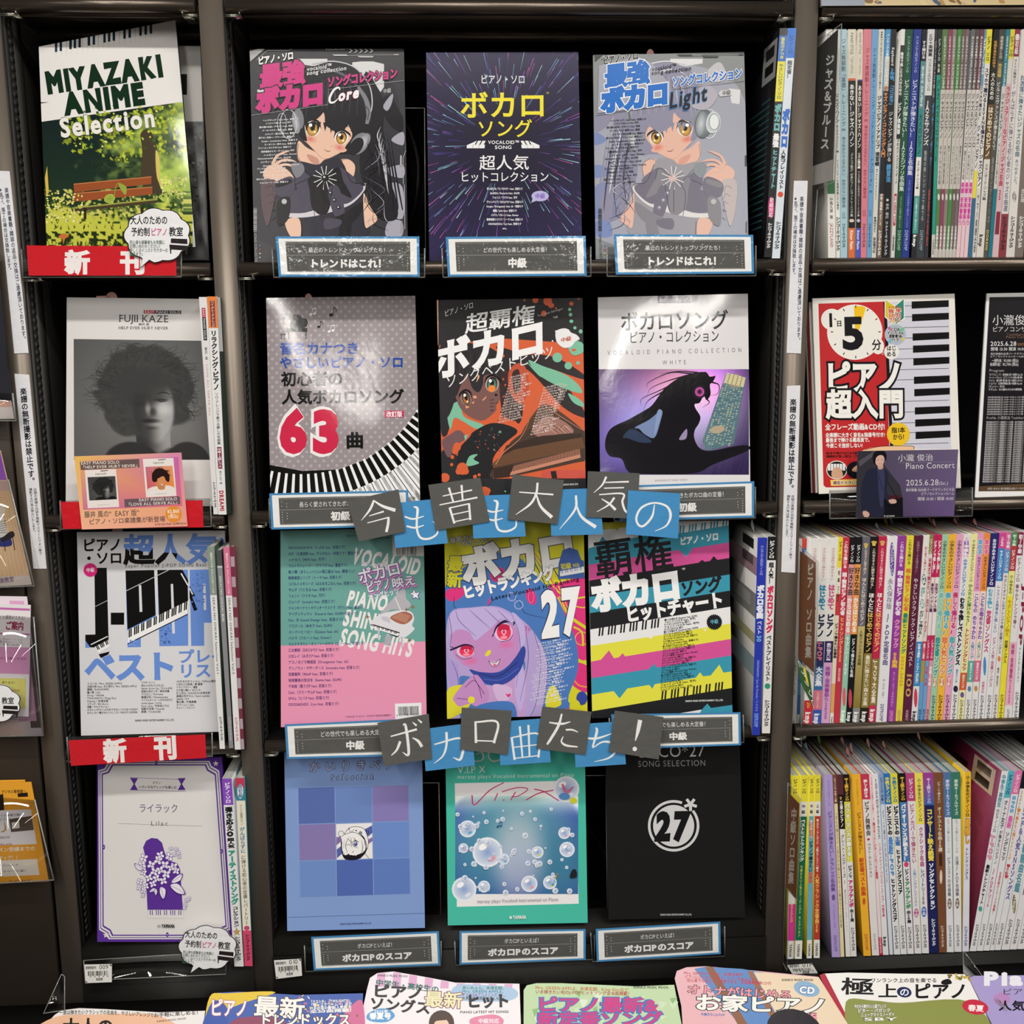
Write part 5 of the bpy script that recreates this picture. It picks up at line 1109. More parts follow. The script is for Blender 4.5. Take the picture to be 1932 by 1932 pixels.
for x, y in ((1108,735),(825,788),(1133,958),(1155,715)): a.poly([(x, y - 20),(x + 5, y - 4),(x + 20, y),(x + 5, y + 4),(x, y + 18),(x - 5, y + 4),(x - 18, y),(x - 5, y - 4)],'9a6a48')
a.quad([(1024,1420),(1217,1413),(1222,1620),(1030,1620)],'f0eeee'); barcode(a,[(1048,1443),(1195,1437),(1197,1498),(1050,1504)],0,0,1,1,46,10); a.text('4 997938 043541',1035,1512,1200,1505,18,'222',.01); a.text('※VOCALOID（ボーカロイド）／ボカロはヤマハ株式会社の登録商標です',665,1522,1000,1510,17,'6a4a5c',0)
frontbook(Q,0.055,0.012,0.006, a, M_COVER,'back cover half green and half pink with a song list and white grand piano', base='6fa8a0', spine='bbb')

# --- pink-eyed girl cover with 27
Q = [(838,986),(1101,982),(1108.6,1349),(843.5,1356)]
a = Art(Q,(800,960,3.863)); YL, BL2, PK2, LV = 'd8d22e','4e7cc0','e03a80','b8a4d8'
a.rect(100,60,1250,1600, YL); a.poly([(900,560),(1200,480),(1200,1000),(1040,900)], PK2); a.poly([(1040,860),(1200,700),(1200,1080),(1080,1050)], PK2, True)
for p, w_ in (([(980,640),(1060,780),(1200,880)],22),([(940,560),(1000,620),(1100,650),(1190,640)],12),([(1090,860),(1150,900),(1160,1000)],14),([(1060,700),(1160,720),(1200,700)],8)): a.stroke(p, w_, YL)
for k in range(8): a.stroke([(700 + k * 18,300),(760 + k * 30,480),(900 + k * 30,800)],[3,7,3],['4e7cc0','e03a80','e8e03a','2f3a78'][k % 4])
a.ring(1150,945,48,5, YL); a.poly([(1090,1120),(1200,1160),(1200,1330),(1100,1300),(1030,1200)], PK2, True); a.stroke([(1050,1180),(1120,1280),(1200,1300)],10,'e8a03c')
# hood, hair, face
a.poly([(158,830),(158,560),(300,420),(480,330),(660,330),(830,500),(960,640),(1040,800),(1110,980),(1120,1180),(1050,1400),(1150,1560),(158,1560)], BL2, True)
a.poly([(160,600),(200,580),(270,570),(294,600),(280,640),(210,675),(160,650)], PK2, True); a.ell(540,480,60,55, PK2); a.ring(540,480,40,5,'9c2a58'); a.ell(780,640,36,62, PK2,-18); a.ring(780,640,20,4,'f080a8', ry=44); a.poly([(460,700),(480,640),(485,680),(470,700)], PK2)
a.stroke([(220,640),(225,720),(330,728),(450,715),(530,640)],[4,4,4,4,2],'22305a'); a.stroke([(640,600),(700,690),(740,760),(900,800)],[4,3,4,2],'22305a')
for x, y in ((640,640),(690,700)): a.ring(x, y,30,9,'9aa8d8')
a.poly([(170,1300),(160,1120),(165,850),(210,740),(330,720),(520,710),(640,760),(760,850),(860,1000),(900,1180),(870,1400),(830,1560),(640,1560),(700,1300),(720,1100),(400,1220),(250,1240),(260,1560),(175,1560)], LV, True)
a.poly([(560,1290),(720,1180),(745,1230),(740,1400),(700,1560),(400,1560),(420,1300)],'c8a0d0', True)
a.poly([(205,920),(300,850),(560,820),(660,860),(720,930),(700,1030),(660,1100),(560,1180),(470,1195),(380,1180),(300,1140),(215,1060)],'c890c8', True)
blush(a,340,1110,70,38,'e070a8','c890c8',-8); blush(a,600,990,70,38,'e070a8','c890c8',-8)
a.poly([(690,870),(760,850),(770,890),(730,950),(690,960)],'c890c8', True); a.stroke([(715,870),(745,860),(735,900),(715,925)],4,'6a3a7a'); a.ell(725,910,10,12, PK2); a.ring(768,878,9,3,'556')
def heye(x, y, rx, ry, rot):
 a.ell(x, y, rx * 1.3, ry * 1.1,'e4c8e4', rot); a.ell(x + 4, y, rx, ry,'f03c64', rot); a.ell(x + 4, y - ry * .5, rx * .85, ry * .45,'c82850', rot); a.ell(x + 4, y + ry * .65, rx * .5, ry * .2,'ff9ab0', rot)
 h = [(0,.5),(-.42,.05),(-.38,-.28),(-.12,-.3),(0,-.12),(.12,-.3),(.38,-.28),(.42,.05)]; a.poly([(x + 4 + u * rx * .8, y + v * ry * .8) for u, v in h],'f0d0e0', True); a.poly([(x + 4 + u * rx * .5, y + v * ry * .5) for u, v in h],'d83060', True)
heye(578,898,52,60,-8); heye(305,1035,52,42,-2)
a.stroke([(500,935),(530,860),(590,820),(655,822),(650,850)],[3,14,20,18,4],'2a2048'); a.stroke([(560,970),(620,955),(645,920)],4,'4a2a60'); a.stroke([(190,1030),(240,1010),(300,990),(355,1005),(368,1050)],[12,14,12,8,3],'2a2048'); a.stroke([(230,1060),(280,1095),(350,1085)],3,'4a2a60')
a.stroke([(495,930),(520,890)],4,'2a2048'); a.stroke([(190,1005),(215,1010)],5,'2a2048')
a.poly([(445,1060),(470,1030),(488,1035),(480,1060),(455,1075)],'e8e03a', True); a.poly([(475,1110),(520,1115),(552,1098),(535,1140),(500,1150)],'e8d0e0', True); a.stroke([(470,1108),(515,1122),(555,1094),(535,1140),(498,1148),(470,1108)],3.5,'2a2048'); a.ell(515,1138,14,6,'e05080')
a.poly([(180,900),(200,760),(330,725),(520,720),(650,790),(640,830),(560,800),(500,860),(430,920),(370,960),(330,900),(250,880),(190,920)],'c4b2e4', True); a.poly([(640,760),(700,800),(740,900),(720,1100),(740,1300),(700,1480),(660,1300),(690,1100),(690,920)],'c4b2e4', True); a.poly([(165,1000),(190,1100),(250,1150),(250,1400),(200,1300),(170,1200)],'b09cd8', True)
for p in ([(230,740),(260,820),(380,930)],[(330,735),(400,800),(480,870)],[(440,725),(520,800),(560,840)],[(540,740),(600,800),(640,840)],[(640,770),(690,900),(700,1080),(670,1300)],[(740,880),(760,1100),(700,1400)],[(800,900),(850,1100),(820,1400),(760,1540)],[(180,760),(200,900),(190,1000)],[(200,1100),(250,1250),(240,1500)],[(860,960),(900,1150),(880,1400)]): a.stroke(p,[2,4,2],'5a4a8a')
a.poly([(330,1170),(420,1190),(560,1185),(660,1090),(720,1000),(740,1050),(700,1180),(600,1270),(480,1280),(400,1240)],'3a4aa0', True); a.stroke([(400,1200),(540,1220),(680,1120)],5,'22305a'); a.stroke([(430,1240),(560,1245),(690,1160)],4,'5a7ac8')
a.poly([(500,1290),(560,1280),(640,1310),(620,1390),(540,1400)],'d8b8e0', True); a.poly([(595,1345),(612,1352),(630,1345),(628,1365),(612,1372)], PK2, True)
a.poly([(170,1320),(300,1280),(350,1300),(330,1440),(190,1530),(165,1520)],'e0d83a', True); a.poly([(215,1370),(300,1260),(360,1215),(400,1220),(470,1330),(450,1420),(380,1440),(330,1420),(260,1440),(225,1410)],'c890c8', True)
for p in ([(300,1300),(360,1250),(400,1290),(440,1350)],[(240,1380),(330,1390),(370,1400)],[(360,1220),(400,1300),(420,1380)]): a.stroke(p,4,'4a2a60')
a.ell(345,1392,26,26,'e8e03a'); a.poly([(380,1440),(560,1400),(660,1430),(640,1560),(300,1560)], BL2, True); a.poly([(900,1330),(950,1290),(1000,1400),(980,1440),(890,1450)],'e0d83a', True)
for x, y, c_ in ((1060,1500, PK2),(1150,1380,'3a4aa0'),(1100,1440, YL)): a.ell(x, y,40,50, c_)
# lettering
a.text('音名カナつき',188,250,470,205,46,'d8d8c8',.04, ol='3a3a50', olw=.05); a.text('やさしいピアノ',275,275,560,225,46,'d8d8c8',.04, ol='3a3a50', olw=.05)
a.text('ボカロ',290,545,1120,395,300,'f0f0ee',.065, ol='3c3c58', olw=.02, sh=.04); a.vt('最新',230,340,222,575,112,'e0da34',.04, ol='2c3c7c', olw=.035)
a.text('ヒットランキング',290,652,960,500,108,'f2f2f0',.06, ol='2c3c7c', olw=.02); a.text('Latest Vocaloid Hit Ranking',490,668,1135,522,40,'15151c',.01, sh=.1)
a.text('27',862,925,1165,885,440,'f4f4f4',.055, sh=.10, ol='30304c', olw=.02)
a.poly([(978,512),(980,400),(1010,300),(1060,282),(1120,300),(1145,370),(1165,380),(1170,505)],'4a68b0', False); keys(a,[(990,455),(1165,420),(1168,462),(992,492)],18,'f4f4f4','4a68b0',.5, bw=.4); a.text('初級',998,440,1075,428,46,'e0da34',.03); a.text('対応',1085,425,1135,418,30,'e0da34',.02)
for i in range(30):
 x = 830 - 3 * (i % 7) - (40 if i > 14 else 0) + (i % 3) * 14; y = 990 + i * 15.2; L = 170 + 70 * abs(math.sin(i * 1.7)); a.text(rnd.choice(['ブレインロット feat. 初音ミク','テトリス feat. 重音テト','メズマライザー feat. 初音ミク','人マニア feat. 重音テト','カルチャ feat. 初音ミク','ヴァンパイア feat. 初音ミク']), x, y, x + L, y - L * .21,13,'f0eef6',.03, keep=True)
a.layer += 1
frontbook(Q,0.050,0.012,0.007, a, M_COVER,'colourful cover with a pink-eyed girl in a blue hood and a large 27', base=YL, spine='555')

# --- striped yellow and pink cover
Q = [(1109,986),(1374.6,982),(1382,1348),(1117.5,1355)]
a = Art(Q,(1090,960,3.865)); TQ, PK3, YE, BK3, WH = '3f9ab4','d8579c','e6e24a','252528','ececec'
a.rect(60,60,1160,1600, WH)
def band(x0, yl0, yl1, yr0, yr1, c_): a.quad([(60, yl0),(1160, yr0),(1160, yr1),(60, yl1)], c_)
a.poly([(70,60),(500,60),(430,130),(300,140),(288,162),(272,145),(150,155),(70,190)],'d4cc3c')
band(0,305,420,110,270, TQ); a.poly([(80,288),(140,270),(180,200),(220,250),(1160,60),(1160,250),(860,300),(790,350),(745,310),(80,410)], TQ)
a.poly([(80,408),(740,300),(790,352),(838,288),(1160,235),(1160,360),(80,528)], PK3); a.poly([(80,524),(880,393),(908,372),(925,386),(965,380),(992,344),(1018,372),(1160,350),(1160,490),(80,645)], BK3)
a.poly([(80,643),(1160,470),(1160,590),(80,765)], TQ); a.poly([(80,762),(1160,588),(1160,706),(80,882)], BK3)
a.poly([(80,1002),(515,935),(533,952),(548,930),(1160,828),(1160,950),(80,1118)], YE); a.poly([(915,880),(930,895),(940,875)], WH)
a.poly([(80,1118),(170,1100),(228,1032),(264,1090),(300,1082),(328,1052),(345,1076),(1160,942),(1160,1065),(80,1240)], PK3)
a.poly([(80,1238),(520,1168),(556,1130),(580,1158),(1160,1062),(1160,1185),(560,1280),(545,1312),(522,1285),(360,1312),(305,1382),(262,1330),(80,1360)], TQ)
a.poly([(80,1358),(258,1330),(305,1382),(362,1310),(520,1284),(545,1312),(564,1278),(860,1232),(892,1192),(915,1222),(970,1215),(1032,1136),(1062,1195),(1160,1180),(1160,1302),(80,1482)], YE); a.poly([(80,1480),(1160,1300),(1160,1440),(970,1455),(945,1420),(915,1462),(80,1600)], BK3); a.poly([(900,1470),(945,1420),(972,1452),(1160,1425),(1160,1600),(840,1600)], TQ)
def kb(x0, y0, x1, y1, h, n, c_): 
 for i in range(n):
  if i % 7 in (2,6): continue
  x = x0 + (x1 - x0) * i / n; y = y0 + (y1 - y0) * i / n; w_ = (x1 - x0) / n * .55; a.poly([(x + h * .1, y - 3),(x + w_ + h * .1, y - 6),(x + w_, y + h - 3),(x, y + h)], c_, keep=True)
 a.layer += 1
kb(150,868,600,802,62,20, BK3); a.quad([(735,130),(1110,78),(1110,118),(735,180)], WH); kb(740,128,1120,76,52,17, TQ); kb(608,1332,1066,1262,60,20, BK3)
a.text('覇権',130,490,705,405,300, BK3,.014, sh=.04); a.text('ボカロ',110,738,760,635,250,'f6f6f6',.07, sh=.05); a.text('ソング',750,632,1050,588,118, BK3,.05, sh=.12); a.text('ヒットチャート',352,822,1065,705,124,'f4f4f4',.055, sh=.04); a.text('ピアノ・ソロ',745,262,1028,222,62,'f0f0f0',.05, sh=.1); a.text('™',760,460,790,452,36,'fff',0)
n_ = 24; a.poly([(996 + (60 if k % 2 else 52) * math.cos(k * math.pi / n_),826 + (60 if k % 2 else 52) * math.sin(k * math.pi / n_)) for k in range(2 * n_)], BK3); a.text('中級',968,838,1026,832,34,'6ab8cc',.02)
for i in range(30):
 y = 818 + i * 17.6; x = 634 - i * 1.1; L = 130 + 130 * abs(math.sin(i * 1.3 + 1)); a.text(rnd.choice(['ダーリンダンス (かいりきベア feat. 初音ミク)','酔いどれ知らず (Kanaria feat. GUMI)','ラビットホール (DECO*27 feat. 初音ミク)','フォニイ (ツミキ feat. 可不)','ジェヘナ (wotaku feat. 初音ミク)','グッバイ宣言 (Chinozo feat. flower)']), x, y, x + L, y - L * .14,17,'1c1c20',.04, keep=True)
a.layer += 1; a.text('SHINKO MUSIC ENTERTAINMENT CO.,LTD.',785,1408,1062,1400,17,'eee',.03)
frontbook(Q,0.050,0.012,0.007, a, M_COVER,'cover striped in yellow, pink, turquoise and black with huge white katakana', base=WH, spine='ddd')

# --- pale blue cover of nine squares
Q = [(536,1408),(796,1403),(801.7,1750.6),(542,1756.5)]
a = Art(Q,(480,1380,3.864)); a.rect(200,90,1260,1460,'84a0d6')
for t, x0 in zip('かいりきベア',(398,512,625,735,840,950)): a.text(t, x0,290 - (x0 - 398) * .03, x0 + 78,288 - (x0 - 398) * .03,84,'b4bcdc',.012, ol='1c1c30', olw=.04, sh=.1)
a.text('Selection',555,355,880,345,56,'9ab0dc',.02, ol='1c1c30', olw=.05, sh=.2, sp=.12)
G = [['5a70b0','6f8bc6','8a80bc'],['8a7cb4','6f90d0','6f90d0'],['7090cc','546cb4','6280c4']]
q = [(317,410),(1125,388),(1138,1186),(332,1212)]
for r in range(3):
 for c_ in range(3):
  u0, u1, v0, v1 = c_ / 3 + .004,(c_ + 1) / 3 - .004, r / 3 + .004,(r + 1) / 3 - .004
  if (r, c_) != (1,1): a.quad([uv(q, u0, v0), uv(q, u1, v0), uv(q, u1, v1), uv(q, u0, v1)], G[r][c_])
q2 = [(595,675),(858,667),(862,925),(600,935)]; a.quad(q2,'f0eeee')
a.poly([(790,720),(858,685),(860,740),(800,790)],'5a64a8'); a.poly([(810,800),(860,770),(860,800),(820,830)],'8a70a8'); a.poly([(598,770),(630,765),(635,800),(598,830)],'8a70a8'); a.poly([(600,860),(640,830),(650,880),(602,925)],'5a64a8')
K = '1c1a22'; a.poly([(640,760),(700,730),(790,760),(820,860),(760,930),(660,930),(632,850)], K, True); a.poly([(645,750),(740,740),(800,790),(815,850),(770,900),(740,905),(700,900),(650,895),(638,820)],'f4f2f2', True)
a.poly([(660,740),(700,700),(740,694),(800,715),(830,790),(828,850),(800,770),(740,740),(680,755)],'f4f2f2', True); a.stroke([(655,750),(690,705),(740,694),(800,712),(830,790),(825,860)],3.5, K); a.stroke([(655,752),(720,735),(790,765),(812,830)],3.5, K); a.ring(632,745,20,3, K); a.ell(773,742,14,16,'8a8a90'); a.ring(825,735,10,3, K)
a.ring(706,712,18,3, K, a0=0, a1=180); a.ell(690,708,4,5, K); a.ell(742,722,5,6, K)
for p in ([(640,800),(636,860),(660,895)],[(690,770),(665,830),(680,890)],[(700,765),(720,830),(760,850)],[(720,770),(735,790),(750,800)],[(780,790),(790,850),(770,905)],[(800,800),(812,850),(795,900)],[(655,790),(650,850)],[(672,782),(700,800),(712,850)]): a.stroke(p,[1.5,4,1.5], K)
a.ell(738,818,17,20,'c0c0d4'); a.ell(738,820,13,17,'5a5a90'); a.ell(735,812,4,5,'fff'); a.stroke([(716,806),(735,795),(762,805)],[3,6,3], K); a.stroke([(672,830),(690,822),(702,832)],3, K); a.ell(718,878,4,4, K)
a.poly([(662,905),(690,890),(700,930),(660,932)], K); a.poly([(745,900),(800,880),(775,925),(740,928)], K); a.stroke([(700,905),(715,925),(735,900)],4, K); a.stroke([(790,870),(820,905),(835,925)],3, K)
a.stroke([(245,1355),(1240,1325)],2,'3c4a70', False); a.text('SHINKO MUSIC ENTERTAINMENT CO.,LTD.',625,1410,855,1403,16,'3c4a70',.03)
frontbook(Q,0.045,0.000,0.005, a, M_COVER,'pale blue cover with a grid of nine squares, the middle one a line-drawn girl', base='84a0d6', spine='7890c0')

# --- turquoise cover; the drawn figure of the photograph is left out, its bubbles and ribbons stay
Q = [(840,1396),(1103,1390),(1108.7,1741),(845,1746)]
a = Art(Q,(820,1380,3.8625)); a.rect(60,30,1140,1440,'4cc0aa')
a.stroke([(300,170),(340,150),(356,190),(330,215),(285,215)],9,'e4d8d4'); a.stroke([(395,120),(395,190),(430,218),(480,205)],9,'e4d8d4'); a.text('V.I.P X',168,305,376,300,72,'e0efe8',0); a.text('marasy plays Vocaloid Instrumental on Piano',165,345,1020,330,42,'d4e8e0',0)
a.quad([(147,378),(1031,358),(1050,1255),(162,1278)],'f0eeee')
def sky(X, Y):
 c = np.zeros(X.shape + (3,)); v = sst(Y,440,640)[..., None]; c[:] = [.86,.88,.93]; deep = np.array([.13,.24,.62]); c = c * (1 - v * .9) + deep * v * .9
 c += blob(X, Y,600,600,330,280,.9)[..., None] * np.array([.35,.35,.2]) + blob(X, Y,420,860,260,200,.9)[..., None] * .2
 for x, y, rx, ry in ((330,900,230,330),(900,960,220,300),(600,640,240,190)): b = blob(X, Y, x, y, rx, ry,.75)[..., None] * .75; c = c * (1 - b) + np.array([.28,.56,.62]) * b
 b = blob(X, Y,610,900,170,330,.6)[..., None] * .6; c = c * (1 - b) + np.array([.86,.84,.86]) * b
 for k, s_ in ((220,-.9),(960,.7)): c += (np.exp(-((X - k - (Y - 420) * s_) / 36) ** 2) * (1 - sst(Y,500,760)))[..., None] * .35
 return c
a.grid(sky,150,470,1046,1185,10)
a.stroke([(272,465),(290,535),(400,430),(505,372)],[10,9,8,7],'cc3a74'); a.stroke([(460,450),(436,505)],8,'cc3a74'); a.stroke([(495,500),(510,500)],7,'cc3a74'); a.stroke([(590,440),(555,500)],8,'cc3a74'); a.stroke([(490,440),(600,410),(680,420),(610,470),(560,475)],7,'cc3a74'); a.stroke([(665,500),(760,450),(885,425)],8,'cc3a74'); a.stroke([(725,420),(800,440),(905,505)],8,'cc3a74')
rb = random.Random(21)
def bubble(x, y, r_, c1='dfe8f4'):
 a.ell(x, y, r_, r_,'8fa8d8', col2=c1); a.ring(x, y, r_ * .92, max(1.5, r_ * .1),'f2f4fa'); a.ell(x - r_ * .3, y - r_ * .35, r_ * .3, r_ * .2,'ffffff',-30)
 a.ell(x + r_ * .3, y + r_ * .45, r_ * .28, r_ * .14, rb.choice(['d8dc3c','e8a0b0','58b0d0','e8e8f4']),-30)
for x, y, r_ in ((385,880,110),(960,420,95),(215,1150,90),(240,710,62),(965,860,56),(945,740,44),(360,1130,44),(690,1110,60),(210,850,36),(840,1100,50),(750,880,44),(505,930,40)): bubble(x, y, r_)
for k in range(70): bubble(rb.uniform(165,1030), rb.uniform(560,1180), rb.uniform(5,22))
a.ell(1010,500,26,22,'d8dc3c'); a.ell(945,470,40,26,'5a8ec8'); a.stroke([(930,380),(960,440),(1010,400)],[14,18,8],'d86a8a')
a.poly([(985,1050),(1000,1010),(1022,1000),(1036,1030),(1030,1060),(990,1065)],'22262c', True); note(860,1110,.6,'3a9ac0'); note(460,690,.6,'1f4a8a', True); note(880,1060,.6,'c89a40')
a.stroke([(100,860),(100,861)],1,'4cc0aa'); a.text('marasy plays Vocaloid Instrumental on Piano',310,1246,902,1230,36,'9a9aa4',0); a.text('◉',542,1362,568,1362,28,'f0f6f4',0); a.text('YAMAHA',572,1362,668,1360,34,'f4f8f6',.05)
frontbook(Q,0.045,0.000,0.006, a, M_COVER,'turquoise cover framing a blue picture full of soap bubbles', base='4cc0aa', spine='3a8c80')

# --- plain black cover with the ringed 27
Q = [(1142,1385),(1395,1381),(1406,1731),(1148,1735)]
a = Art(Q,(1110,1380,3.864)); a.rect(80,0,1200,1420,'1c1c1d')
a.text('DECO*27',365,190,855,182,122,'c8c8ca',0); a.text('SONG SELECTION',362,258,856,250,62,'8c8c8e',0, sp=.05)
W5 = 'd2d2d4'; a.ring(622,688,178,19, W5,60,-38,290); a.ell(622,688,150,152, W5, n=44); a.text('27',488,786,752,780,268,'18181a',.07, sh=.10)
for k in range(5): th = math.radians(90 + 72 * k); a.stroke([(745,532),(745 + 48 * math.cos(th),532 - 48 * math.sin(th) if 0 else 532 + 48 * math.sin(th))],21, W5, False, keep=False)
a.text('SHINKO MUSIC ENTERTAINMENT CO.,LTD.',525,1342,755,1340,17,'c0c0c0',.04)
frontbook(Q,0.045,0.000,0.006, a, M_COVER,'plain black cover with a ringed 27 emblem', base='1c1c1d', spine='111')

# --- lilac cover with ornamental purple frame
Q = [(183,1434),(418.6,1428.6),(440,1777),(183.5,1777)]
a = Art(Q,(0,1380,3.5)); VI, WH6 = '5c3494','dcdad8'; a.rect(600,100,1600,1450, VI)
def fr(d, col):
 x0, y0, x1t, x1b, y1 = 655 + d,195 + d,1445 - d,1522 - d,1372 - d; c_ = 62
 return [(x0 + c_, y0),(x1t - c_, y0),(x1t - c_ + 14, y0 + 34),(x1t - 6, y0 + 58),(x1t + 3, y0 + 66),(x1b - 3, y1 - c_),(x1b - 40, y1 - c_ + 16),(x1b - 55, y1 - 12),(x1b - c_, y1),(x0 + c_, y1),(x0 + 46, y1 - 34),(x0 + 10, y1 - 55),(x0, y1 - c_),(x0 - 6, y0 + c_),(x0 + 34, y0 + 50),(x0 + 55, y0 + 14)]
for d, c_ in ((0, WH6),(8, VI),(13, WH6),(22, VI),(30, WH6)): a.poly(fr(d, c_), c_)
def star(x, y, r_, c_): a.poly([(x + (r_ if k % 2 == 0 else r_ * .42) * math.sin(k * math.pi / 5), y - (r_ if k % 2 == 0 else r_ * .42) * math.cos(k * math.pi / 5)) for k in range(10)], c_)
star(1425,212,21, WH6); star(700,1345,22, WH6); star(1540,1350,14, WH6)
for x, y in ((685,764),(1462,792),(1105,1342),(1032,208)): a.ell(x, y,9,16, VI); star(x, y,5, WH6)
for s_, x in ((1,885),(-1,1200)):
 a.poly([(x - s_ * 26,307),(x + s_ * 26,309),(x + s_ * 5,348),(x + s_ * 26,388),(x - s_ * 26,386),(x - s_ * 2,348)], VI)
a.stroke([(860,305),(1222,318)],2.5, VI, False); a.stroke([(860,386),(1225,395)],2.5, VI, False); a.text('ピアノ',1008,345,1062,347,19,'3a3440',.02); a.text('いろいろなアレンジを楽しむ',915,373,1168,377,20,'3a3440',.02)
a.text('ライラック',915,530,1178,532,64,'5a4a74',0); a.text('Lilac',995,622,1112,622,44,'5a5a62',0, sp=.1); a.stroke([(780,608),(1338,626)],2,'777', False)
a.poly([(958,820),(945,765),(965,722),(1000,703),(1040,708),(1070,735),(1088,800),(1110,850),(1170,870),(1190,910),(1208,1178),(974,1178)], VI); a.quad([(974,1178),(1208,1178),(1216,1235),(974,1235)], WH6)
for p in ([(974,1178),(974,1235),(1216,1235),(1209,1178)],): a.stroke(p,1.5,'999', False)
keys(a,[(978,1180),(1208,1180),(1208,1212),(980,1212)],17, WH6, VI,1.0, bw=.4, white=False)
def flower(x, y, r_):
 for k in range(4):
  th = math.radians(45 + 90 * k + 20 * math.sin(x)); X, Y = x + r_ * .62 * math.cos(th), y + r_ * .62 * math.sin(th); a.ell(X, Y, r_ * .62, r_ * .46, VI, math.degrees(th), n=10); a.ell(X, Y, r_ * .5, r_ * .35,'e8e4ec', math.degrees(th), n=10)
 a.ell(x, y, r_ * .16, r_ * .16, VI, n=6)
fl = random.Random(4)
for x, y, r_ in [(950,835,26),(940,880,24),(1000,880,26),(1045,850,27),(1060,815,24),(1120,825,26),(1090,880,27),(1150,890,24),(1165,920,22),(1020,925,26),(1060,915,26),(1100,940,27),(1130,900,22),(985,965,24),(1035,970,25),(1080,985,24),(950,930,20),(1010,1005,22),(925,990,20),(965,1020,20),(920,1030,16),(950,1050,18),(1180,800,14),(1165,775,13),(1185,825,12),(1150,810,13),(1130,770,12),(1235,1110,14),(1225,1140,13),(1250,1100,12),(1220,1160,12),(945,1080,12)]: flower(x, y, r_)
for p in ([(1130,990),(1170,950),(1208,935),(1195,980),(1150,1000)],[(1120,1010),(1180,1000),(1228,1070),(1170,1065)],[(1060,1020),(1098,1040),(1085,1108),(1058,1070)],[(985,1058),(1015,1030),(1045,1045),(1010,1055)],[(890,868),(930,885),(950,915),(910,908)],[(1020,1040),(1042,1050),(1030,1082)]):
 a.poly(p, VI, True); c_ = (sum(x for x, y in p) / len(p), sum(y for x, y in p) / len(p)); a.poly([(c_[0] + (x - c_[0]) * .86, c_[1] + (y - c_[1]) * .86) for x, y in p],'e8e4ec', True); a.stroke([p[0], c_, p[2]],2, VI, False)
a.text('⊛',1040,1292,1066,1292,26,'333',0); a.text('YAMAHA',1070,1291,1156,1292,31,'222',.05)
frontbook(Q,0.045,0.000,0.007, a, M_COVER,'lilac and white cover with a purple ornamental frame and drawn flowers', base=VI, spine='4a2a80')

# --- red beginner book and the copies behind it
Q = [(1533,563),(1801,554),(1813,921),(1545,932)]
a = Art(Q,(1470,510,3.944)); a.rect(200,150,1380,1700,'eeeae2')
a.poly([(292,248),(785,232),(830,1600),(1000,1596),(600,1610),(350,1616),(330,1600)],'c22c30'); a.quad([(775,234),(800,234),(850,1330),(826,1330)],'16151a')
a.quad([(798,236),(1264,222),(1280,1330),(850,1330)],'d4d4e0')
for y in (268,350,430,508,588,662,742,818,978,1058,1138,1212,1296): a.stroke([(800 + y * .03, y),(1262, y - 12)],4,'2a2a34', False, keep=True)
for y in (228,322,466,556,650,788,880,1016,1106,1198): a.poly([(986 + (y - 228) * .03, y + 4),(1262 + (y - 228) * .012, y - 6),(1262 + (y - 228) * .012, y + 44),(986 + (y - 228) * .03, y + 58)],'111', keep=True)
a.layer += 1
a.ell(563,460,206,206,'efece4', n=48); a.ell(392,366,80,80,'efece4', n=30); a.ell(735,565,46,60,'efece4')
a.poly([(556,265),(620,268),(646,280),(590,460),(566,462)],'f2c420')
for k in range(12): th = math.radians(30 * k); a.stroke([(570 + 168 * math.sin(th),458 - 178 * math.cos(th)),(570 + 186 * math.sin(th),458 - 197 * math.cos(th))],7,'16151a', False)
a.text('5',472,580,660,575,320,'16151a',.045); a.text('1',352,420,408,418,140,'16151a',.03); a.text('日',425,415,470,413,48,'16151a',.03); a.text('分',690,588,762,584,86,'16151a',.02); a.text('で',752,628,782,626,30,'f0ece8',.01)
a.text('ピアノ',340,892,925,885,250,'f4f2ec',.045, ol='16151a', olw=.07); a.text('超入門',350,1080,930,1075,222,'f4f2ec',.04, ol='16151a', olw=.07)
a.poly([(785,214),(858,262),(932,206),(935,360),(866,410),(785,350)],'f2efe6'); a.poly([(792,222),(858,268),(858,400),(792,345)],'d8c028'); a.poly([(862,268),(926,216),(928,355),(866,402)],'2f8a78'); a.text('大人のための',812,285,908,281,20,'c8402c',.03)
for t, y in (('独 学',318),('3か月',352),('プラン!',385)): a.text(t,812, y,908, y - 3,36,'c8402c',.04, ol='f4f0e8', olw=.06)
a.ell(865,478,80,78,'7a8aa0', n=30, col2='b8c4d0'); 
for k, c_ in enumerate(('e0c84a','6ab8d8','c86a9c','6ac08a')): th = k * 1.7 + .4; a.poly([(865,478),(865 + 76 * math.cos(th),478 + 76 * math.sin(th)),(865 + 76 * math.cos(th + .3),478 + 76 * math.sin(th + .3))], c_)
for t, y, w_ in (('CD&',452,34),('YouTube',478,60),('連動動画',504,50),('付き',532,28)): a.text(t,865 - w_, y,865 + w_, y - 2,32,'141414',.03, ol='f2f2f2', olw=.07)
a.ell(836,608,56,56,'efece6'); a.text('はじ',800,596,872,593,42,'16151a',.03); a.text('める',800,640,872,637,42,'16151a',.03)
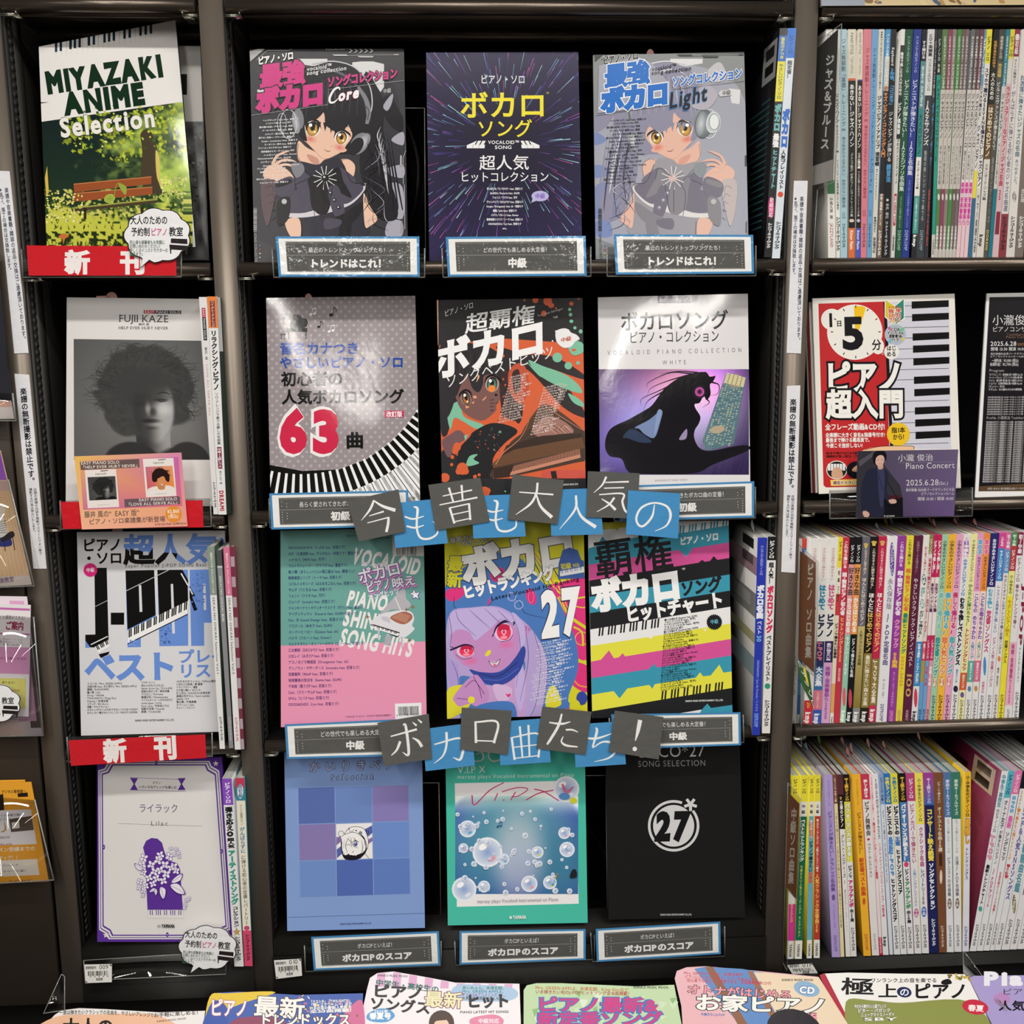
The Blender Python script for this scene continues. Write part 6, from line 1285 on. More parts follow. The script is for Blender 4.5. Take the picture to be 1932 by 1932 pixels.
a.text('全フレーズ動画&CD付!',342,1186,788,1182,52,'f4f0ea',.03); a.text('全楽譜に大きく音名&指番号付き!',344,1240,788,1236,36,'f4f0ea',.03); a.text('最後まで弾ける難易度で、',346,1278,690,1274,36,'f4f0ea',.03); a.text('今度こそ挫折しない!',348,1318,622,1316,36,'f4f0ea',.03); a.text('指1本で1音からはじめる基本',350,1368,600,1366,20,'3a1a18',.03); a.text('映画音楽など楽しく弾ける、ピアノ',350,1392,600,1390,20,'3a1a18',.03)
a.ell(886,1220,86,86,'f0c62c'); a.poly([(870,1290),(915,1285),(904,1310)],'f0c62c'); a.text('指1本',835,1208,938,1204,46,'2a2418',.03); a.text('から!',845,1258,932,1254,46,'2a2418',.03)
a.poly([(640,1332),(760,1310),(980,1308),(1004,1330),(1000,1360),(640,1360)],'f2c8a0', True); a.stroke([(640,1334),(760,1310),(980,1308),(1004,1330)],4,'2a1a14')
a.ell(428,1486,78,70,'f0ece6'); a.ell(428,1486,72,64,'222'); 
for k in range(6): a.rect(362 + k * 22,1440,380 + k * 22,1490,'eee', keep=True)
a.layer += 1; a.poly([(390,1500),(420,1465),(460,1480),(470,1540),(400,1545)],'d8a888', True); a.ell(570,1486,70,64,'1c1a20'); a.poly([(540,1490),(580,1450),(620,1470),(600,1500)],'d8a888', True); a.poly([(380,1560),(600,1552),(600,1600),(385,1604)],'f4d060'); a.text('譜面が大きいオール',400,1592,650,1588,28,'7a2418',.03, ol='fff', olw=.05)
frontbook(Q,0.045,0.012,0.005, a, M_COVER,'red and white beginner piano book with a clock face and a keyboard', base='eeeae2', spine='ddd')
for k,(dx, dy, c_) in enumerate(((-6,4,'d8d2ca'),(-10,8,'a03030'),(-14,10,'c8c2ba'))):
 q = [(1533 + dx,566 + dy),(1790 + dx,560 + dy),(1800 + dx,915),(1545 + dx,930)]; a = Art(q); a.vt('1日5分ではじめる ピアノ超入門',1535 + dx * .9,590 + dy,1545 + dx,900,3,'333',0)
 frontbook(q,0.054 + .008 * k,0.020 + .008 * k,0.0055, None, M_COVER,('copy %s behind the red clock-face piano book, only its edge showing' % ('directly','second','farthest')[k]) if k else 'copy directly behind the red clock-face piano book, only its edge showing', base=c_, spine=c_, group='stacked beginner books')

# --- concert card and its holder
q = [(1618,851),(1808,848),(1800,973.5),(1614.5,976)]
a = Art(q,(1470,510,3.944)); a.gquad([(583,1345),(1332,1333),(1300,1828),(570,1837)],['4a4852','6a5c7e','6a5484','2c2c34'])
a.poly([(583,1345),(700,1343),(900,1600),(920,1700),(922,1834),(570,1837)],'35343c'); a.poly([(590,1420),(700,1350),(730,1360),(600,1460)],'55525c'); a.poly([(700,1700),(920,1690),(922,1834),(700,1836)],'141318'); a.rect(620,1675,900,1700,'4a1c22'); a.stroke([(700,1390),(880,1700)],6,'1c1a20', False)
a.poly([(655,1490),(720,1470),(800,1490),(812,1560),(800,1640),(830,1700),(850,1720),(820,1740),(780,1700),(775,1834),(660,1836),(650,1770),(625,1800),(610,1780),(608,1640),(625,1560)],'26283c', True)
a.poly([(730,1470),(765,1465),(785,1520),(775,1740),(750,1740),(735,1560)],'3a3c5c', True); a.stroke([(728,1490),(750,1560),(772,1640)],3,'11121c'); a.poly([(735,1445),(770,1440),(772,1475),(740,1480)],'c89c8c', True); a.ell(748,1412,34,46,'d8b0a0',6)
a.poly([(700,1430),(698,1370),(730,1342),(775,1343),(798,1370),(795,1420),(780,1385),(750,1375),(722,1395),(714,1440)],'16141a', True); a.stroke([(730,1412),(742,1410)],3.5,'2a1a1a'); a.stroke([(760,1410),(772,1410)],3.5,'2a1a1a'); a.stroke([(742,1440),(752,1442),(762,1439)],3,'9a5050')
a.poly([(815,1710),(850,1702),(872,1712),(868,1732),(830,1735)],'d0a898', True); a.poly([(622,1795),(650,1792),(672,1812),(660,1838),(630,1830)],'d0a898', True)
a.text('小瀧 俊治',882,1418,1148,1412,56,'d8d4d8',0); a.text('Piano Concert',940,1478,1310,1470,62,'dcd8dc',0); a.stroke([(885,1432),(1300,1424)],2,'9a94a4', False); a.text('2025.6.28',944,1602,1190,1598,62,'dcd8dc',0); a.text('(Sat.)',1190,1597,1258,1594,36,'dcd8dc',0); a.stroke([(942,1616),(1304,1612)],1.5,'9a94a4', False)
a.text('島村楽器 仙台泉パークタウンタピオ店',942,1644,1304,1640,25,'d8d4d8',.005); a.text('ピアノセレクションルーム',1055,1672,1303,1669,25,'d8d4d8',.005); a.text('開場 13:30 / 開演 14:00',1030,1712,1298,1708,29,'d8d4d8',.003); a.text('© STUDIO',780,1834,860,1832,14,'ddd',.02)
o = sheet('concert_card', q, *face(q,-0.014,-0.014),0.0007, a, M_COVER, base='665880'); tag(o,'purple concert card with a dark-suited man before the red beginner book','card')
holder([(1567,926),(1836,920),(1836,974),(1567,979)],-0.010,'clear acrylic holder behind the purple concert card')

# --- framed poster at the edge of the right bay
Q = [(1862,553.6),(2050,550),(2050,932),(1839,938.5)]
a = Art(Q,(1470,510,3.944)); a.quad([(1565,200),(2300,190),(2300,1600),(1484,1642)],'19171c'); a.quad([(1485,1608),(2300,1560),(2300,1640),(1483,1645)],'5c4630')
g = lambda t, x, y, w_, h, c_='d8d6d8', wt=.0: a.text(t, x, y, x + w_, y - w_ * .004, h, c_, wt, keep=False)
g('小瀧俊治',1585,402,330,84); g('ピアノコンサート',1585,455,340,44); g('Toshiharu Kotaki',1690,487,240,26,'8a6a50'); g('Piano Concert',1686,505,200,24,'8a6a50'); g('2025.6.28',1572,562,196,46,'e4e2e4',.01); g('sat',1772,560,52,40,'a8703c'); g('開場 13:30 開演 14:00',1574,597,262,30,'d8d6d8',.01)
g('島村楽器仙台泉パークタウンタピオ店',1572,628,330,18); g('ピアノセレクションルーム(B1)',1570,648,260,18); g('一般料金：¥3,000 (税込)',1582,682,200,28, wt=.01); g('会員料金：¥2,700 (税込)',1568,710,214,28, wt=.01); g('Program',1564,756,110,30,'b0aeb0')
for i, t in enumerate(['ラフマニノフ：前奏曲 変ト長調 Op.32','ベートーヴェン：ピアノソナタ第14番 第1','リスト：愛の夢 第3番 変イ長調 S.541-3','ショパン：幻想即興曲 嬰ハ短調 Op.66','ドビュッシー：月の光','ラヴェル：水の戯れのための練習曲']): g(t,1562 - i * 1.2,784 + i * 22,250 if i != 4 else 120,19, wt=.01)
g('Profile 小瀧俊治 Toshiharu',1543,1108,290,28,'b0aeb0')
for i in range(8): g('2025年6月28日(土) 16:30〜17:30 レッスン料',1552 - i,950 + i * 18,270,15, wt=.01)
for i in range(27): g('東京音楽大学ピアノ演奏家コース卒業、同大学院修了。第18回',1541 - i * 1.1,1136 + i * 17,330,15.5, wt=.01)
g('お問い合わせ 島村楽器仙台泉パークタウン',1548,1632,300,19)
t = frontbook(Q,0.050,0.012,0.004, a, M_COVER,'black concert poster in a white-edged clear stand, cut by the edge of view', base='ededed', spine='ccc', name='framed_poster', group=None); t['category'] = 'poster'

# ------------------------------------------------------------------ books standing with their spines out
SH = 'シンコーミュージック'
def spinebook(tr, y, xt0, xt1, yt, xb0, xb1, yb, bands, texts, label, group, sc=None, depth=0.222, slip=None, mark=None):
 bands = bands if isinstance(bands, list) else [(1, bands)]
 X = lambda x, yy: (tr[0] + x / tr[2], tr[1] + yy / tr[2])
 q = [X(xt0, yt), X(xt1, yt), X(xb1, yb), X(xb0, yb)]
 P = [on_y(*p, y) + np.array([s_ * .00035,0,0]) for p, s_ in zip(q,(1,-1,-1,1))]; c = (P[2] + P[3]) / 2
 t = thing('song_book', tuple(c), label,'book', group); back = np.array([0, depth,0.0])
 TL, TR, BR, BL = P; e = 0.0003; xd = np.array([1.0,0,0]); mb = MB(); c0 = bands[0][1] if isinstance(bands[0][1], str) else bands[0][1][0]; sc = sc or c0
 zl = lambda a, b, v: a + (b - a) * v
 mb.prism([BL + xd * .0002, BR - xd * .0002, TR - xd * .0002, TL + xd * .0002],[p + np.array([0, e,0]) for p in (BL, BR, TR, TL)], c0)
 for s_, a, b in ((1, BL, TL),(-1, BR, TR)):
  a2, b2 = a + xd * e * s_, b + xd * e * s_; a, b = a + xd * .0002 * s_, b + xd * .0002 * s_
  f = [a, a2, b2, b] if s_ > 0 else [a2, a, b, b2]
  mb.prism(f,[p + back for p in f], sc)
 a_ = Art(q); f0 = 0
 for f1, c_ in bands:
  if isinstance(c_, tuple): a_.gquad([uv(q,0, f0), uv(q,1, f0), uv(q,1, f1), uv(q,0, f1)],[c_[0], c_[0], c_[1], c_[1]])
  else: a_.quad([uv(q,0, f0), uv(q,1, f0), uv(q,1, f1), uv(q,0, f1)], c_, keep=True)
  f0 = f1
 a_.layer += 1; W = (xt1 - xt0 + xb1 - xb0) / 2 / tr[2]
 for tx in texts:
  s, g0, g1, c_ = tx[:4]; wt = round((tx[4] if len(tx) > 4 else 0) * .8 + .012,3); rw = tx[5] if len(tx) > 5 else .62; ol = tx[6] if len(tx) > 6 else None; u = tx[7] if len(tx) > 7 else .5
  if s == '[]': a_.quad([uv(q,.5 - rw / 2, g0), uv(q,.5 + rw / 2, g0), uv(q,.5 + rw / 2, g1), uv(q,.5 - rw / 2, g1)], c_); continue
  if s == '()': p = uv(q,.5,(g0 + g1) / 2); p1 = uv(q,.5, g0); a_.ell(p[0], p[1], W * rw / 2, abs(p[1] - p1[1]), c_, n=12); continue
  asc = sum(ord(ch) < 128 for ch in s) > len(s) * .6
  a_.vt(s, *uv(q, u, g0), *uv(q, u, g1), W * rw, c_, wt, ol=ol, olw=.05, rot=asc)
 a_.emit(mb, np.array([0, y,0.0]), np.array([0,-1.0,0]))
 if mark:
  for (d0, d1, v0, v1, c_) in mark:
   pts = [zl(TL, BL, v) + np.array([-.00005, d * depth,0]) for d, v in ((d1, v0),(d0, v0),(d0, v1),(d1, v1))]
   mb.add(pts,[(0,2,1),(0,3,2)], c_)
 mb.build('cover', M_SPINE, t)
 mb = MB(); dz = np.array([0,0,.0012]); fr = [BL + xd * (e + .0001) + dz, BR - xd * (e + .0001) + dz, TR - xd * (e + .0001) - dz * .6, TL + xd * (e + .0001) - dz * .6]
 if np.linalg.norm(fr[1] - fr[0]) > .0004: mb.prism([p + np.array([0, e + .0001,0]) for p in fr],[p + np.array([0, depth - .001,0]) for p in fr]); mb.build('page_block', M_PAGES, t)
 for d, hh, c_ in slip or []:
  m = (TL + TR) / 2 + np.array([0, d * depth,0]); s1 = .0065; tl = rnd.uniform(-.006,.006)
  V = [m + np.array([-.001 + s1 * math.cos(k) * .4, s1 * math.sin(k) * 1.1, hh * (.25 + .75 * abs(math.sin(k * 1.3))) + tl * math.sin(k) * .5]) for k in np.linspace(0, math.pi,8)] + [m + np.array([0,-s1,-.004]), m + np.array([0, s1,-.004])]
  mb = MB(); T = [(8, j, j + 1) for j in range(0,7)] + [(8,7,9)]; mb.add(V, T, c_); mb.add(np.array(V) + [.0002,0,0],[(a, c2, b) for a, b, c2 in T], c_); mb.build('order_slip', M_PAPER, t)
 return t
def row(tr, y, yt, yb, data, grp, suffix):
 for k, d in enumerate(data):
  xt0, xt1, xb0, xb1, bands, texts, lab = d[:7]; kw = d[7] if len(d) > 7 else {}
  if not isinstance(bands, list): bands = [(1, bands)]
  yy, yk = y + rnd.uniform(-.001,.001), dict(kw); oy = yk.pop('dy',0); oy2 = yk.pop('db',0); yy = yk.pop('y', yy)
  spinebook(tr, yy, xt0, xt1, yt(xt0) + oy, xb0, xb1, yb(xb0) + oy2, bands, texts, lab + suffix, grp, **yk)
BK = '1a1a1c'; W = 'e8e6e0'
# upper row of spines
T8 = lambda a, b, c, d: [('CDとセッション! アドリブいらずの',.03,.26,'e8e8e4',.02,.62),('ジャズるピアノ',.28,.48,'55524e',.02,.8),(a,.51,.68,'55524e',.01,.5),('()',.72,.75,'d8d8d4',0,.5),(b,.86,.97,'e8e8e4',.02,.55)]
def s9(xt0, xt1, xb0, xb1, c_, sub, lab, w_='c8c2ba'): return (xt0, xt1, xb0, xb1,[(.265, c_),(.70, w_),(.965, c_),(1, w_)], T8(sub,'全音楽譜出版社',0,0), lab)
def s3(xt0, xt1, xb0, xb1, c_, sub, lab): return (xt0, xt1, xb0, xb1,[(.265, c_),(.66,'d4cec8'),(.84,'ecdce0'),(1,'e8c8d0')],[('おしゃれな本格ジャズアレンジで楽しむ',.03,.26,'e8e8e4',.02,.6),('ジャズるピアノソロ',.28,.52,'3a3a3c',.02,.75),(sub,.53,.66,'3a3a3c',0,.5),('楽譜・音楽書祭り',.67,.86,'d83a9c',.04,.8)], lab)
R1 = [
 (217,263,232,285,[(.66, W),(.72,'3a7a48'),(1, W)],[('C',.02,.05,'888',.0,.8),('中島久恵 著',.735,.83,'222',.0,.5),('JAZZYLAND',.85,.955,'a83848',.0,.6)],'white spine with red capitals, next to the black divider'),
 (270,316,289,315, W,[('ジャズ・ハノン',.28,.41,'222',.03,.8),('●レオ・アルファッシー 著',.42,.54,'222',.02,.5),('ジャズ・ピアノの基礎知識とその練習',.57,.79,'333',.01,.4),(SH,.82,.97,'111',.05,.8)],'thin white jazz hanon spine'),
 (318,362,318,366,'a8cbd8',[('ジャズ無窮動「基礎」トレーニング∞',.04,.45,'3c4c58',0,.7),('弾き始めたら止まれない、休符のない練習曲',.47,.78,'3c4c58',0,.55),('CD付',.80,.83,'333',0,.6),('リットーミュージック',.85,.955,'222',.04,.6)],'pale sky blue jazz training spine'),
 (372,427,375,418,[(.215,'dcd6c4'),(.225,'d86a3c'),(.87, BK),(1,'e0703a')],[('PIANO STYLE',.015,.11,'444',0,.55),('［ピアノスタイル］',.12,.20,'555',0,.45),('あきない！ジャズ・ハノン',.24,.515,'e8e8e8',.02,.68),('「アドリブ能力」が身につく！ピアノトレーニング集',.535,.82,'c8c8c8',.01,.4),('()',.83,.845,'e0c8b8',0,.7),('Rittor Music',.88,.965,'f4e8e0',.04,.6)],'cream and black spine ending in orange'),
 (441,476,425,458,[(.22,'dcd6c4'),(.225,'4a58b8'),(.87, BK),(1,'4a58c0')],[('PIANO STYLE',.015,.11,'444',0,.6),('［ピアノスタイル］',.12,.20,'555',0,.5),('あきない！ジャズ・ハノン',.245,.52,'e8e8e8',.02,.72),('リズム強化編',.54,.61,'e8e8e8',.03,.6),('ジャズを弾くためのピアノトレーニング集',.62,.82,'c8c8c8',.01,.45),('()',.83,.845,'b8c0e0',0,.7),('Rittor Music',.88,.965,'e4e8f4',.04,.65)],'cream and black spine ending in blue'),
 (483,538,460,500,'d8808c',[('ジャズ無窮動トレーニング∞',.08,.41,'8c2440',0,.6),('弾き始めたら止まれない、休符のない練習曲',.42,.74,'8c2440',0,.5),('CD付',.79,.82,'8c2440',0,.6),('リットーミュージック',.85,.955,'5c1828',.04,.55)],'rose pink jazz training spine'),
 (541,584,502,535,'6ea4d0',[('ジャズ無窮動トレーニング「コンテンポラリー・アプローチ」∞',.08,.72,'24406c',0,.62),('CD付',.79,.82,'24406c',0,.6),('リットーミュージック',.85,.955,'1c2c4c',.04,.6)],'mid blue jazz training spine'),
 (590,628,537,567,'d8d4c8',[('▼▼▼カンタンなのにカッコいいフレーズがすぐ弾ける！',.01,.27,'333',.02,.5),('ジャズ・ピアノ・アドリブ 速習帳',.29,.60,'222',.04,.9),('Rhythmic',.61,.75,'444',0,.4),('●福田ゆかり',.82,.89,'222',.02,.55),('自由現代社',.91,.98,'222',.03,.6)],'cream spine with heavy black katakana'),
 (637,672,572,604,[(.12,'4a94c8'),(.27,'c8c8c0'),(.72,'282428'),(1,'7a6450')],[('バッキングの基礎がしっかり学べる',.02,.24,'e8e8e8',.02,.6),('ジャズ・ピアノ・コンピング入門',.25,.56,'d8884c',.05,.9,'1a1a1c'),('伴奏・基礎編へようこそ',.72,.86,'e8e0d8',.02,.5),(SH,.88,.99,'eee',.05,.7)],'blue-topped spine with orange title on black'),
 (674,712,606,662,'1c1b1d',[('Keyboard',.08,.16,'ddd',.03,.5),('3年後、「ココまで」',.17,.34,'4c94c8',.05,.7),('ジャズ・ピアノが弾ける',.36,.58,'e0e0e0',.0,.65),('練習法',.59,.67,'4c94c8',.04,.7),('● 平戸 祐介',.74,.83,'c8c8c8',.01,.5),('リットーミュージック',.84,.99,'ddd',.02,.5)],'wide black spine with blue and white title'),
 (745,772,672,697,[(.07, W),(.30,'3a3636'),(.48,'26262c'),(1,'d8d4d0')],[('趣味で楽しむ大人のための',.10,.29,'e4e0dc',.03,.8),('ピアノ倶楽部',.32,.46,'e8e8e8',.03,.9),('不朽のジャズスタンダード',.48,.68,'3a3a3c',.02,.65),('[]',.72,.86,'b83848',0,.7),('初級から中級まで',.73,.85,'f0e0e0',.03,.5),('全音',.9,.97,'333',.02,.6)],'narrow white and black spine with red foot'),
 (776,828,700,745,'1e5038',[('ワンランク上のピアノ・ソロ',.03,.19,'b8d0c0',0,.45),('ピアニストが弾きたい！ JAZZジブリ名曲集',.22,.71,'dce8e0',0,.72),('スタジオジブリの名曲を上質なアレンジで',.73,.87,'8ab8a0',0,.35),('DEPROMP',.88,.97,'9cc0ac',0,.6)],'dark green spine'),
 (835,888,748,797,'2a3a8c',[('ワンランク上のピアノ・ソロ',.03,.19,'c0c8e8',0,.45),('ピアニストが弾きたい！ JAZZ名曲集',.22,.64,'e4e8f4',0,.72),('スタンダードの名曲を上質なアレンジで',.66,.87,'8c9cd8',0,.35),('DEPROMP',.88,.97,'a8b4e8',0,.6)],'royal blue spine'),
 (893,928,815,851,[(.14,'202022'),(.35,'5a8c90'),(.56,'2f8a86'),(.73, W),(.895,'4a9c94'),(1,'26282a')],[('すぐ弾ける',.05,.13,'ddd',.03,.7),('はじめての ひさしぶりの',.16,.34,'e8f0f0',.03,.55),('大人のピアノ',.37,.55,'1c2c2c',.0,.8),('スタンダード・ジャズ編',.575,.70,'333',.02,.55),('大きな譜面で見やすく弾きやすい',.74,.88,'d8ece8',.01,.4),('kmp',.90,.955,'f0f0f0',.05,.8)],'teal, white and black big-letter spine'),
 (933,980,853,905,[(.29,'d8d8d8'),(1,'3a4044')],[('CD＋楽譜集',.02,.12,'333',.03,.6),('ワンランク上のピアノソロ',.13,.27,'333',.02,.5),('JAZZサウンズ',.31,.51,'e4e4e4',.02,.75),('魅惑の美しいジャズで奏でる',.53,.84,'a8b0b0',0,.4),('DEPROMP',.88,.97,'98a4a8',0,.6)],'grey spine with a white top'),
 (985,1000,908,932,'34343a',[('ピアノソロ・ジャズで楽しむ',.05,.3,'c8c8c8',.0,.6),('ボサノヴァ',.32,.6,'4a8cc0',.02,.7),('音楽之友社',.7,.95,'b84848',.03,.6)],'very thin charcoal spine'),
 (1002,1031,955,977,[(.2,'2a2c2c'),(.9,'2a9a88'),(1,'d4d0cc')],[('ピアノソロ 中級',.04,.19,'ddd',.01,.6),('ジャズ・ベスト・ヒット10',.22,.58,'1c5a50',.05,.85),('YAMAHA',.92,.99,'333',.02,.6)],'bright teal spine with a black top'),
 s9(1037,1075,977,1002,'5c7c4c','ボサノヴァの名曲','first green-banded spine of the thin jazz series'), s9(1077,1106,1003,1027,'8c4460','不朽の映画音楽','first maroon-banded spine of the thin jazz series'), s9(1108,1134,1028,1052,'8a8078','懐かしいジャズ・バラード','first taupe-banded spine of the thin jazz series'),
 s9(1143,1171,1054,1077,'4e8848','ジブリ・ジャズ','second green-banded spine of the thin jazz series'), s9(1173,1197,1078,1102,'6c5c58','ハートボイルドな映画','taupe-banded thin spine after the second green-banded one'), s9(1199,1224,1103,1126,'7a6868','感動のシネマ・ジャズ','last taupe-banded spine of the thin jazz series'),
 s3(1238,1266,1128,1153,'6a6c70','憧れの名曲','first thin spine with magenta letters at its foot'), s3(1268,1298,1155,1180,'5c4c48','一度は弾きたい','second thin spine with magenta letters at its foot'), s3(1300,1328,1182,1208,'6c4450','しっとりと味わう','third thin spine with magenta letters at its foot'),
 (1330,1344,1210,1240,[(.25,'6a98b8'),(.62,'e0dcd8'),(.74,'e8d84c'),(1,'3a6c8c')],[('ピアノソロ',.04,.2,'eee',.03,.7),('スマホで弾ける！',.25,.4,'26264c',.04,.8),('ジャズ・ピアノ',.42,.61,'26264c',.04,.8)],'thin spine with a yellow band low down'),
 (1346,1384,1242,1268,[(.15,'e8dc3c'),(.7,'e4e0dc'),(1,'d8d4d0')],[('ピアノ ソロ',.03,.14,'333',.03,.7),('スマホで聴けるSEVENを弾きたい！ジャズ・ピアノ',.17,.69,'26264c',.04,.85),('ヤマハ楽譜出版',.72,.98,'444',.01,.5)],'white spine with a yellow top, before the black and brown one'),
 (1397,1430,1270,1320,[(.17,'1c1a1a'),(.33,'2a2622'),(.57,'6c5030'),(1,'dcd8d0')],[('名曲をあなたの手で',.05,.17,'d0a048',.02,.6),('大人のための',.19,.31,'e4e0d8',.02,.7),('はじめてのピアノ',.34,.56,'e8dcc0',.03,.85),('スタンダード・ジャズ編',.59,.75,'333',.01,.6),('kmp',.90,.955,'333',.05,.8)],'black and brown big-letter spine'),
 (1435,1478,1322,1352,[(.14,'4a4844'),(.22,'5c5444'),(1,'56544e')],[('模範演奏CD付',.03,.13,'c0b8a0',.02,.6),('完全採譜',.15,.21,'c8b060',.03,.7),('ビル・エヴァンスが弾きたくて',.23,.53,'dcd8cc',.01,.7),('魅惑のピアノ・ソロ',.56,.85,'9a9484',0,.4),('DOREMI',.88,.97,'c8b060',.03,.6)],'olive grey jazz pianist spine'),
 (1482,1511,1354,1378,[(.25,'2c7c90'),(.7,'d0ccc8'),(1,'22788c')],[('CDとセッション! アドリブいらずの',.03,.25,'e8f0f0',.02,.6),('ジャズるピアノ',.28,.48,'444',.02,.75),('テレビCMに流れる',.50,.68,'444',.01,.5)],'petrol blue-banded spine'),
 (1513,1543,1380,1424,[(.13,'e0d43c'),(.24,'d8d4cc'),(1,'d8b8bc')],[('ピアノ ソロ',.03,.12,'333',.03,.7),('ラグジュアリーなピアノ・ジャズ名曲 25',.25,.75,'b03048',.03,.75),('[]',.80,.90,'8a2c40',0,.7)],'white and pink spine with a yellow top'),
 (1545,1581,1426,1476,[(.12,'8c3450'),(.81,'dcd8d4'),(1,'8c3a44')],[('()',.02,.05,'e4d8d8',0,.7),('超初級',.02,.11,'e8dcdc',.02,.6),('オトナの簡単ピアノ',.13,.26,'444',.01,.5),('がんばらずに弾ける初心者のジャズ名曲選',.27,.80,'4a4a6c',.0,.7),(SH,.82,.97,'111',.05,.7)],'white spine between two maroon bands'),
 (1592,1645,1478,1538,[(.86,'e0dcd6'),(1,'dcd6d0')],[('お洒落に弾きたいジャズの名曲',.20,.56,'2c5878',.01,.6),('あつめました。',.57,.69,'2c5878',0,.45),('()',.71,.76,'6c6860',0,.5),('保存版',.71,.76,'e8e4dc',.0,.4),(SH,.82,.96,'111',.05,.6)],'wide white spine cut by the edge of view'),
 (1648,1700,1540,1600,'7c7068',[('改訂版',.70,.76,'ddd',0,.5),(SH,.82,.96,'e8e8e8',.05,.6)],'brown spine at the far edge of view'),
]
row((1500,0,3.716),.016, lambda x: 205 + max(0,(x - 900)) * .0, lambda x: 1808 - (x - 230) * .004, R1,'upper row of jazz spines',', upper spine row')

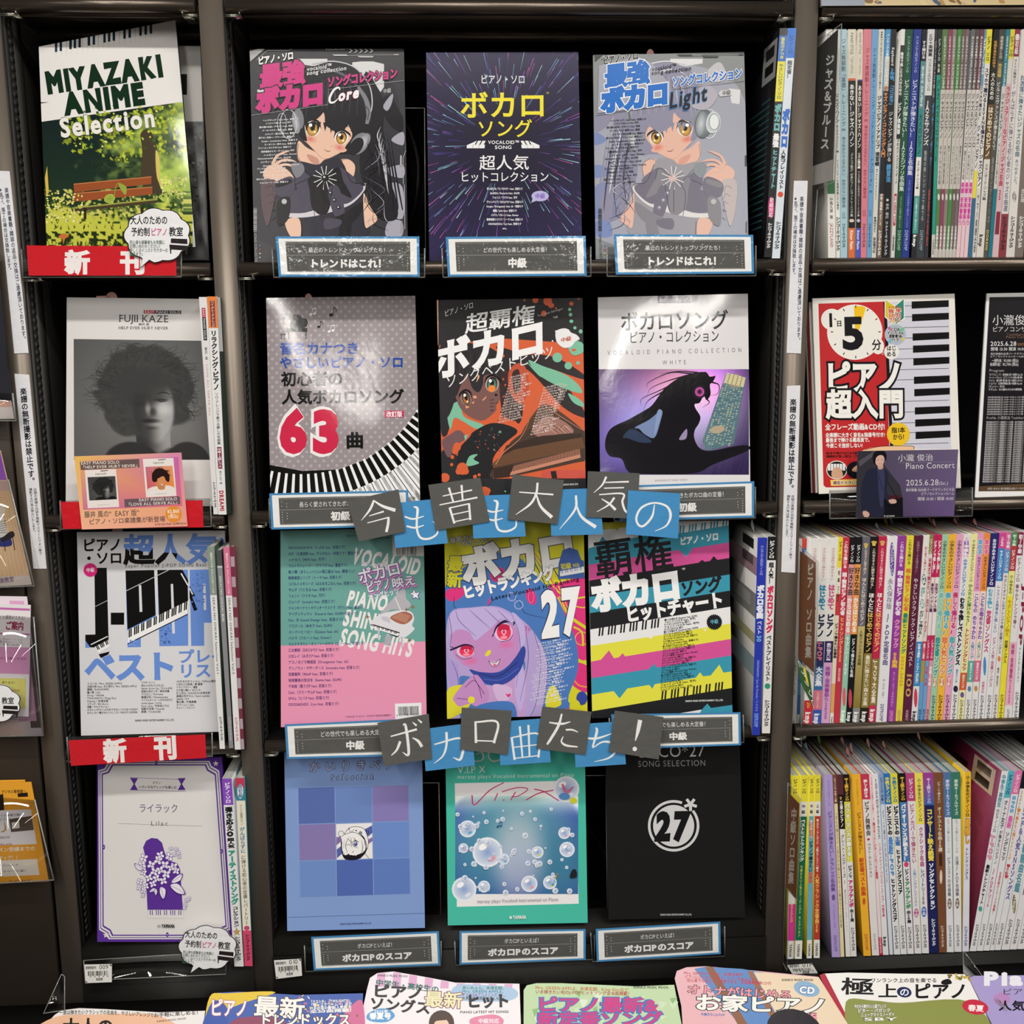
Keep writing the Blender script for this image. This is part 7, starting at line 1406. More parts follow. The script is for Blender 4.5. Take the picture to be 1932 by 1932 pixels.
# middle row of spines
kd = lambda a, c1, c2: [('小学生のやさしいピアノ・ソロ',.03,.28,'3c3c44',.02,.65),('楽しく弾ける♪',.30,.52, c1,.06,.8,'f4f4ec'),(a,.53,.73, c2,.06,.8,'f4f4ec'),('()',.735,.79,'d0604c',0,.55),('初級',.74,.785,'f4f0e8',.02,.4),(SH,.83,.97,'222',.05,.65)]
R3 = [
 (132,182,87,134,'c8c8c4',[('ヒット曲をアレンジしています',.6,.8,'555',.01,.4),('YAMAHA',.93,.99,'444',.02,.5)],'pale grey spine hidden behind the brown divider', {'y': .03}),
 (186,248,137,186,[(.05,'d8483c'),(.12,'2c70b8'),(.6, W),(.8,'4a98c8'),(.9,'2c70b8'),(1,'dcdcdc')],[('全国標準',.06,.1,'eee',.02,.6),('YAMAHA',.92,.99,'333',.03,.6)],'white and blue spine behind the brown divider', {'y': .03}),
 (253,320,188,256,[(.83,'e8e6e2'),(1,'c83440')],[('大きな音符で',.05,.13,'c88894',0,.5),('ピアノ',.35,.5,'2c3858',.04,.8),('ヒット',.84,.87,'f0c040',.03,.6),('kmp',.89,.95,'f0e8e8',.06,.8)],'white spine with a red foot, right of the brown divider'),
 (326,394,260,325,[(.53,'e8e6e2'),(.66,'2c3464'),(.78,'3a70a8'),(.88,'d8788c'),(1,'3c5cb4')],[('大きな音符で弾きやすい',.05,.22,'c08088',0,.45),('はじめて',.24,.37,'2c8cb0',.07,.8),('ピアノ',.39,.51,'222c48',.06,.85),('J-POP',.535,.63,'e87a8c',.04,.75),('大全集',.66,.76,'f0f0f4',.04,.8),('すべての音符にドレミつき',.79,.87,'f4e0e4',.0,.35),('kmp',.90,.955,'f0f0f4',.06,.8)],'white, navy and blue beginner spine'),
 (399,467,329,393,[(.53,'e8e6e2'),(.64,'33285c'),(.95,'d8a8d0'),(1,'7c48a8')],[('大きな音符で弾きやすい',.05,.22,'c08088',0,.45),('はじめて',.24,.37,'d06090',.07,.8),('ピアノ',.39,.51,'222c48',.06,.85),('最初に弾きたい曲',.54,.63,'f0e8f4',.02,.55),('楽譜・音楽書祭り2025',.66,.93,'9c4ca0',.03,.6)],'white, navy and orchid beginner spine'),
 (471,504,396,424,[(.155,'e8dc40'),(.29, W),(.40,'c8404c'),(.75,'e4dcc8'),(.9,'e0a868'),(1, W)],[('ピアノ ソロ',.02,.12,'333',.03,.7),('初 級',.17,.23,'333',.03,.6),('やさしく弾ける',.25,.33,'333',.02,.6),('ピアノで弾きたい定番曲',.44,.62,'222',.05,.85),('YAMAHA',.92,.99,'333',.03,.7)],'narrow yellow-topped spine among the beginner books'),
 (509,556,427,472,'c8384c',[('これなら弾ける',.02,.16,'f4ecec',.03,.65),('超・簡単ピアノ初心者',.18,.40,'f4ecec',.05,.8),('ヒットソング2025',.41,.64,'f0c070',.03,.7),('改訂版',.67,.74,'f0d8d8',.0,.4)],'crimson super-easy spine'),
 (562,607,474,520,[(.14,'1c1a1c'),(.50,'e89ca0'),(.80,'98c8b0'),(1,'a8d4b8')],[('ピアノ・ソロ',.04,.13,'eee',.02,.6),('好きな曲',.155,.30,'2a2a2c',.02,.9),('からはじめる',.31,.49,'f8f0e8',.04,.8),('やさしいJ-POP',.51,.71,'f4f4ec',.02,.6),('()',.77,.87,'d86878',0,.6),('kmp',.89,.95,'f4fff4',.06,.8)],'black, salmon and mint spine'),
 (609,657,522,570,[(.14,'1c1a1c'),(.50,'f0a050'),(1,'18181a')],[('ピアノ・ソロ',.04,.13,'eee',.02,.6),('好きな曲',.155,.30,'2a2a2c',.02,.9),('からはじめる',.31,.49,'f8f0e8',.04,.8),('ピアノで弾きたい名曲',.52,.72,'e8e8e8',.02,.55),('()',.78,.88,'c84858',0,.6),('kmp',.90,.95,'eee',.06,.8)],'black and orange spine'),
 (665,720,572,628,[(.46,'6c6874'),(.88,('c8b878','8c7838')),(1,'8c8c8c')],[('♛',.03,.06,'e0c060',.02,.8),('これならすぐに両手で弾ける！',.06,.2,'e0d8c0',.01,.45),('ほんとにはじめてのピアノ',.21,.455,'e4dccc',.02,.6),('人気クラシック名曲編',.48,.66,'3c3420',.01,.5),('kmp',.90,.955,'f0f0f0',.06,.8)],'grey and gold crowned spine'),
 (726,786,634,696,[(.60,'201c18'),(.88,'8c7c40'),(1,'2a2418')],[('♛',.02,.05,'e0c060',.03,.9),('これならすぐに両手で弾ける！',.06,.27,'e8e0d0',.01,.45),('ほんとに',.29,.39,'f0e8e0',.04,.7),('はじめてのピアノ',.39,.595,'e0b860',.04,.75),('最初に弾きたい曲大全集',.61,.87,'e8e0c8',.02,.6),('kmp',.90,.955,'f0f0f0',.06,.8)],'black and olive crowned spine'),
 (793,852,699,757,[(.63,'c02c4c'),(.87,'8c7840'),(1,'c83858')],[('♛',.02,.05,'e0b060',.03,.9),('これならすぐに両手で弾ける！',.06,.27,'f0d8d8',.01,.45),('ほんとに',.29,.39,'f4ece8',.04,.7),('はじめてのピアノ',.39,.595,'f0b870',.04,.75),('J-POP大全集',.64,.86,'f0e8d0',.02,.6),('kmp',.89,.955,'f4ecec',.06,.8)],'red and olive crowned spine'),
 (872,935,759,843,'e8e8ea',[('()',.03,.21,'6a4c98',0,.5),('やさしいピアノ・ソロ',.04,.20,'f0f0f4',.02,.4),('永久保存版',.22,.38,'6c6480',.0,.6),('J-POP定番名曲',.40,.67,'54487c',.02,.6),('糸／キセキ／未来へ',.74,.84,'777',0,.3),('DEPROMP',.87,.96,'5c4c8c',.02,.5)],'wide white keepsake spine', {'db': -10,'slip': [(.3,.012,'b8c4c0')],'y': .004}),
 (945,1006,846,910,'98409c',[('これなら弾ける',.03,.16,'f0e0f4',.02,.5),('超・簡単ピアノ初心者',.18,.41,'f4ecf4',.04,.7),('クラシック',.43,.58,'e898c8',.05,.75),('05曲集',.60,.68,'f0c040',.04,.7),('カノン／エリーゼのために',.7,.88,'d8b0dc',0,.35),('DEPROMP',.90,.96,'e8a0c0',0,.6)],'purple super-easy spine'),
 (1012,1064,914,964,'e8dc40',[('これなら弾ける',.02,.15,'3c3c30',.02,.55),('超・簡単ピアノ初心者',.17,.39,'e06840',.04,.75),('最新ヒットソング',.40,.61,'2c8878',.05,.75),('2024-2025',.62,.78,'d89838',.03,.6),('DEPROMP',.90,.96,'b85080',0,.6)],'yellow super-easy spine', {'slip': [(.45,.016,'c8a838')]}),
 (1067,1138,967,1034,'5c2440',[('名曲のテーマを抜き出し！',.03,.20,'b09098',0,.35),('やさしいクラシック・ピアノ・ベスト',.22,.68,'e8d8d8',.0,.55),('100',.70,.84,'c8a468',0,.8),('自由現代社',.90,.97,'c8a0a8',0,.35)],'wide wine red classical spine', {'slip': [(.5,.018,'c4ccc8')]}),
 (1143,1190,1036,1084,[(.55, W),(.78,'3a8cc8'),(1,'e4e4e4')],[('初心者でも弾ける！',.06,.2,'c04858',.02,.45),('()',.2,.26,'2c4c54',0,.7),('片手',.205,.255,'eee',.04,.6),('だけ！',.27,.32,'3c9090',.05,.7),('()',.33,.38,'3c9090',0,.7),('右手',.335,.375,'eee',.04,.6),('だけ！で弾ける♪',.39,.53,'3c4c54',.04,.65),('定番＆最新J-POP[改訂版]',.56,.77,'f0f4f4',.02,.5),('()',.79,.89,'d04858',0,.6),('kmp',.91,.96,'222',.06,.8)],'white and sky blue one-hand spine', {'slip': [(.7,.014,'c8d0cc')]}),
 (1190,1219,1086,1117,[(.10,'8c8448'),(.55,'e0dcd4'),(.65,'c84858'),(.76,'a89858'),(1,'68a0d0')],[('ピアノソロ',.02,.1,'f0f0e0',.02,.6),('卒業式で弾きたい！泣けるJ-POP！',.12,.53,'b83c54',.04,.8),('第2版',.56,.64,'f0e0e0',.02,.6),('カワイ出版',.9,.98,'222',.04,.7)],'narrow olive-topped spine'),
 (1224,1252,1119,1146,[(.22,'c02860'),(.52,'e8e0e0'),(.65,'c03868'),(1,'70a8d8')],[('ピアノで推し活！',.03,.2,'f4e8ec',.05,.8),('男性アイドル編',.25,.4,'4c3c5c',.05,.8),('♪ピアノソロ',.54,.64,'f4e0e8',.03,.6),('初級〜中級',.68,.78,'c04868',.03,.7),('カワイ出版',.9,.98,'222',.04,.7)],'crimson-topped idol spine with a blue foot'),
 (1256,1288,1148,1176,[(.22,'c82c58'),(.52,'f0e4e4'),(.65,'c83060'),(1,'e898a8')],[('ピアノで推し活！',.03,.2,'f4e8ec',.05,.8),('女性アイドル編',.25,.4,'6c2c50',.05,.8),('♪ピアノソロ',.54,.64,'f4e0e8',.03,.6),('初級〜中級',.68,.78,'f4ecec',.03,.7),('カワイ出版',.9,.98,'222',.04,.7)],'crimson-topped idol spine with a pink foot', {'slip': [(.5,.012,'d8a8a0')]}),
 (1290,1338,1178,1225,'a0d0b0', kd('超定番ソング','7cc0b8','2c9c90'),"mint children's spine"),(1340,1400,1227,1284,'f4bc40', kd('超人気ヒッツ','58b0c0','e88040'),"amber children's spine", {'slip': [(.3,.014,'d8a8a0'),(.6,.016,'d8a098')]}),
 (1402,1456,1286,1339,'eca8cc', kd('超人気ソング','c83c78','50b0b0'),"pink children's spine", {'slip': [(.5,.012,'d8a098')]}),
 (1459,1512,1342,1397,'e8e8e8',[('()',.02,.12,'8070c0',0,.8),('小・中学生',.02,.12,'f8f0f8',.06,.65,'d050a0'),('のやさしいピアノ・ソロ',.13,.32,'3a78b8',.04,.6),('むちゃ推しベストソングス',.33,.68,'26242c',.08,.7,'f0f0f0'),('音名カナつき',.70,.77,'5a7cb8',.03,.4),('()',.785,.82,'282c4c',0,.7),(SH,.83,.97,'222',.05,.6)],"white children's spine with black brushy lettering"),
 (1515,1568,1400,1450,[(.72,'f0eca8'),(.81,'d86038'),(1,'f0ecb0')],[('小・中学生のやさしいピアノ・ソロ',.03,.25,'4c4c48',.02,.5),('かんたんに弾けちゃう！',.26,.48,'5c8c50',.05,.65),('トレンドソングヒッツ',.49,.71,'b83c50',.05,.7),('音名カナつき',.73,.80,'f4e8d8',.02,.45),('()',.82,.85,'6c5c98',0,.6),(SH,.86,.97,'222',.05,.6)],"pale yellow children's spine"),
 (1571,1618,1453,1503,[(.30,'e8a0cc'),(.66,'f0d8e4'),(.77,'58b0a0'),(1,'e8e8e8')],[('女の子',.03,.11,'48a8d0',.07,.8,'f4f4f4'),('のやさしいピアノ・ソロ',.12,.29,'5c4464',.03,.55),('こどもの めちゃかわ',.31,.55,'8858a8',.06,.7,'fff'),('人気ソング',.56,.65,'4898a8',.04,.6),('音名カナつき',.67,.76,'f0f4f4',.02,.45),('()',.79,.82,'5c8cb0',0,.6),(SH,.86,.97,'222',.05,.6)],"pink and mint girls' spine", {'slip': [(.4,.012,'d8a098')]}),
 (1621,1668,1506,1554,[(.30,'f0943c'),(.66,'f4e0d0'),(.77,'e07098'),(1,'e8e8e8')],[('女の子',.03,.11,'e84890',.07,.8,'f4f4f4'),('のやさしいピアノ・ソロ',.12,.29,'5c3c34',.03,.55),('こどもの超めちゃかわ',.31,.55,'8858a8',.06,.7,'fff'),('人気ソング',.56,.65,'4898a8',.04,.6),('音名カナつき',.67,.76,'f4f0f0',.02,.45),('()',.79,.82,'c88c50',0,.6),(SH,.86,.97,'222',.05,.6)],"orange and pink girls' spine"),
 (1673,1738,1557,1612,[(.28,'2c2c74'),(1,'e8e8ea')],[('女の子のやさしいピアノ・ソロ',.03,.27,'f0f0f4',.04,.5),('むちゃ推し',.29,.39,'50a8c8',.06,.65),('定番ソングス',.40,.62,'c84878',.05,.65,'f4f4f4'),('()',.64,.74,'4890c8',0,.4),('初級対応',.77,.83,'c85078',.02,.35),(SH,.84,.97,'222',.05,.5)],"navy-topped white girls' spine", {'slip': [(.3,.015,'d8a098'),(.6,.012,'d8b0a8')]}),
 (1741,1793,1614,1669,[(.08,'d84c94'),(.25,'3c88c8'),(1,'e8e8ea')],[('こどもの',.02,.07,'f4f0f4',.03,.5),('やさしいピアノ・ソロ',.09,.24,'f0f4f8',.03,.5),('レッスン＆発表会に推したい',.27,.52,'50709c',.02,.5),('ピアノ人気・定番ソングス',.54,.80,'b05478',.02,.5),(SH,.84,.97,'222',.05,.6)],'white recital spine with a pink and blue top'),
 (1797,1834,1671,1716,[(.09,'d870a8'),(.21,'5c9cd0'),(1,'e8e4e0')],[('初〜中級',.01,.08,'f4e8f0',.03,.6),('ピアノ・ソロ',.1,.2,'f0f4f8',.02,.6),('やさしくオシャレなアレンジで弾く定番ソングス',.22,.63,'3a4048',.02,.6),('()',.64,.67,'e08850',0,.6),('編曲：朝田智子',.7,.8,'444',.01,.4),(SH,.84,.97,'222',.05,.65)],'narrow white spine with a rose and blue top'),
 (1838,1885,1718,1765,[(.07,'489058'),(.20,'b84048'),(.33,'f0ec90'),(1,'f0e440')],[('初〜中級',.01,.07,'f0f4e8',.02,.6),('ピアノ・ソロ',.09,.19,'f4ecec',.03,.6),('小・中学生の',.22,.32,'3c3830',.02,.6),('やさしくピアノ映え',.35,.54,'c8a020',.05,.7),('定番ソングス',.56,.68,'4c4830',.03,.6),(SH,.84,.97,'222',.05,.6)],'yellow spine with a green and red top'),
 (1888,1932,1768,1833,[(.12,'8c2c4c'),(.57,'e8e6e6'),(.9,'ecb8cc'),(1,'e8e4e4')],[('初〜中級',.01,.11,'f4e8ec',.04,.6),('ピアノ・ソロ 華やかアレンジで弾く',.13,.5,'7c3450',.02,.5),('楽譜・音楽書祭り2025',.58,.89,'b8508c',.03,.5),(SH,.92,.99,'222',.04,.5)],'maroon, white and pink spine'),
 (1935,1985,1836,1886,'e8e8ea',[('J-POP',.28,.6,'8c2440',.05,.7),('アレンジセレクション',.6,.78,'444',.01,.4),(SH,.83,.97,'222',.05,.6)],'white spine with big maroon letters, cut by the edge of view'),
]
row((1470,960,4.182),.008, lambda x: 235 - (x - 130) * .028, lambda x: 1778 - (x - 85) * .0445, R3,'middle row of beginner spines',', middle row of spines')
R4 = [
 (135,196,98,152,[(.15,'e8dc40'),(.7, W),(.90,'d83c9c'),(1, W)],[('ピアノ ソロ',.02,.1,'333',.03,.6),('やさしくアレンジ',.7,.8,'e8d84c',.02,.4),('YAMAHA',.92,.99,'333',.04,.5)],'yellow-topped spine behind the brown divider', {'y': .01}),
 (206,263,158,212,[(.145,'e8dc40'),(.225, W),(.90,'1e6c50'),(1, W)],[('ピアノ ソロ',.02,.1,'333',.03,.6),('中 級',.16,.21,'333',.03,.5),('ベストヒットランキング',.24,.47,'f0f0ec',.04,.65),('今弾きたい人気のアーティスト セレクション',.49,.88,'d0dc60',.01,.35),('YAMAHA',.92,.99,'333',.04,.5)],'green spine with a yellow top'),
 (272,308,250,288,[(.145,'e8dc40'),(.225, W),(.90,'6cb0cc'),(1, W)],[('ピアノ ソロ',.02,.1,'333',.03,.7),('中 級',.16,.21,'333',.03,.6),('()',.24,.35,'d85c40',0,.7),('誰もが知ってる',.245,.345,'f4ecec',.02,.5),('ピアノで弾きたい',.36,.53,'22303c',.05,.75),('定番曲',.53,.59,'d85c40',.05,.8),('YAMAHA',.92,.99,'333',.04,.6)],'sky blue spine with a yellow top'),
 (313,356,303,348,[(.145,'e8dc40'),(.225, W),(.90,'b84034'),(1, W)],[('ピアノ ソロ',.02,.1,'333',.03,.6),('上 級',.16,.21,'333',.03,.5),('極上ピアノプレゼンツ 上級ピアニストへ贈る',.24,.53,'f0e0d8',.02,.45),('人気クラシック定番曲20',.54,.86,'f0c860',.02,.7),('YAMAHA',.92,.99,'333',.04,.6)],'brick red spine with a yellow top'),
 (380,444,441,504,'b4a0d8',[('ワンランク上のピアノ・ソロ',.03,.17,'6c5c94',0,.3),('ピアニストが弾きたい！クラシック名曲集',.20,.64,'5c4888',.02,.55),('()',.655,.69,'6c5494',0,.4),('エリーゼのために／月の光',.71,.84,'7c6ca8',0,.3),('DEPROMP',.88,.97,'6c5ca0',.01,.5)],'lavender spine', {'sc': '8c80a8','slip': [(.5,.01,'98b8c8')]}),
 (449,474,507,536,[(.16,'7c5038'),(1,'e8dca8')],[('ピアノソロ 中級〜上級',.02,.15,'f0e0d0',.02,.5),('「なんか弾いて」と言われた時にサラッと弾きたいこの名曲',.2,.84,'5c4c34',.0,.55)],'narrow cream spine with a brown top'),
 (480,523,546,582,[(.11,'5c3038'),(.30,'1e1a1c'),(1,'e8e6e4')],[('♛',.12,.14,'c8a050',.02,.6),('王様のピアノ',.145,.29,'f0ece8',.03,.6),('グレート・メロディーズ I',.33,.60,'2a2a2c',.01,.65),('珠玉のピアノ・レパートリー',.63,.86,'666',0,.35)],'white spine with a maroon and black top'),
 (525,572,584,628,[(.15,'1c1a1c'),(.48,'e8e040'),(1,'e8e6e6')],[('中〜上級ピアノ・ソロ',.02,.145,'f0c040',.05,.65),('パフォーマンスが映える！',.16,.475,'f4f4f0',.08,.75,'3c3c20'),('ピアノで',.50,.57,'222',.05,.65),('アップテンポ',.58,.73,'c82c74',.07,.8),('曲25選',.74,.81,'222',.04,.6),(SH,.84,.97,'222',.05,.65)],'black and yellow performance spine', {'slip': [(.6,.02,'6c9850')]}),
 (597,656,681,738,'f4b834',[('ワンランク上のピアノ・ソロ',.03,.17,'7c5c20',0,.3),('ピアニストが弾きたい！',.21,.44,'6c4018',.02,.55),('新定番ベスト曲集',.46,.67,'c8502c',.04,.65),('()',.68,.72,'c86030',0,.4),('DEPROMP',.88,.97,'c86840',.03,.55)],'golden yellow spine', {'sc': 'd8a030'}),
 (661,722,746,800,[(.14,'c83c58'),(1,'e8e6e4')],[('()',.03,.13,'f0e0e0',0,.01),('楽しく弾ける',.03,.13,'f4e8e8',.05,.5),('ピアノ発表会',.15,.34,'4c4448',.03,.65),('✹',.35,.37,'c83c48',.02,.6),('ベスト・セレクション',.38,.57,'4c4448',.01,.45),('ドリーミュージック',.88,.97,'222',.01,.4)],'white recital spine with a crimson top', {'slip': [(.35,.016,'d8a098')]}),
 (725,752,803,826,[(.9,'f0dce0'),(1,'c82848')],[('ワテがおっちゃんが演奏た！これを弾け！',.02,.22,'c04858',.01,.6),('1.発スタート！ピアノソロ100連発',.24,.58,'c83c50',.05,.75),('DOREMI',.9,.99,'f0e0e0',.02,.6)],'narrow pink-lettered spine', {'slip': [(.4,.018,'d8a098'),(.6,.014,'d89890')]}),
 (756,790,829,872,'e8e8e8',[('PIANO SOLO ポピュラー・アーティスト・セレクション',.03,.36,'2c2c3c',.04,.55),('シングル・アゲイン／プラスティック・ラブ／卒業写真',.38,.79,'c8405c',.02,.55),('kmp',.90,.955,'222',.06,.8)],'white popular artist spine'),
 (797,831,879,906,[(.17,'8ca4cc'),(1,'dce0e8')],[('ピアノソロ 中級',.02,.15,'2c3454',.02,.6),('ピアノで綴る 川の流れのように',.2,.6,'445',.0,.5)],'watery blue narrow spine'),
 (834,881,912,960,[(.17,'2c78c0'),(1,'e8e8ea')],[('中級ピアノ・ソロ',.02,.16,'f0dc50',.05,.65),('ピアニストの',.18,.34,'26262c',.08,.75),('最新J-POP',.35,.57,'5890d0',.07,.7),('ヒットソングスコア',.58,.82,'26262c',.07,.7),(SH,.84,.97,'222',.05,.6)],'white spine with a blue top and yellow letters'),
 (887,936,963,1010,[(.17,'e8dc40'),(1,'e8e8ea')],[('中級ピアノ・ソロ',.02,.16,'2c78b0',.05,.65),('ピアニストの',.18,.34,'26262c',.08,.75),('王道',.35,.40,'4878c0',.07,.8),('ヒットソングスコア',.42,.67,'26262c',.07,.7),(SH,.84,.97,'222',.05,.6)],'white spine with a yellow top and blue letters', {'slip': [(.5,.016,'d8a098')]}),
 (946,998,1014,1064,[(.16,'1c1c1e'),(.49,'4484c4'),(1,'e8e8ea')],[('中〜上級ピアノ・ソロ',.02,.15,'f0c040',.05,.6),('パフォーマンスが映える！',.17,.485,'f4f4f4',.08,.7,'2c4c7c'),('()',.49,.52,'d84878',0,.7),('ピアノで',.53,.6,'222',.05,.6),('アップテンポ',.60,.75,'389858',.07,.75),('曲28選',.76,.83,'222',.04,.6),(SH,.85,.97,'222',.05,.6)],'black and blue performance spine'),
 (1005,1068,1069,1122,[(.155,'b84880'),(1,'e8e6e8')],[('ピアノ・ソロ',.03,.14,'f4e8f0',.03,.6),('ピアノカバーで弾きたい',.17,.5,'b04470',.02,.6),('人気ソングプレイリスト',.53,.74,'5890b0',.02,.45),('()',.75,.8,'b84880',0,.6),('中級',.755,.795,'f4e8f0',.0,.45),(SH,.84,.97,'222',.05,.55)],'white spine with a mauve top', {'slip': [(.5,.014,'d8a098')]}),
 (1071,1129,1126,1178,[(.285,'f0e45c'),(1,'e8e8ea')],[('小・中学生のピアノ・ソロ',.03,.27,'3c3c4c',.02,.5),('クラシック名曲',.30,.52,'b03c74',.03,.6),('レパートリー50',.53,.73,'50545c',.03,.55),('()',.74,.8,'4870c0',0,.7),('中級',.75,.79,'eef',.0,.45),(SH,.84,.97,'222',.05,.55)],'white spine with a pale yellow top'),
 (1135,1209,1184,1252,[(.18,('a83c98','3c68b0')),(1,'20285c')],[('中〜上級ピアノ・ソロ',.03,.17,'f0e8f4',.02,.4),('コンサート映え',.2,.43,'f0dc50',.06,.6),('絶賛',.43,.49,'f0dc50',.06,.6),('ソングセレクション',.50,.76,'f0f0f4',.06,.55),(SH,.81,.96,'f0f0f4',.05,.45)],'wide navy concert spine'),
 (1216,1284,1256,1311,'7c5034',[('ピアノで弾きたい',.05,.17,'e8d8c8',.0,.4),('オーケストラ名曲50選',.19,.44,'f0e0c8',.01,.55),('[]',.45,.52,'4c2c1c',0,.4),('()',.54,.62,'e0d0c0',0,.35),(SH,.85,.97,'ecdccc',.03,.4)],'brown orchestral spine'),
 (1293,1342,1314,1367,[(.25,'5478a8'),(1,'e8e8ea')],[('原曲キー＆フルサイズ',.04,.24,'e8ecf4',.01,.6),('ピアノで弾くピアノ・ソロ',.26,.45,'666',0,.35),('ピアニストの名曲集',.47,.69,'4c5058',.01,.5),('()',.7,.76,'7c6450',0,.6),('中級',.71,.75,'eee',.0,.4),(SH,.85,.97,'222',.04,.5)],'white spine with a slate blue top'),
 (1350,1416,1371,1426,[(.26,'3c7c68'),(1,'e8e8ea')],[('原曲キー＆フルサイズ',.04,.24,'e8f0ec',.01,.5),('ピアノで弾くピアノ・ソロ',.26,.45,'666',0,.3),('王道J-POP名曲集',.47,.69,'4c5058',.01,.45),('()',.7,.76,'7c6450',0,.5),('中級',.71,.75,'eee',.0,.35),(SH,.85,.97,'222',.04,.45)],'white spine with a bottle green top', {'slip': [(.65,.014,'d8b0a8')]}),
 (1452,1497,1431,1481,[(.255,'f0c030'),(1,'e4e4f0')],[('小・中学生のピアノ・ソロ',.02,.25,'3c3430',.04,.6),('超推し',.26,.40,'f0b030',.07,.75,'3c3c4c'),('トレンドソングス',.42,.60,'3c3c4c',.02,.55),('()',.61,.64,'e8e8f0',0,.6),(SH,.86,.97,'2c3c8c',.05,.6)],'white spine with an amber top, before the gap'),
 (1731,1781,1486,1536,'e8e8ea',[('中学生・高校生',.02,.2,'5c98a8',.05,.6),('のピアノ・ソロ',.21,.34,'3c3c44',.02,.5),('J-POP',.36,.5,'e8a0b8',.06,.7,'8c4c6c'),('最新トレンドチャート',.52,.74,'26262c',.05,.55),('()',.75,.78,'50a8a0',0,.6),(SH,.85,.97,'222',.05,.5)],'leaning white spine beside the burgundy back cover', {'sc': '7c2c50','mark': [(.08,.42,.02,.16,'d8d0d4'),(.14,.36,.035,.08,'2a2426'),(.14,.36,.1,.145,'2a2426'),(.5,.75,.09,.22,'2c1420'),(.3,.6,.5,.515,'2c1420')]}),
 (1784,1829,1539,1588,[(.15,'58b8cc'),(1,'e8e8ea')],[('ピアノ・ソロ',.02,.13,'223c50',.04,.6),('オトナ女子',.16,.32,'6c6c78',.05,.65,'fff'),('が弾きたいピアノ',.33,.52,'3c3c44',.02,.5),('J-POPアソート',.54,.76,'c86c98',.05,.6),(SH,.85,.97,'222',.05,.5)],'leaning white spine with a cyan top'),
 (1836,1889,1591,1637,[(.13,'e478b0'),(1,'e8e8ea')],[('ピアノ・ソロ',.02,.12,'f4e8f0',.04,.6),('SNS',.14,.24,'50a8d8',.06,.65),('最新',.25,.32,'e06cb0',.06,.7),('ソングヒッツ',.34,.5,'44444c',.04,.6),('全曲見開き2ページで掲載！',.56,.8,'c83c50',.02,.35),(SH,.85,.97,'222',.05,.55)],'leaning white spine with a rose top'),
 (1894,1936,1640,1674,[(.10,'1c1c1e'),(1,'e8e8ea')],[('5hdnn♥で弾きたい超ヒットソング',.11,.5,'d88c3c',.04,.6),('♥中級♥',.52,.6,'c83c50',.03,.6),(SH,.85,.97,'222',.05,.55)],'leaning white spine with a black top'),
 (1940,1990,1677,1722,'e8e8ea',[('トレンド＆人気SNSソングス',.15,.72,'7c6ca8',.06,.7),(SH,.85,.97,'222',.05,.55)],'leaning white spine with violet letters'),
 (1994,2050,1727,1787,'e8e6e8',[('昭和歌謡曲名鑑',.3,.68,'5c98a8',.04,.7),('()',.69,.8,'8c7c50',0,.5),('70 80年代',.7,.79,'eee',.0,.4),(SH,.83,.97,'222',.05,.55)],'leaning white spine with a brown pill-shaped badge'),
 (2054,2106,1790,1843,'e8e6e8',[('J-POPベスト',.3,.7,'444',.04,.7),(SH,.83,.97,'222',.05,.55)],'leaning white spine near the edge of view'),
 (2110,2160,1846,1897,'e8e6e8',[(SH,.83,.97,'222',.05,.55)],'last leaning white spine at the edge of view'),
]
row((1460,1370,4.025),.004, lambda x: 374 - (x - 135) * .0205, lambda x: 1770 - (x - 98) * .044, R4,'lowest row of spines',', lowest row of spines')

# the few spines at the ends of the face-out rows
G = 'spines at the ends of the face-out rows'
Z = (1090,60,4.024)
spinebook(Z,-.001,1535,1594,-28,1415,1470,1712,[(.033,'2c2c30'),(.145,'2c6cc0'),(.32,'e8dc3c'),(1,'1a1a1c')],[('音名カナつき',.04,.135,'e8dc50',.02,.6),('やさしいピアノ・ソロ',.155,.31,'3c7a5c',.02,.6),('ボカロ',.33,.45,'70b8b8',.07,.85),('最強',.46,.52,'f0f0f0',.06,.8),('ヒットチャート',.53,.70,'70b8b8',.05,.7),('()',.735,.83,'d83c80',0,.8),('初級対応',.74,.825,'f4e8f0',.01,.55),(SH,.85,.96,'e8e8e8',.05,.6)],'black spine with a yellow band, beside the silver-haired girl cover', G, sc='17171a', mark=[(.04,.36,.03,.20,'b8b8b8'),(.1,.3,.05,.1,'222222'),(.1,.3,.125,.17,'222222')] + [(.12,.12 + .35 * abs(math.sin(k)) + .2,.28 + .03 * k,.288 + .03 * k,'3c6c70') for k in range(20)])
spinebook(Z,-.001,1598,1660,-28,1475,1535,1720,[(.13,'2c78d8'),(1,'dce4ec')],[('ピアノ・ソロ',.03,.11,'1c3c6c',.02,.6),('超定番！',.14,.22,'3c3c44',.03,.6),('ボカロ',.35,.52,'2c6cc8',.09,.85),('人気プレイリスト',.53,.70,'26262c',.04,.6),('()',.71,.735,'d85030',0,.7),(SH,.84,.96,'26262c',.06,.7)],'white and bright blue spine against the upright, upper shelf', G, sc='c8d4e0')
Z = (1090,960,3.865)
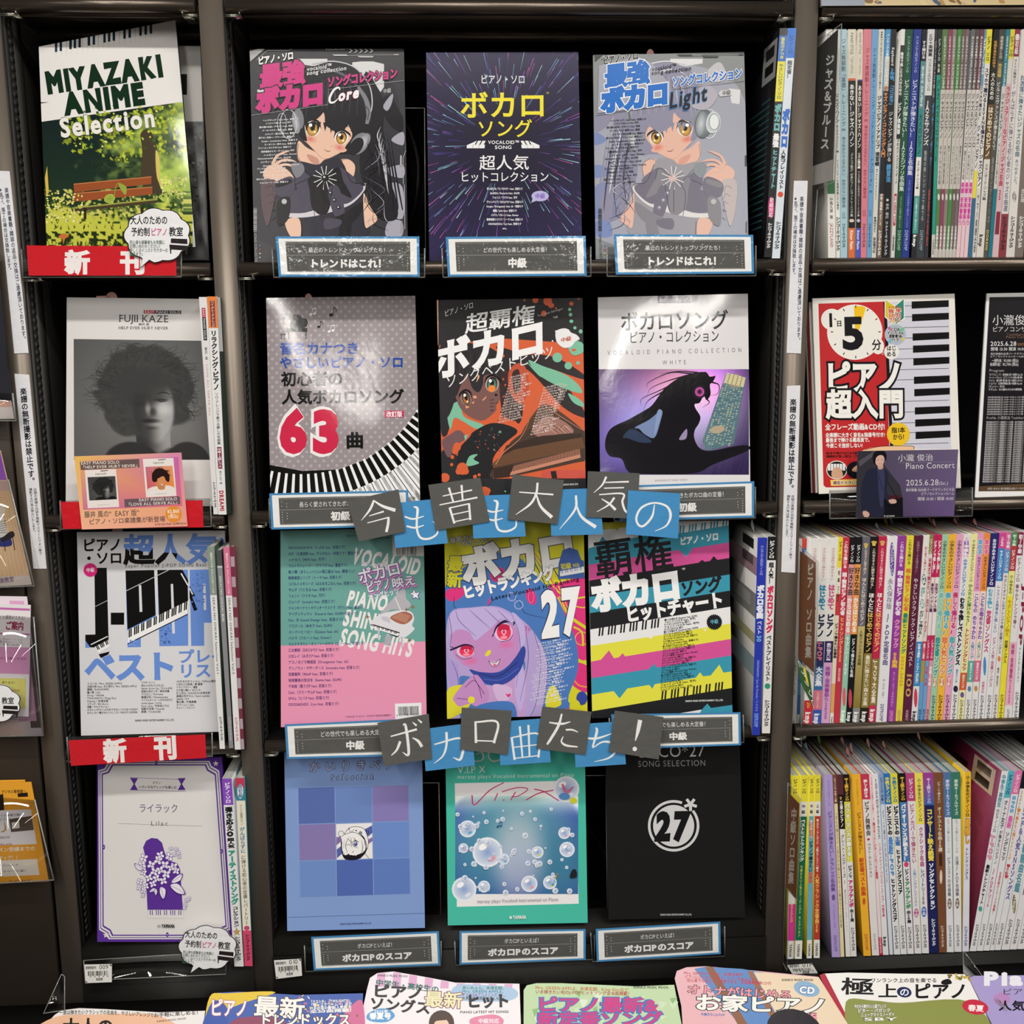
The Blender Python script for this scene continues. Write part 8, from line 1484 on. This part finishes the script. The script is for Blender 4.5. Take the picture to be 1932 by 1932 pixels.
spinebook(Z,-.0095,1312,1382,210,1270,1327,1650,'2c3cb0',[('ワンランク上のピアノ・ソロ',.04,.19,'c8d0f0',0,.4),('ボカロ名曲',.24,.41,'f0f4f8',.08,.8),('ベスト',.42,.49,'f0f4f8',.01,.6),('30',.495,.53,'80b8e8',.03,.7),('ODDS&ENDS／Just Be Friends／シャルル',.62,.88,'a0b0e8',0,.35),('DEPROMP',.89,.96,'80a8e8',.03,.6)],'cobalt blue spine beside the striped cover', G, sc='c8c6c2', slip=[(.25,.018,'d8d8d4')], mark=[(.1,.4,.02,.07,'3a3a3c'),(.1,.4,.1,.15,'3a3a3c'),(.0,.98,.1,.19,'d4b0bc'),(.0,.98,.28,.4,'a8a8a6'),(.15,.6,.3,.36,'dcdcda'),(.0,.98,.48,.53,'d4d0a0'),(.0,.98,.6,.7,'a8c0c4')])
spinebook(Z,-.0095,1387,1450,203,1343,1402,1637,[(.12,'1e1e20'),(1,'e8e6e6')],[('ピアノ・ソロ',.02,.11,'f0f0f0',.04,.65),('超人気！',.13,.24,'26262c',.04,.6),('ボカロソング',.25,.49,'d82c58',.08,.75),('ベストプレイリスト',.50,.735,'26262c',.04,.6),('()',.745,.775,'389c80',0,.7),(SH,.83,.965,'26262c',.06,.65)],'white spine with red katakana beside the cobalt blue one', G, sc='b8b8b8')
Z = (0,520,3.864)
spinebook(Z,-.0085,1450,1507,156,1557,1590,1740,'e4e2e2',[('[]',.05,.095,'b8344c',0,.5),('[]',.095,.2,'26262a',0,.5),('EASY PIANO SOLO',.055,.195,'ece8e8',0,.4),('藤井 風',.23,.29,'444',.0,.45),('LOVE ALL SERVE ALL',.31,.55,'c88c98',0,.4),(SH,.85,.97,'222',.05,.45)],'white spine with small grey and pink roman letters beside the monochrome portrait', G, sc='c8c8c8')
spinebook(Z,-.0085,1510,1580,152,1592,1652,1742,[(.145,'e88440'),(1,'e8e8e6')],[('[]',.02,.14,'7c2c34',0,.5),('ハイ・グレード・アレンジ',.02,.14,'f0d8c8',.02,.35),('リラクシング・ピアノ',.155,.43,'2c2c34',.05,.7),('ソロ・アレンジで奏でる癒しの名曲集',.44,.68,'445',.01,.4),('[]',.69,.79,'7c2c40',0,.5),('中級〜上級レベル',.695,.785,'f0e0e4',.02,.4),('青山しおり 編',.8,.86,'444',.0,.3),('DREAMI',.89,.985,'b83048',.05,.65)],'white spine with an orange top beside the monochrome portrait', G, sc='c4c4c0')
spinebook(Z,-.0090,1583,1606,158,1655,1688,1736,[(.25,'a8a8a8'),(1,'1e2a22')],[],'dark green spine pressed against the upright, narrow bay', G, sc='1e2a22')
Z = (0,960,3.864)
spinebook(Z,-.0085,1510,1562,275,1602,1640,1750,[(.24,'8c988c'),(1,'e8e8e6')],[('音名カナつき やさしいピアノ・ソロ',.03,.23,'f0f0ec',.01,.4),('SEKAI NO OWARI Selection Vol.1',.25,.63,'44444c',.0,.5),(SH,.84,.96,'22242c',.05,.5)],'white spine with a sage green top, narrow bay', G, sc='3c4a44', slip=[(.5,.014,'d8a098')])
spinebook(Z,-.0060,1576,1613,300,1670,1702,1748,[(.08,'505454'),(.09,'c8c8c8'),(1,'8c8c90')],[('SEKAI NO OWARI 雨音',.13,.36,'e8e8e8',.0,.5),(SH,.84,.96,'d0d0d0',.02,.5)],'grey spine between the sage green and pink-topped ones', G, sc='2e3a38')
spinebook(Z,-.0085,1627,1673,278,1712,1756,1755,[(.24,'d87898'),(1,'e8e8e6')],[('音名カナつき やさしいピアノ・ソロ',.03,.23,'f8ecf0',.01,.4),('SEKAI NO OWARI Selection Vol.2',.25,.63,'44444c',.0,.5),(SH,.84,.96,'c83c58',.05,.5)],'white spine with a pink top, narrow bay', G, slip=[(.5,.014,'d8a098')], sc='7a3c50')
spinebook(Z,-.0100,1676,1704,274,1758,1781,1752,[(k / 20 + .05,'b0a0a8' if k % 2 else '7a3448') for k in range(20)],[],'maroon and grey striped spine against the upright, narrow bay', G, sc='7a3448')
Z = (0,1380,3.5)
spinebook(Z,-.0095,1465,1530,312,1548,1610,1552,[(.14,'8c50c0'),(1,'e8e8e8')],[('ピアノ・ソロ',.02,.13,'f0e8f8',.04,.6),('弾き応え◎',.15,.31,'222226',.06,.75),('超人気',.315,.37,'222226',.06,.7),('アーティストソング',.38,.67,'389c84',.08,.75),('コレクション',.68,.79,'222226',.05,.6),('★',.79,.84,'b89860',.05,.9),(SH,.84,.97,'26262a',.06,.6)],'white spine with a violet top and green letters beside the lilac cover', G, slip=[(.5,.012,'d8a098')], sc='d0d0d0')
spinebook(Z,-.0095,1553,1612,308,1616,1668,1550,[(.05,'c83c58'),(.12,'3c88a0'),(.81,'ece6d4'),(1,'d84c70')],[('()',.03,.11,'f0f0f0',0,.7),('超初級',.03,.105,'3c6c94',.02,.5),('オトナの簡単ピアノ',.14,.25,'555',.0,.35),('がんばらずに',.26,.40,'4878a8',.02,.6),('に弾ける初心者の定番レパートリー',.41,.78,'44444c',.0,.55),('()',.785,.81,'c85080',0,.7),(SH,.83,.97,'26262a',.05,.5)],'cream spine with a coral foot beside the lilac cover', G, sc='387888', slip=[(.5,.01,'d8a098')])

# black, brown dividers between the rows
def divider(pts, ys, col, txt, tcol, lab, sheath, tq, band=None):
 o_, n = None, None; P = [on_y(*p, y) for p, y in zip(pts, ys)]; TL, TR, BR, BL = P; n = np.cross(BR - BL, TL - BL); n /= np.linalg.norm(n); o_ = BL
 t = thing('row_divider', tuple((BL + BR) / 2), lab,'divider','row dividers'); Q_ = on_plane(pts, o_, n); a = Art(pts)
 if band: a.quad([uv(pts,0, band), uv(pts,1, band), uv(pts,1,1), uv(pts,0,1)],'a8a6a2')
 a.vt(txt, *tq[0], *tq[1], tq[2], tcol,.03); mb = MB(); body = [Q_[3], Q_[2], Q_[1], Q_[0]]; mb.prism(body,[p - n * .0008 for p in body], col); mb.add(np.array(body) + n * .00001,[(0,1,2),(0,2,3)], col); a.emit(mb, o_, n); mb.build('title_card', M_MATTE, t)
 S = on_plane(sheath, o_ + n * .002, n); mb = MB(); k = len(S); V = np.vstack([S, S - n * .004]); T = tessellate_polygon([[Vector((*p,0)) for p in sheath]]); mb.add(V,[tuple(x) for x in T] + [tuple(x + k for x in t_) for t_ in T]); mb.build('clear_sheath', M_ACR, t)
 mb = MB()
 for i in range(k): mb.tube(S[i] - n * .002, S[(i + 1) % k] - n * .002,.0005,5, ax=(.3,.9,.2))
 mb.build('sheath_edge', M_EDGE, t)
z = lambda ox, oy, s_, L: [(ox + x / s_, oy + y / s_) for x, y in L]
divider(z(1500,0,3.716,[(158,335),(300,205),(262,1265),(105,1305)]),(.02,-.025,-.025,.02),'3c3c3a','ジャズ＆ブルース','d8d8d8','black jazz and blues divider card in a clear sheath', z(1500,0,3.716,[(140,300),(320,165),(272,1270),(150,1330),(118,1850),(100,1850),(125,800)]), z(1500,0,3.716,[(247,380),(207,1050)]) + [17], band=.86)
divider(z(1470,960,4.182,[(165,335),(288,425),(272,1290),(150,1175)]),(.01,-.03,-.03,.01),'8c5c40','ピアノ ソロ曲集','d8d0c4','brown piano solo divider card in a clear sheath, middle row', z(1470,960,4.182,[(130,270),(300,420),(280,1330),(165,1240),(168,1880),(90,1790)]), z(1470,960,4.182,[(248,430),(228,1180)]) + [12])
divider(z(1460,1370,4.025,[(105,500),(192,590),(165,1310),(80,1200)]),(.0,-.03,-.03,.0),'7c5038','中級ソロ曲集','c8c0b4','brown intermediate solo divider card in a clear sheath, lowest row', z(1460,1370,4.025,[(100,430),(200,560),(172,1330),(104,1250),(94,1860),(62,1800)]), z(1460,1370,4.025,[(155,620),(128,1200)]) + [11])
q = z(1470,960,4.182,[(143,1185),(240,1300),(275,1580),(170,1370)]); a = Art(q); a.poly(z(1470,960,4.182,[(185,1220),(205,1250),(235,1390),(215,1370)]),'e0c840'); a.text('ピアノソロ', *q[0], *q[2],6,'ddd',.02)
o = sheet('green_leaflet', q, *face(q,-.034,-.034),.0006, a, M_COVER, base='3c5c38'); tag(o,'small dark green leaflet poking out below the brown divider, middle row','leaflet')

# ------------------------------------------------------------------ leaflets on the board beside the bookcase
def leaflet(q, y, base, fn, lab, pocket=None, name='leaflet', mat=None):
 a = Art(q); fn(a, q); o = sheet(name, q, *face(q, y, y),0.003, a, mat or M_COVER, base=base); tag(o, lab, name.replace('_',' '),'leaflets in wall pockets')
 if pocket: holder(pocket, y - .004,'clear pocket holding the ' + lab,'leaflet pockets')
B = lambda a, q, u0, u1, v0, v1, c: a.quad([uv(q, u0, v0), uv(q, u1, v0), uv(q, u1, v1), uv(q, u0, v1)], c)
def tq(a, q, t, u0, u1, v, h, c, wt=.01): a.text(t, *uv(q, u0, v), *uv(q, u1, v), h, c, wt)
leaflet([(-60,470),(-8,470),(22,764),(-60,760)],-.02,'2c2c34', lambda a, q: B(a, q,0,.6,.5,1,'6a4a30'),'dark leaflet bundle above the pale pink ones, mostly out of view')
leaflet([(-60,755),(20,756),(27,790),(-60,792)],-.026,'e4dcd8', lambda a, q: B(a, q,0,1,0,.35,'e8b8a4'),'pale pink and white leaflet bundle at the edge of view',[(-60,740),(22,742),(28,794),(-60,794)])
def wood(a, q):
 B(a, q,0,1,0,.24,'7c4a9c'); B(a, q,0,1,.22,.30,'d8b8b0'); B(a, q,0,1,.93,1,'e0d4cc')
 for k in range(12): a.stroke([uv(q,.3 + k * .06,.3), uv(q,.3 + k * .06,.93)],.8,'d8b088', False)
 a.poly([(0,1015),(14,1010),(22,1020),(20,1030),(-4,1030)],'2c3a8c', True); a.poly([(2,1016),(22,1002),(27,1012),(6,1022)],'28262a', True); a.stroke([(8,1022),(10,1040)],1.5,'28262a'); a.stroke([(24,1014),(28,1038)],1.5,'28262a')
 a.poly([(-6,975),(4,968),(8,985),(14,1004),(2,1014),(-8,1005)],'e8e4e0', True)
 for k in range(6): a.stroke([(0,985 + 4 * k),(12,982 + 4.4 * k)],1,'555')
 a.ell(2,962,9,8,'e8dcc8'); a.stroke([(4,956),(16,958),(18,972),(12,976)],[1,4,3,1],'d8c090'); a.text('楽教室',0,1100,27,1096,11,'7a5a8c',.01)
leaflet([(-70,845),(0,850),(60,1103),(-70,1110)],-.03,'ecc8a0', wood,'wood-patterned music school booklet with a drawn seated girl',[(-70,900),(14,905),(63,1106),(-70,1112)])
leaflet([(-60,1124),(50,1126),(79,1386),(-60,1390)],-.022,'e8dce4', lambda a, q: [B(a, q,.86,1,.35,.95,'5c4c44'), B(a, q,.7,.95,.03,.9,'dca8cc')],'pile of mixed pink and white leaflets behind the studio price sheet')
def price(a, q):
 B(a, q,0,1,.03,.05,'c870b0'); B(a, q,0,1,.255,.27,'c870b0'); B(a, q,0,1,.38,.62,'d898c4'); B(a, q,.5,.95,.66,.93,'e4e080')
 tq(a, q,'どの質問ができる！',.5,.95,.13,8,'3a3038'); tq(a, q,'ご案内',.6,.9,.22,17,'9c3058',.04); tq(a, q,'したい・・・』',.5,.9,.32,5,'444'); tq(a, q,'弾きたい・・・』',.5,.9,.345,5,'444'); tq(a, q,'ご活用ください！',.5,.92,.37,5,'444')
 tq(a, q,'1.5kにご注意がございます。',.5,.98,.49,5,'6c3058'); tq(a, q,'承ります！',.55,.8,.71,6,'5c5020'); tq(a, q,'00 / 30分',.58,.85,.78,6,'a85838'); tq(a, q,'0 / 30分',.58,.8,.82,6,'a85838')
leaflet([(-60,1137),(57,1142),(54,1352),(-60,1350)],-.030,'ece6ea', price,'pink and yellow studio price sheet',[(-60,1160),(62,1165),(80,1389),(-60,1392)])
leaflet([(-60,1474),(46,1472),(76,1630),(-60,1650)],-.022,'e8a838', lambda a, q: None,'second orange lesson flyer, tucked behind the first')
def orange(a, q):
 B(a, q,0,.93,.27,.62,'e4e0e4'); B(a, q,0,.9,.77,.93,'e8e0d4'); tq(a, q,'ス・デジタル管楽器〜',.42,.9,.1,7,'3a2c18',.02)
 a.poly([(33,1497),(52,1495),(53,1503),(34,1504)],'26201c'); a.poly([(-5,1500),(6,1498),(8,1528),(-5,1530)],'26201c'); a.quad([(17,1546),(60,1539),(64,1566),(21,1570)],'5c4c40'); a.quad([(22,1552),(36,1550),(37,1562),(23,1564)],'d8d4cc'); a.stroke([(8,1550),(10,1565),(2,1570)],[1,3,2],'b88c40')
 tq(a, q,'とくに音管が無い',.42,.8,.33,5,'333'); tq(a, q,'というかたにオススメ！',.42,.86,.37,5,'333'); tq(a, q,'1回25分',.4,.58,.55,5,'333'); tq(a, q,'/ ¥6,600',.4,.6,.62,5,'b04838'); tq(a, q,'スン受講までの',.4,.9,.68,9,'f4e8d8',.02); tq(a, q,'テップ！！',.4,.68,.76,8,'f4e8d8',.02); tq(a, q,'ダウンロード',.4,.65,.83,5,'6a6a80'); tq(a, q,'マイページに届く',.4,.75,.89,5,'6a6a80'); tq(a, q,'TEL:022-264-0333',.5,.8,.99,5,'5c4020')
leaflet([(-60,1480),(58,1476),(92,1663),(-60,1670)],-.030,'e8a434', orange,'orange wind instrument lesson flyer',[(-60,1500),(64,1510),(100,1662),(-60,1672)])

# ------------------------------------------------------------------ magazines on the sloping table
def magazine(out, base, fn, lab, th=.006):
 P = on_plane(out, TO, TN); x0 = P[:,0].mean(); t = thing('magazine',(x0, P[:,1].mean(), P[:,2].min()), lab,'magazine','magazines on the sloping table')
 h = lambda x: .016 * math.sin(max(0, min(1,(x - P[:,0].min()) / np.ptp(P[:,0]))) * math.pi) * .4
 T = [tuple(x) for x in tessellate_polygon([[Vector((*p,0)) for p in out]])]; k = len(P); mb = MB(); V = np.vstack([P, P - TN * .0006])
 f = lambda V_, a, b, c: np.dot(np.cross(V_[b] - V_[a], V_[c] - V_[a]), TN) > 0
 mb.add(P,[(a, b, c) if f(P, a, b, c) else (a, c, b) for a, b, c in T], base); side = [s_ for i in range(k) for s_ in ((i, k + i,(i + 1) % k),((i + 1) % k, k + i, k + (i + 1) % k))]; mb.add(V, side, base)
 a = Art(); fn(a); a.clipq = None; kept = []
 for V_, T_, c, vc, ly in a.items: kept.append((V_, T_, c, vc, ly))
 a.items = kept; a.emit(mb, TO, TN); mb.build('cover', M_COVER, t)
 mb = MB(); c_ = P.mean(axis=0); Pi = c_ + (P - c_) * .992; V = np.vstack([Pi - TN * .0007, Pi - TN * th]); mb.add(V, side); mb.add(V,[(a_ + k, b_ + k, d_ + k) for a_, b_, d_ in T]); mb.build('page_block', M_PAGES, t)
def m1(a):
 a.poly([(100,1920),(180,1914),(300,1916),(330,1960),(70,1960)],'e8b898', True); a.text('一度は弾きたいクラシックの名曲を、やさしいアレンジで',112,1914,290,1919,9,'333',.02, arch=3); a.text('お手軽に楽しめる！',290,1919,380,1913,9,'333',.02); a.text('大人の',118,1950,215,1950,34,'1c1a1c',.03); a.text('SHINKO MUSIC MOOK',296,1929,352,1923,5,'333',.02)
magazine([(104,1914),(118,1906),(150,1902),(200,1904),(300,1910),(387,1907),(380,1965),(55,1965)],'e8e4e2', m1,'white and peach magazine of classical favourites, next to the leaflet board')
def m2(a):
 a.poly([(396,1880),(430,1874),(520,1872),(440,1900),(390,1940)],'e0c030', True); a.poly([(400,1890),(430,1905),(420,1960),(380,1960)],'3454a8', True)
 for k in range(60): x, y = rnd.uniform(520,680), rnd.uniform(1878,1932); a.ell(x, y, rnd.uniform(1,4), rnd.uniform(1,3), rnd.choice(['e0c040','2c3c8c','d86890','e8e0d0']), n=6, rot=rnd.uniform(0,90), keep=(k % 6 != 0))
 a.poly([(640,1930),(660,1900),(684,1890),(684,1965),(630,1965)],'d06c98', True); a.poly([(440,1925),(500,1918),(540,1930),(540,1965),(430,1965)],'8c4060', True)
 a.text('ピアノ',396,1914,468,1916,36,'f0eee8',.03, ol='b84070', olw=.03); a.text('最新',478,1914,575,1919,42,'f0eee8',.025, ol='3a2a3c', olw=.03); a.text('トレンドックス',488,1934,662,1934,26,'f0eee8',.03, ol='3a2a3c', olw=.05)
 for i, t in enumerate(['「クスシキ」「TWILIGHT!!!」','「唱〜スクリーム〜」ほか','いま必見の最強!人気曲!を','全23曲掲載!']): a.text(t,584,1893 + i * 6,664,1890 + i * 6.2,7,'f0eee8',.03)
magazine([(398,1880),(412,1873),(450,1871),(560,1877),(685,1874),(682,1965),(372,1965)],'3c5cac', m2,'blue and yellow trend magazine')
def m3(a):
 for k in range(9): x = 712 + 30 * k; yy = lambda u: float(np.interp(u,(712,742,790,860,980),(1837,1834,1842,1855,1857))); a.quad([(x, yy(x)),(x + 15, yy(x + 15)),(x + 14,1862 + k),(x - 2,1862 + k)],'dca8cc', keep=True)
 a.layer += 1; a.poly([(700,1862),(980,1868),(980,1965),(690,1965)],'f0eaee')
 a.poly([(850,1872),(865,1858),(900,1858),(960,1862),(978,1875),(960,1888),(890,1890),(860,1884)],'a8c4e0', True)
 for i,(t, c) in enumerate((('あいみょん、米津玄師、','2c7c60'),('Mrs. GREEN APPLE、','2c7c90'),('アイドル&アニメソング etc…','7c4890'),('人気の曲を気軽に楽しもう♪','333'))): a.text(t,872,1866 + i * 6.5,955,1867 + i * 6.5,7, c,.02)
 a.text('SHINKO MUSIC MOOK',712,1842,770,1844,5.5,'333',.02); a.text('中学生・高校生の',708,1858,828,1872,13,'2c6c64',.03); a.text('ピアノ',702,1879,800,1884,27,'26222a',.04); a.text('ソングス',696,1902,812,1912,26,'26222a',.04); a.text('最新',800,1896,872,1900,32,'e8e4b8',.025, ol='7c3858', olw=.04); a.text('ヒット',880,1900,962,1898,28,'26222a',.05); a.text('PIANO LATEST HIT SONGS',868,1912,960,1911,6.5,'26222a',.03)
 a.poly([(695,1912),(715,1903),(735,1905),(745,1917),(730,1928),(705,1928),(692,1922)],'5c9cd0', True); a.text('2025年',706,1911,732,1911,7,'f0f0f8',.03); a.text('春夏号',697,1922,738,1922,13,'f4f4f8',.04); a.ell(833,1930,24,24,'4c3830'); a.ell(833,1938,15,18,'e8c8b0'); a.poly([(812,1934),(820,1915),(850,1915),(858,1934),(846,1924),(824,1926)],'4c3830'); a.poly([(888,1922),(930,1914),(950,1924),(940,1938),(895,1938)],'e088a8', True); a.text('中級対応',902,1930,942,1930,10,'f4eef0',.02)
magazine([(692,1868),(698,1845),(712,1836),(742,1833),(790,1841),(860,1854),(980,1856),(984,1965),(672,1965)],'f0e4ec', m3,'pink and white checked magazine with a girl saluting')
def m4(a):
 for k in range(26): x, y = rnd.uniform(992,1270), rnd.uniform(1866,1932); a.poly([(x, y),(x + rnd.uniform(8,22), y + rnd.uniform(-6,6)),(x + rnd.uniform(4,14), y + rnd.uniform(8,20))], rnd.choice(['a8cc94','c8dcb8','8cb878','d8e4cc']), keep=(k % 5 != 0))
 for k in range(10): star(rnd.uniform(1000,1265), rnd.uniform(1868,1925),3,'4c8850')
 a.text('Mrs. GREEN APPLE、米津玄師、King Gnuなど',1010,1866,1186,1871,8,'c06838',.02); a.text('いま弾きたい旬のJ-POPヒットソング全18曲掲載！',1010,1874,1192,1878,8,'a84838',.02); a.text('SHINKO MUSIC MOOK',1195,1865,1262,1865,6,'333',.03)
 a.text('ピアノ最新&',1012,1906,1246,1908,30,'c83080',.03, ol='3070b8', olw=.06); a.text('新定番ソング',1014,1932,1250,1932,27,'c83080',.03, ol='3070b8', olw=.06)
magazine([(988,1868),(994,1859),(1012,1855),(1060,1855),(1200,1861),(1272,1858),(1292,1965),(988,1965)],'bcd4a8', m4,'pale green magazine with magenta lettering')
def m5(a):
 a.poly([(1310,1828),(1330,1824),(1400,1828),(1440,1835),(1500,1965),(1420,1965)],'5c88c4'); a.poly([(1330,1824),(1345,1824),(1430,1965),(1410,1965)],'8c5c40'); a.poly([(1410,1832),(1420,1833),(1490,1965),(1476,1965)],'9c6848'); a.poly([(1422,1834),(1545,1844),(1620,1965),(1492,1965)],'e8d4b8'); a.poly([(1282,1845),(1305,1838),(1400,1965),(1290,1965)],'e4b0b8')
 a.text('Mrs. GREEN APPLE、米津玄師や',1290,1838,1402,1842,7,'b83044',.015); a.text('ピアノにぴったりな1曲で、ピアノを始めよう♪',1292,1845,1430,1852,7,'b83044',.015); a.text('初心者でも安心して練習できる、全曲模範演奏CD付',1296,1852,1455,1858,7,'b83044',.015)
 a.text('オトナがはじめる',1296,1873,1494,1885,19,'e898a8',.03, ol='1c1a20', olw=.045); a.text('お家ピアノ',1310,1903,1562,1911,33,'f0eeea',.035, ol='1c1a20', olw=.04); a.text('2025',1472,1925,1545,1925,18,'e898a8',.05, ol='1c1a20', olw=.06)
 a.ell(1522,1866,25,14,'8cb0d0',14); a.text('CD',1508,1873,1538,1875,17,'f0f4f8',.05, ol='2c60a0', olw=.06); a.text('今弾きたいJ-POP',1322,1916,1368,1917,6,'3c70b0',.03); a.text('SHINKO MUSIC MOOK',1475,1851,1535,1851,6,'333',.03); a.ell(1500,1945,55,40,'26222a',20)
magazine([(1273,1846),(1277,1832),(1295,1825),(1330,1823),(1400,1829),(1544,1843),(1548,1858),(1606,1965),(1302,1965)],'e4b4bc', m5,'home piano magazine with a blue window and a compact disc badge')
def m6(a):
 a.poly([(1546,1840),(1556,1836),(1622,1965),(1600,1965)],'b03044'); a.poly([(1596,1890),(1650,1888),(1700,1892),(1830,1890),(1860,1965),(1630,1965)],'8c9450', True); a.text('ワンランク上の音を奏でる',1642,1853,1768,1853,9,'333',.02); a.text('極',1586,1873,1650,1875,34,'1c1a1e',.02); a.text('上',1656,1880,1694,1880,28,'1c1a1e',.02); a.ell(1706,1872,14,10,'26305c',10); a.text('の',1697,1878,1716,1878,16,'f0f0f4',.02); a.text('ピアノ',1722,1882,1826,1882,32,'1c1a1e',.03)
 a.poly([(1778,1850),(1790,1847),(1796,1855),(1785,1858),(1776,1856)],'1c1a1e', True); a.ell(1840,1900,25,14,'c83048',10); a.text('春夏',1826,1906,1856,1908,13,'f4ecec',.03)
 for k in range(16): a.ell(rnd.uniform(1790,1830), rnd.uniform(1838,1852),3,2.4, rnd.choice(['b89838','8c5830','6c7838','d8b050']), n=6)
 for i, t in enumerate(['今だから弾きたい上級アレンジ','ピター・パガンク','ニューアマイスノーデイ','SBY']): a.text(t,1612 + i * 6,1902 + i * 8,1672 + i * 8,1901 + i * 8,8,'f0f0e4',.03, ol='26305c', olw=.05)
magazine([(1548,1842),(1553,1837),(1600,1835),(1700,1837),(1820,1838),(1830,1852),(1885,1965),(1612,1965)],'ecebe8', m6,'white magazine with a red spine and brushy black lettering')
magazine([(1828,1846),(1838,1841),(1940,1840),(1990,1965),(1888,1965)],'a89cd0', lambda a: [a.text('Pia',1856,1858,1935,1858,34,'e8e8f0',.06), a.ell(1890,1885,16,12,'b888c0'), a.text('ピア',1890,1876,1930,1876,13,'222',0), a.text('人気',1884,1905,1934,1905,20,'1c1a1e',.03)],'violet magazine cut by the edge of view')

# ------------------------------------------------------------------ big book on the top shelf, clear stands and plates
q = [(1548,-130),(1960,-130),(1960,9),(1550,11)]; a = Art(q); B(a, q,0,.2,0,1,'9ca4b0')
for k in range(60): a.ell(rnd.uniform(1632,1900), rnd.uniform(-60,8), rnd.uniform(3,12), rnd.uniform(2,5), rnd.choice(['b8945c','e0cca0','8c6c48','c8b088','5c6880']), n=7, rot=rnd.uniform(0,60), keep=(k % 5 != 0))
frontbook(q,-.012,-.012,.008, a, M_COVER,'large picture book on the topmost shelf, only its lower edge in view', base='d8c498')
def plate(pts, ys, lab, mat=M_ACR2, name='clear_stand'):
 P = [on_y(*p, y) for p, y in zip(pts, ys)]; c = np.mean(P, axis=0); n = np.cross(P[1] - P[0], P[-1] - P[0]); n /= np.linalg.norm(n)
 t = thing(name,(c[0], c[1], min(p[2] for p in P)), lab,'stand','clear acrylic stands'); k = len(P); V = np.vstack([P, np.array(P) + n * .0015]); mb = MB()
 T = [(0, i, i + 1) for i in range(1, k - 1)]; mb.add(V, T + [tuple(x + k for x in t_) for t_ in T] + [s_ for i in range(k) for s_ in ((i,(i + 1) % k, k + i),((i + 1) % k, k + (i + 1) % k, k + i))]); mb.build('sheet', mat, t)
 mb = MB(); [mb.tube(P[i], P[(i + 1) % k],.0006,5, ax=(.3,.9,.2)) for i in range(k)]; mb.build('edge', M_EDGE, t)
plate([(600,204),(801,204),(803,488),(600,490)],(.08,) * 4,'clear stand behind the black-haired girl cover')
plate([(640,1478),(828,1477),(832,1738),(640,1740)],(.06,) * 4,'clear stand behind the pale blue cover')
plate([(950,1465),(1143,1463),(1146,1735),(950,1738)],(.06,) * 4,'clear stand behind the turquoise cover')
plate([(158,1812),(427,1795),(426,1838),(160,1850)],(-.012,) * 4,'clear lip below the lilac cover', M_ACR)
plate([(82,1912),(116,1838),(122,1842),(122,1906)],(-.135,-.11,-.11,-.135),'clear corner fin between the leaflet board and the magazines', M_ACR)
plate([(1817,1796),(1821,1797),(1900,1905),(1818,1836)],(-.02,-.02,-.13,-.06),'clear fin standing up behind the white and violet magazines', M_ACR)

bpy.data.objects.remove(_to, do_unlink=True); bpy.data.curves.remove(_tc)
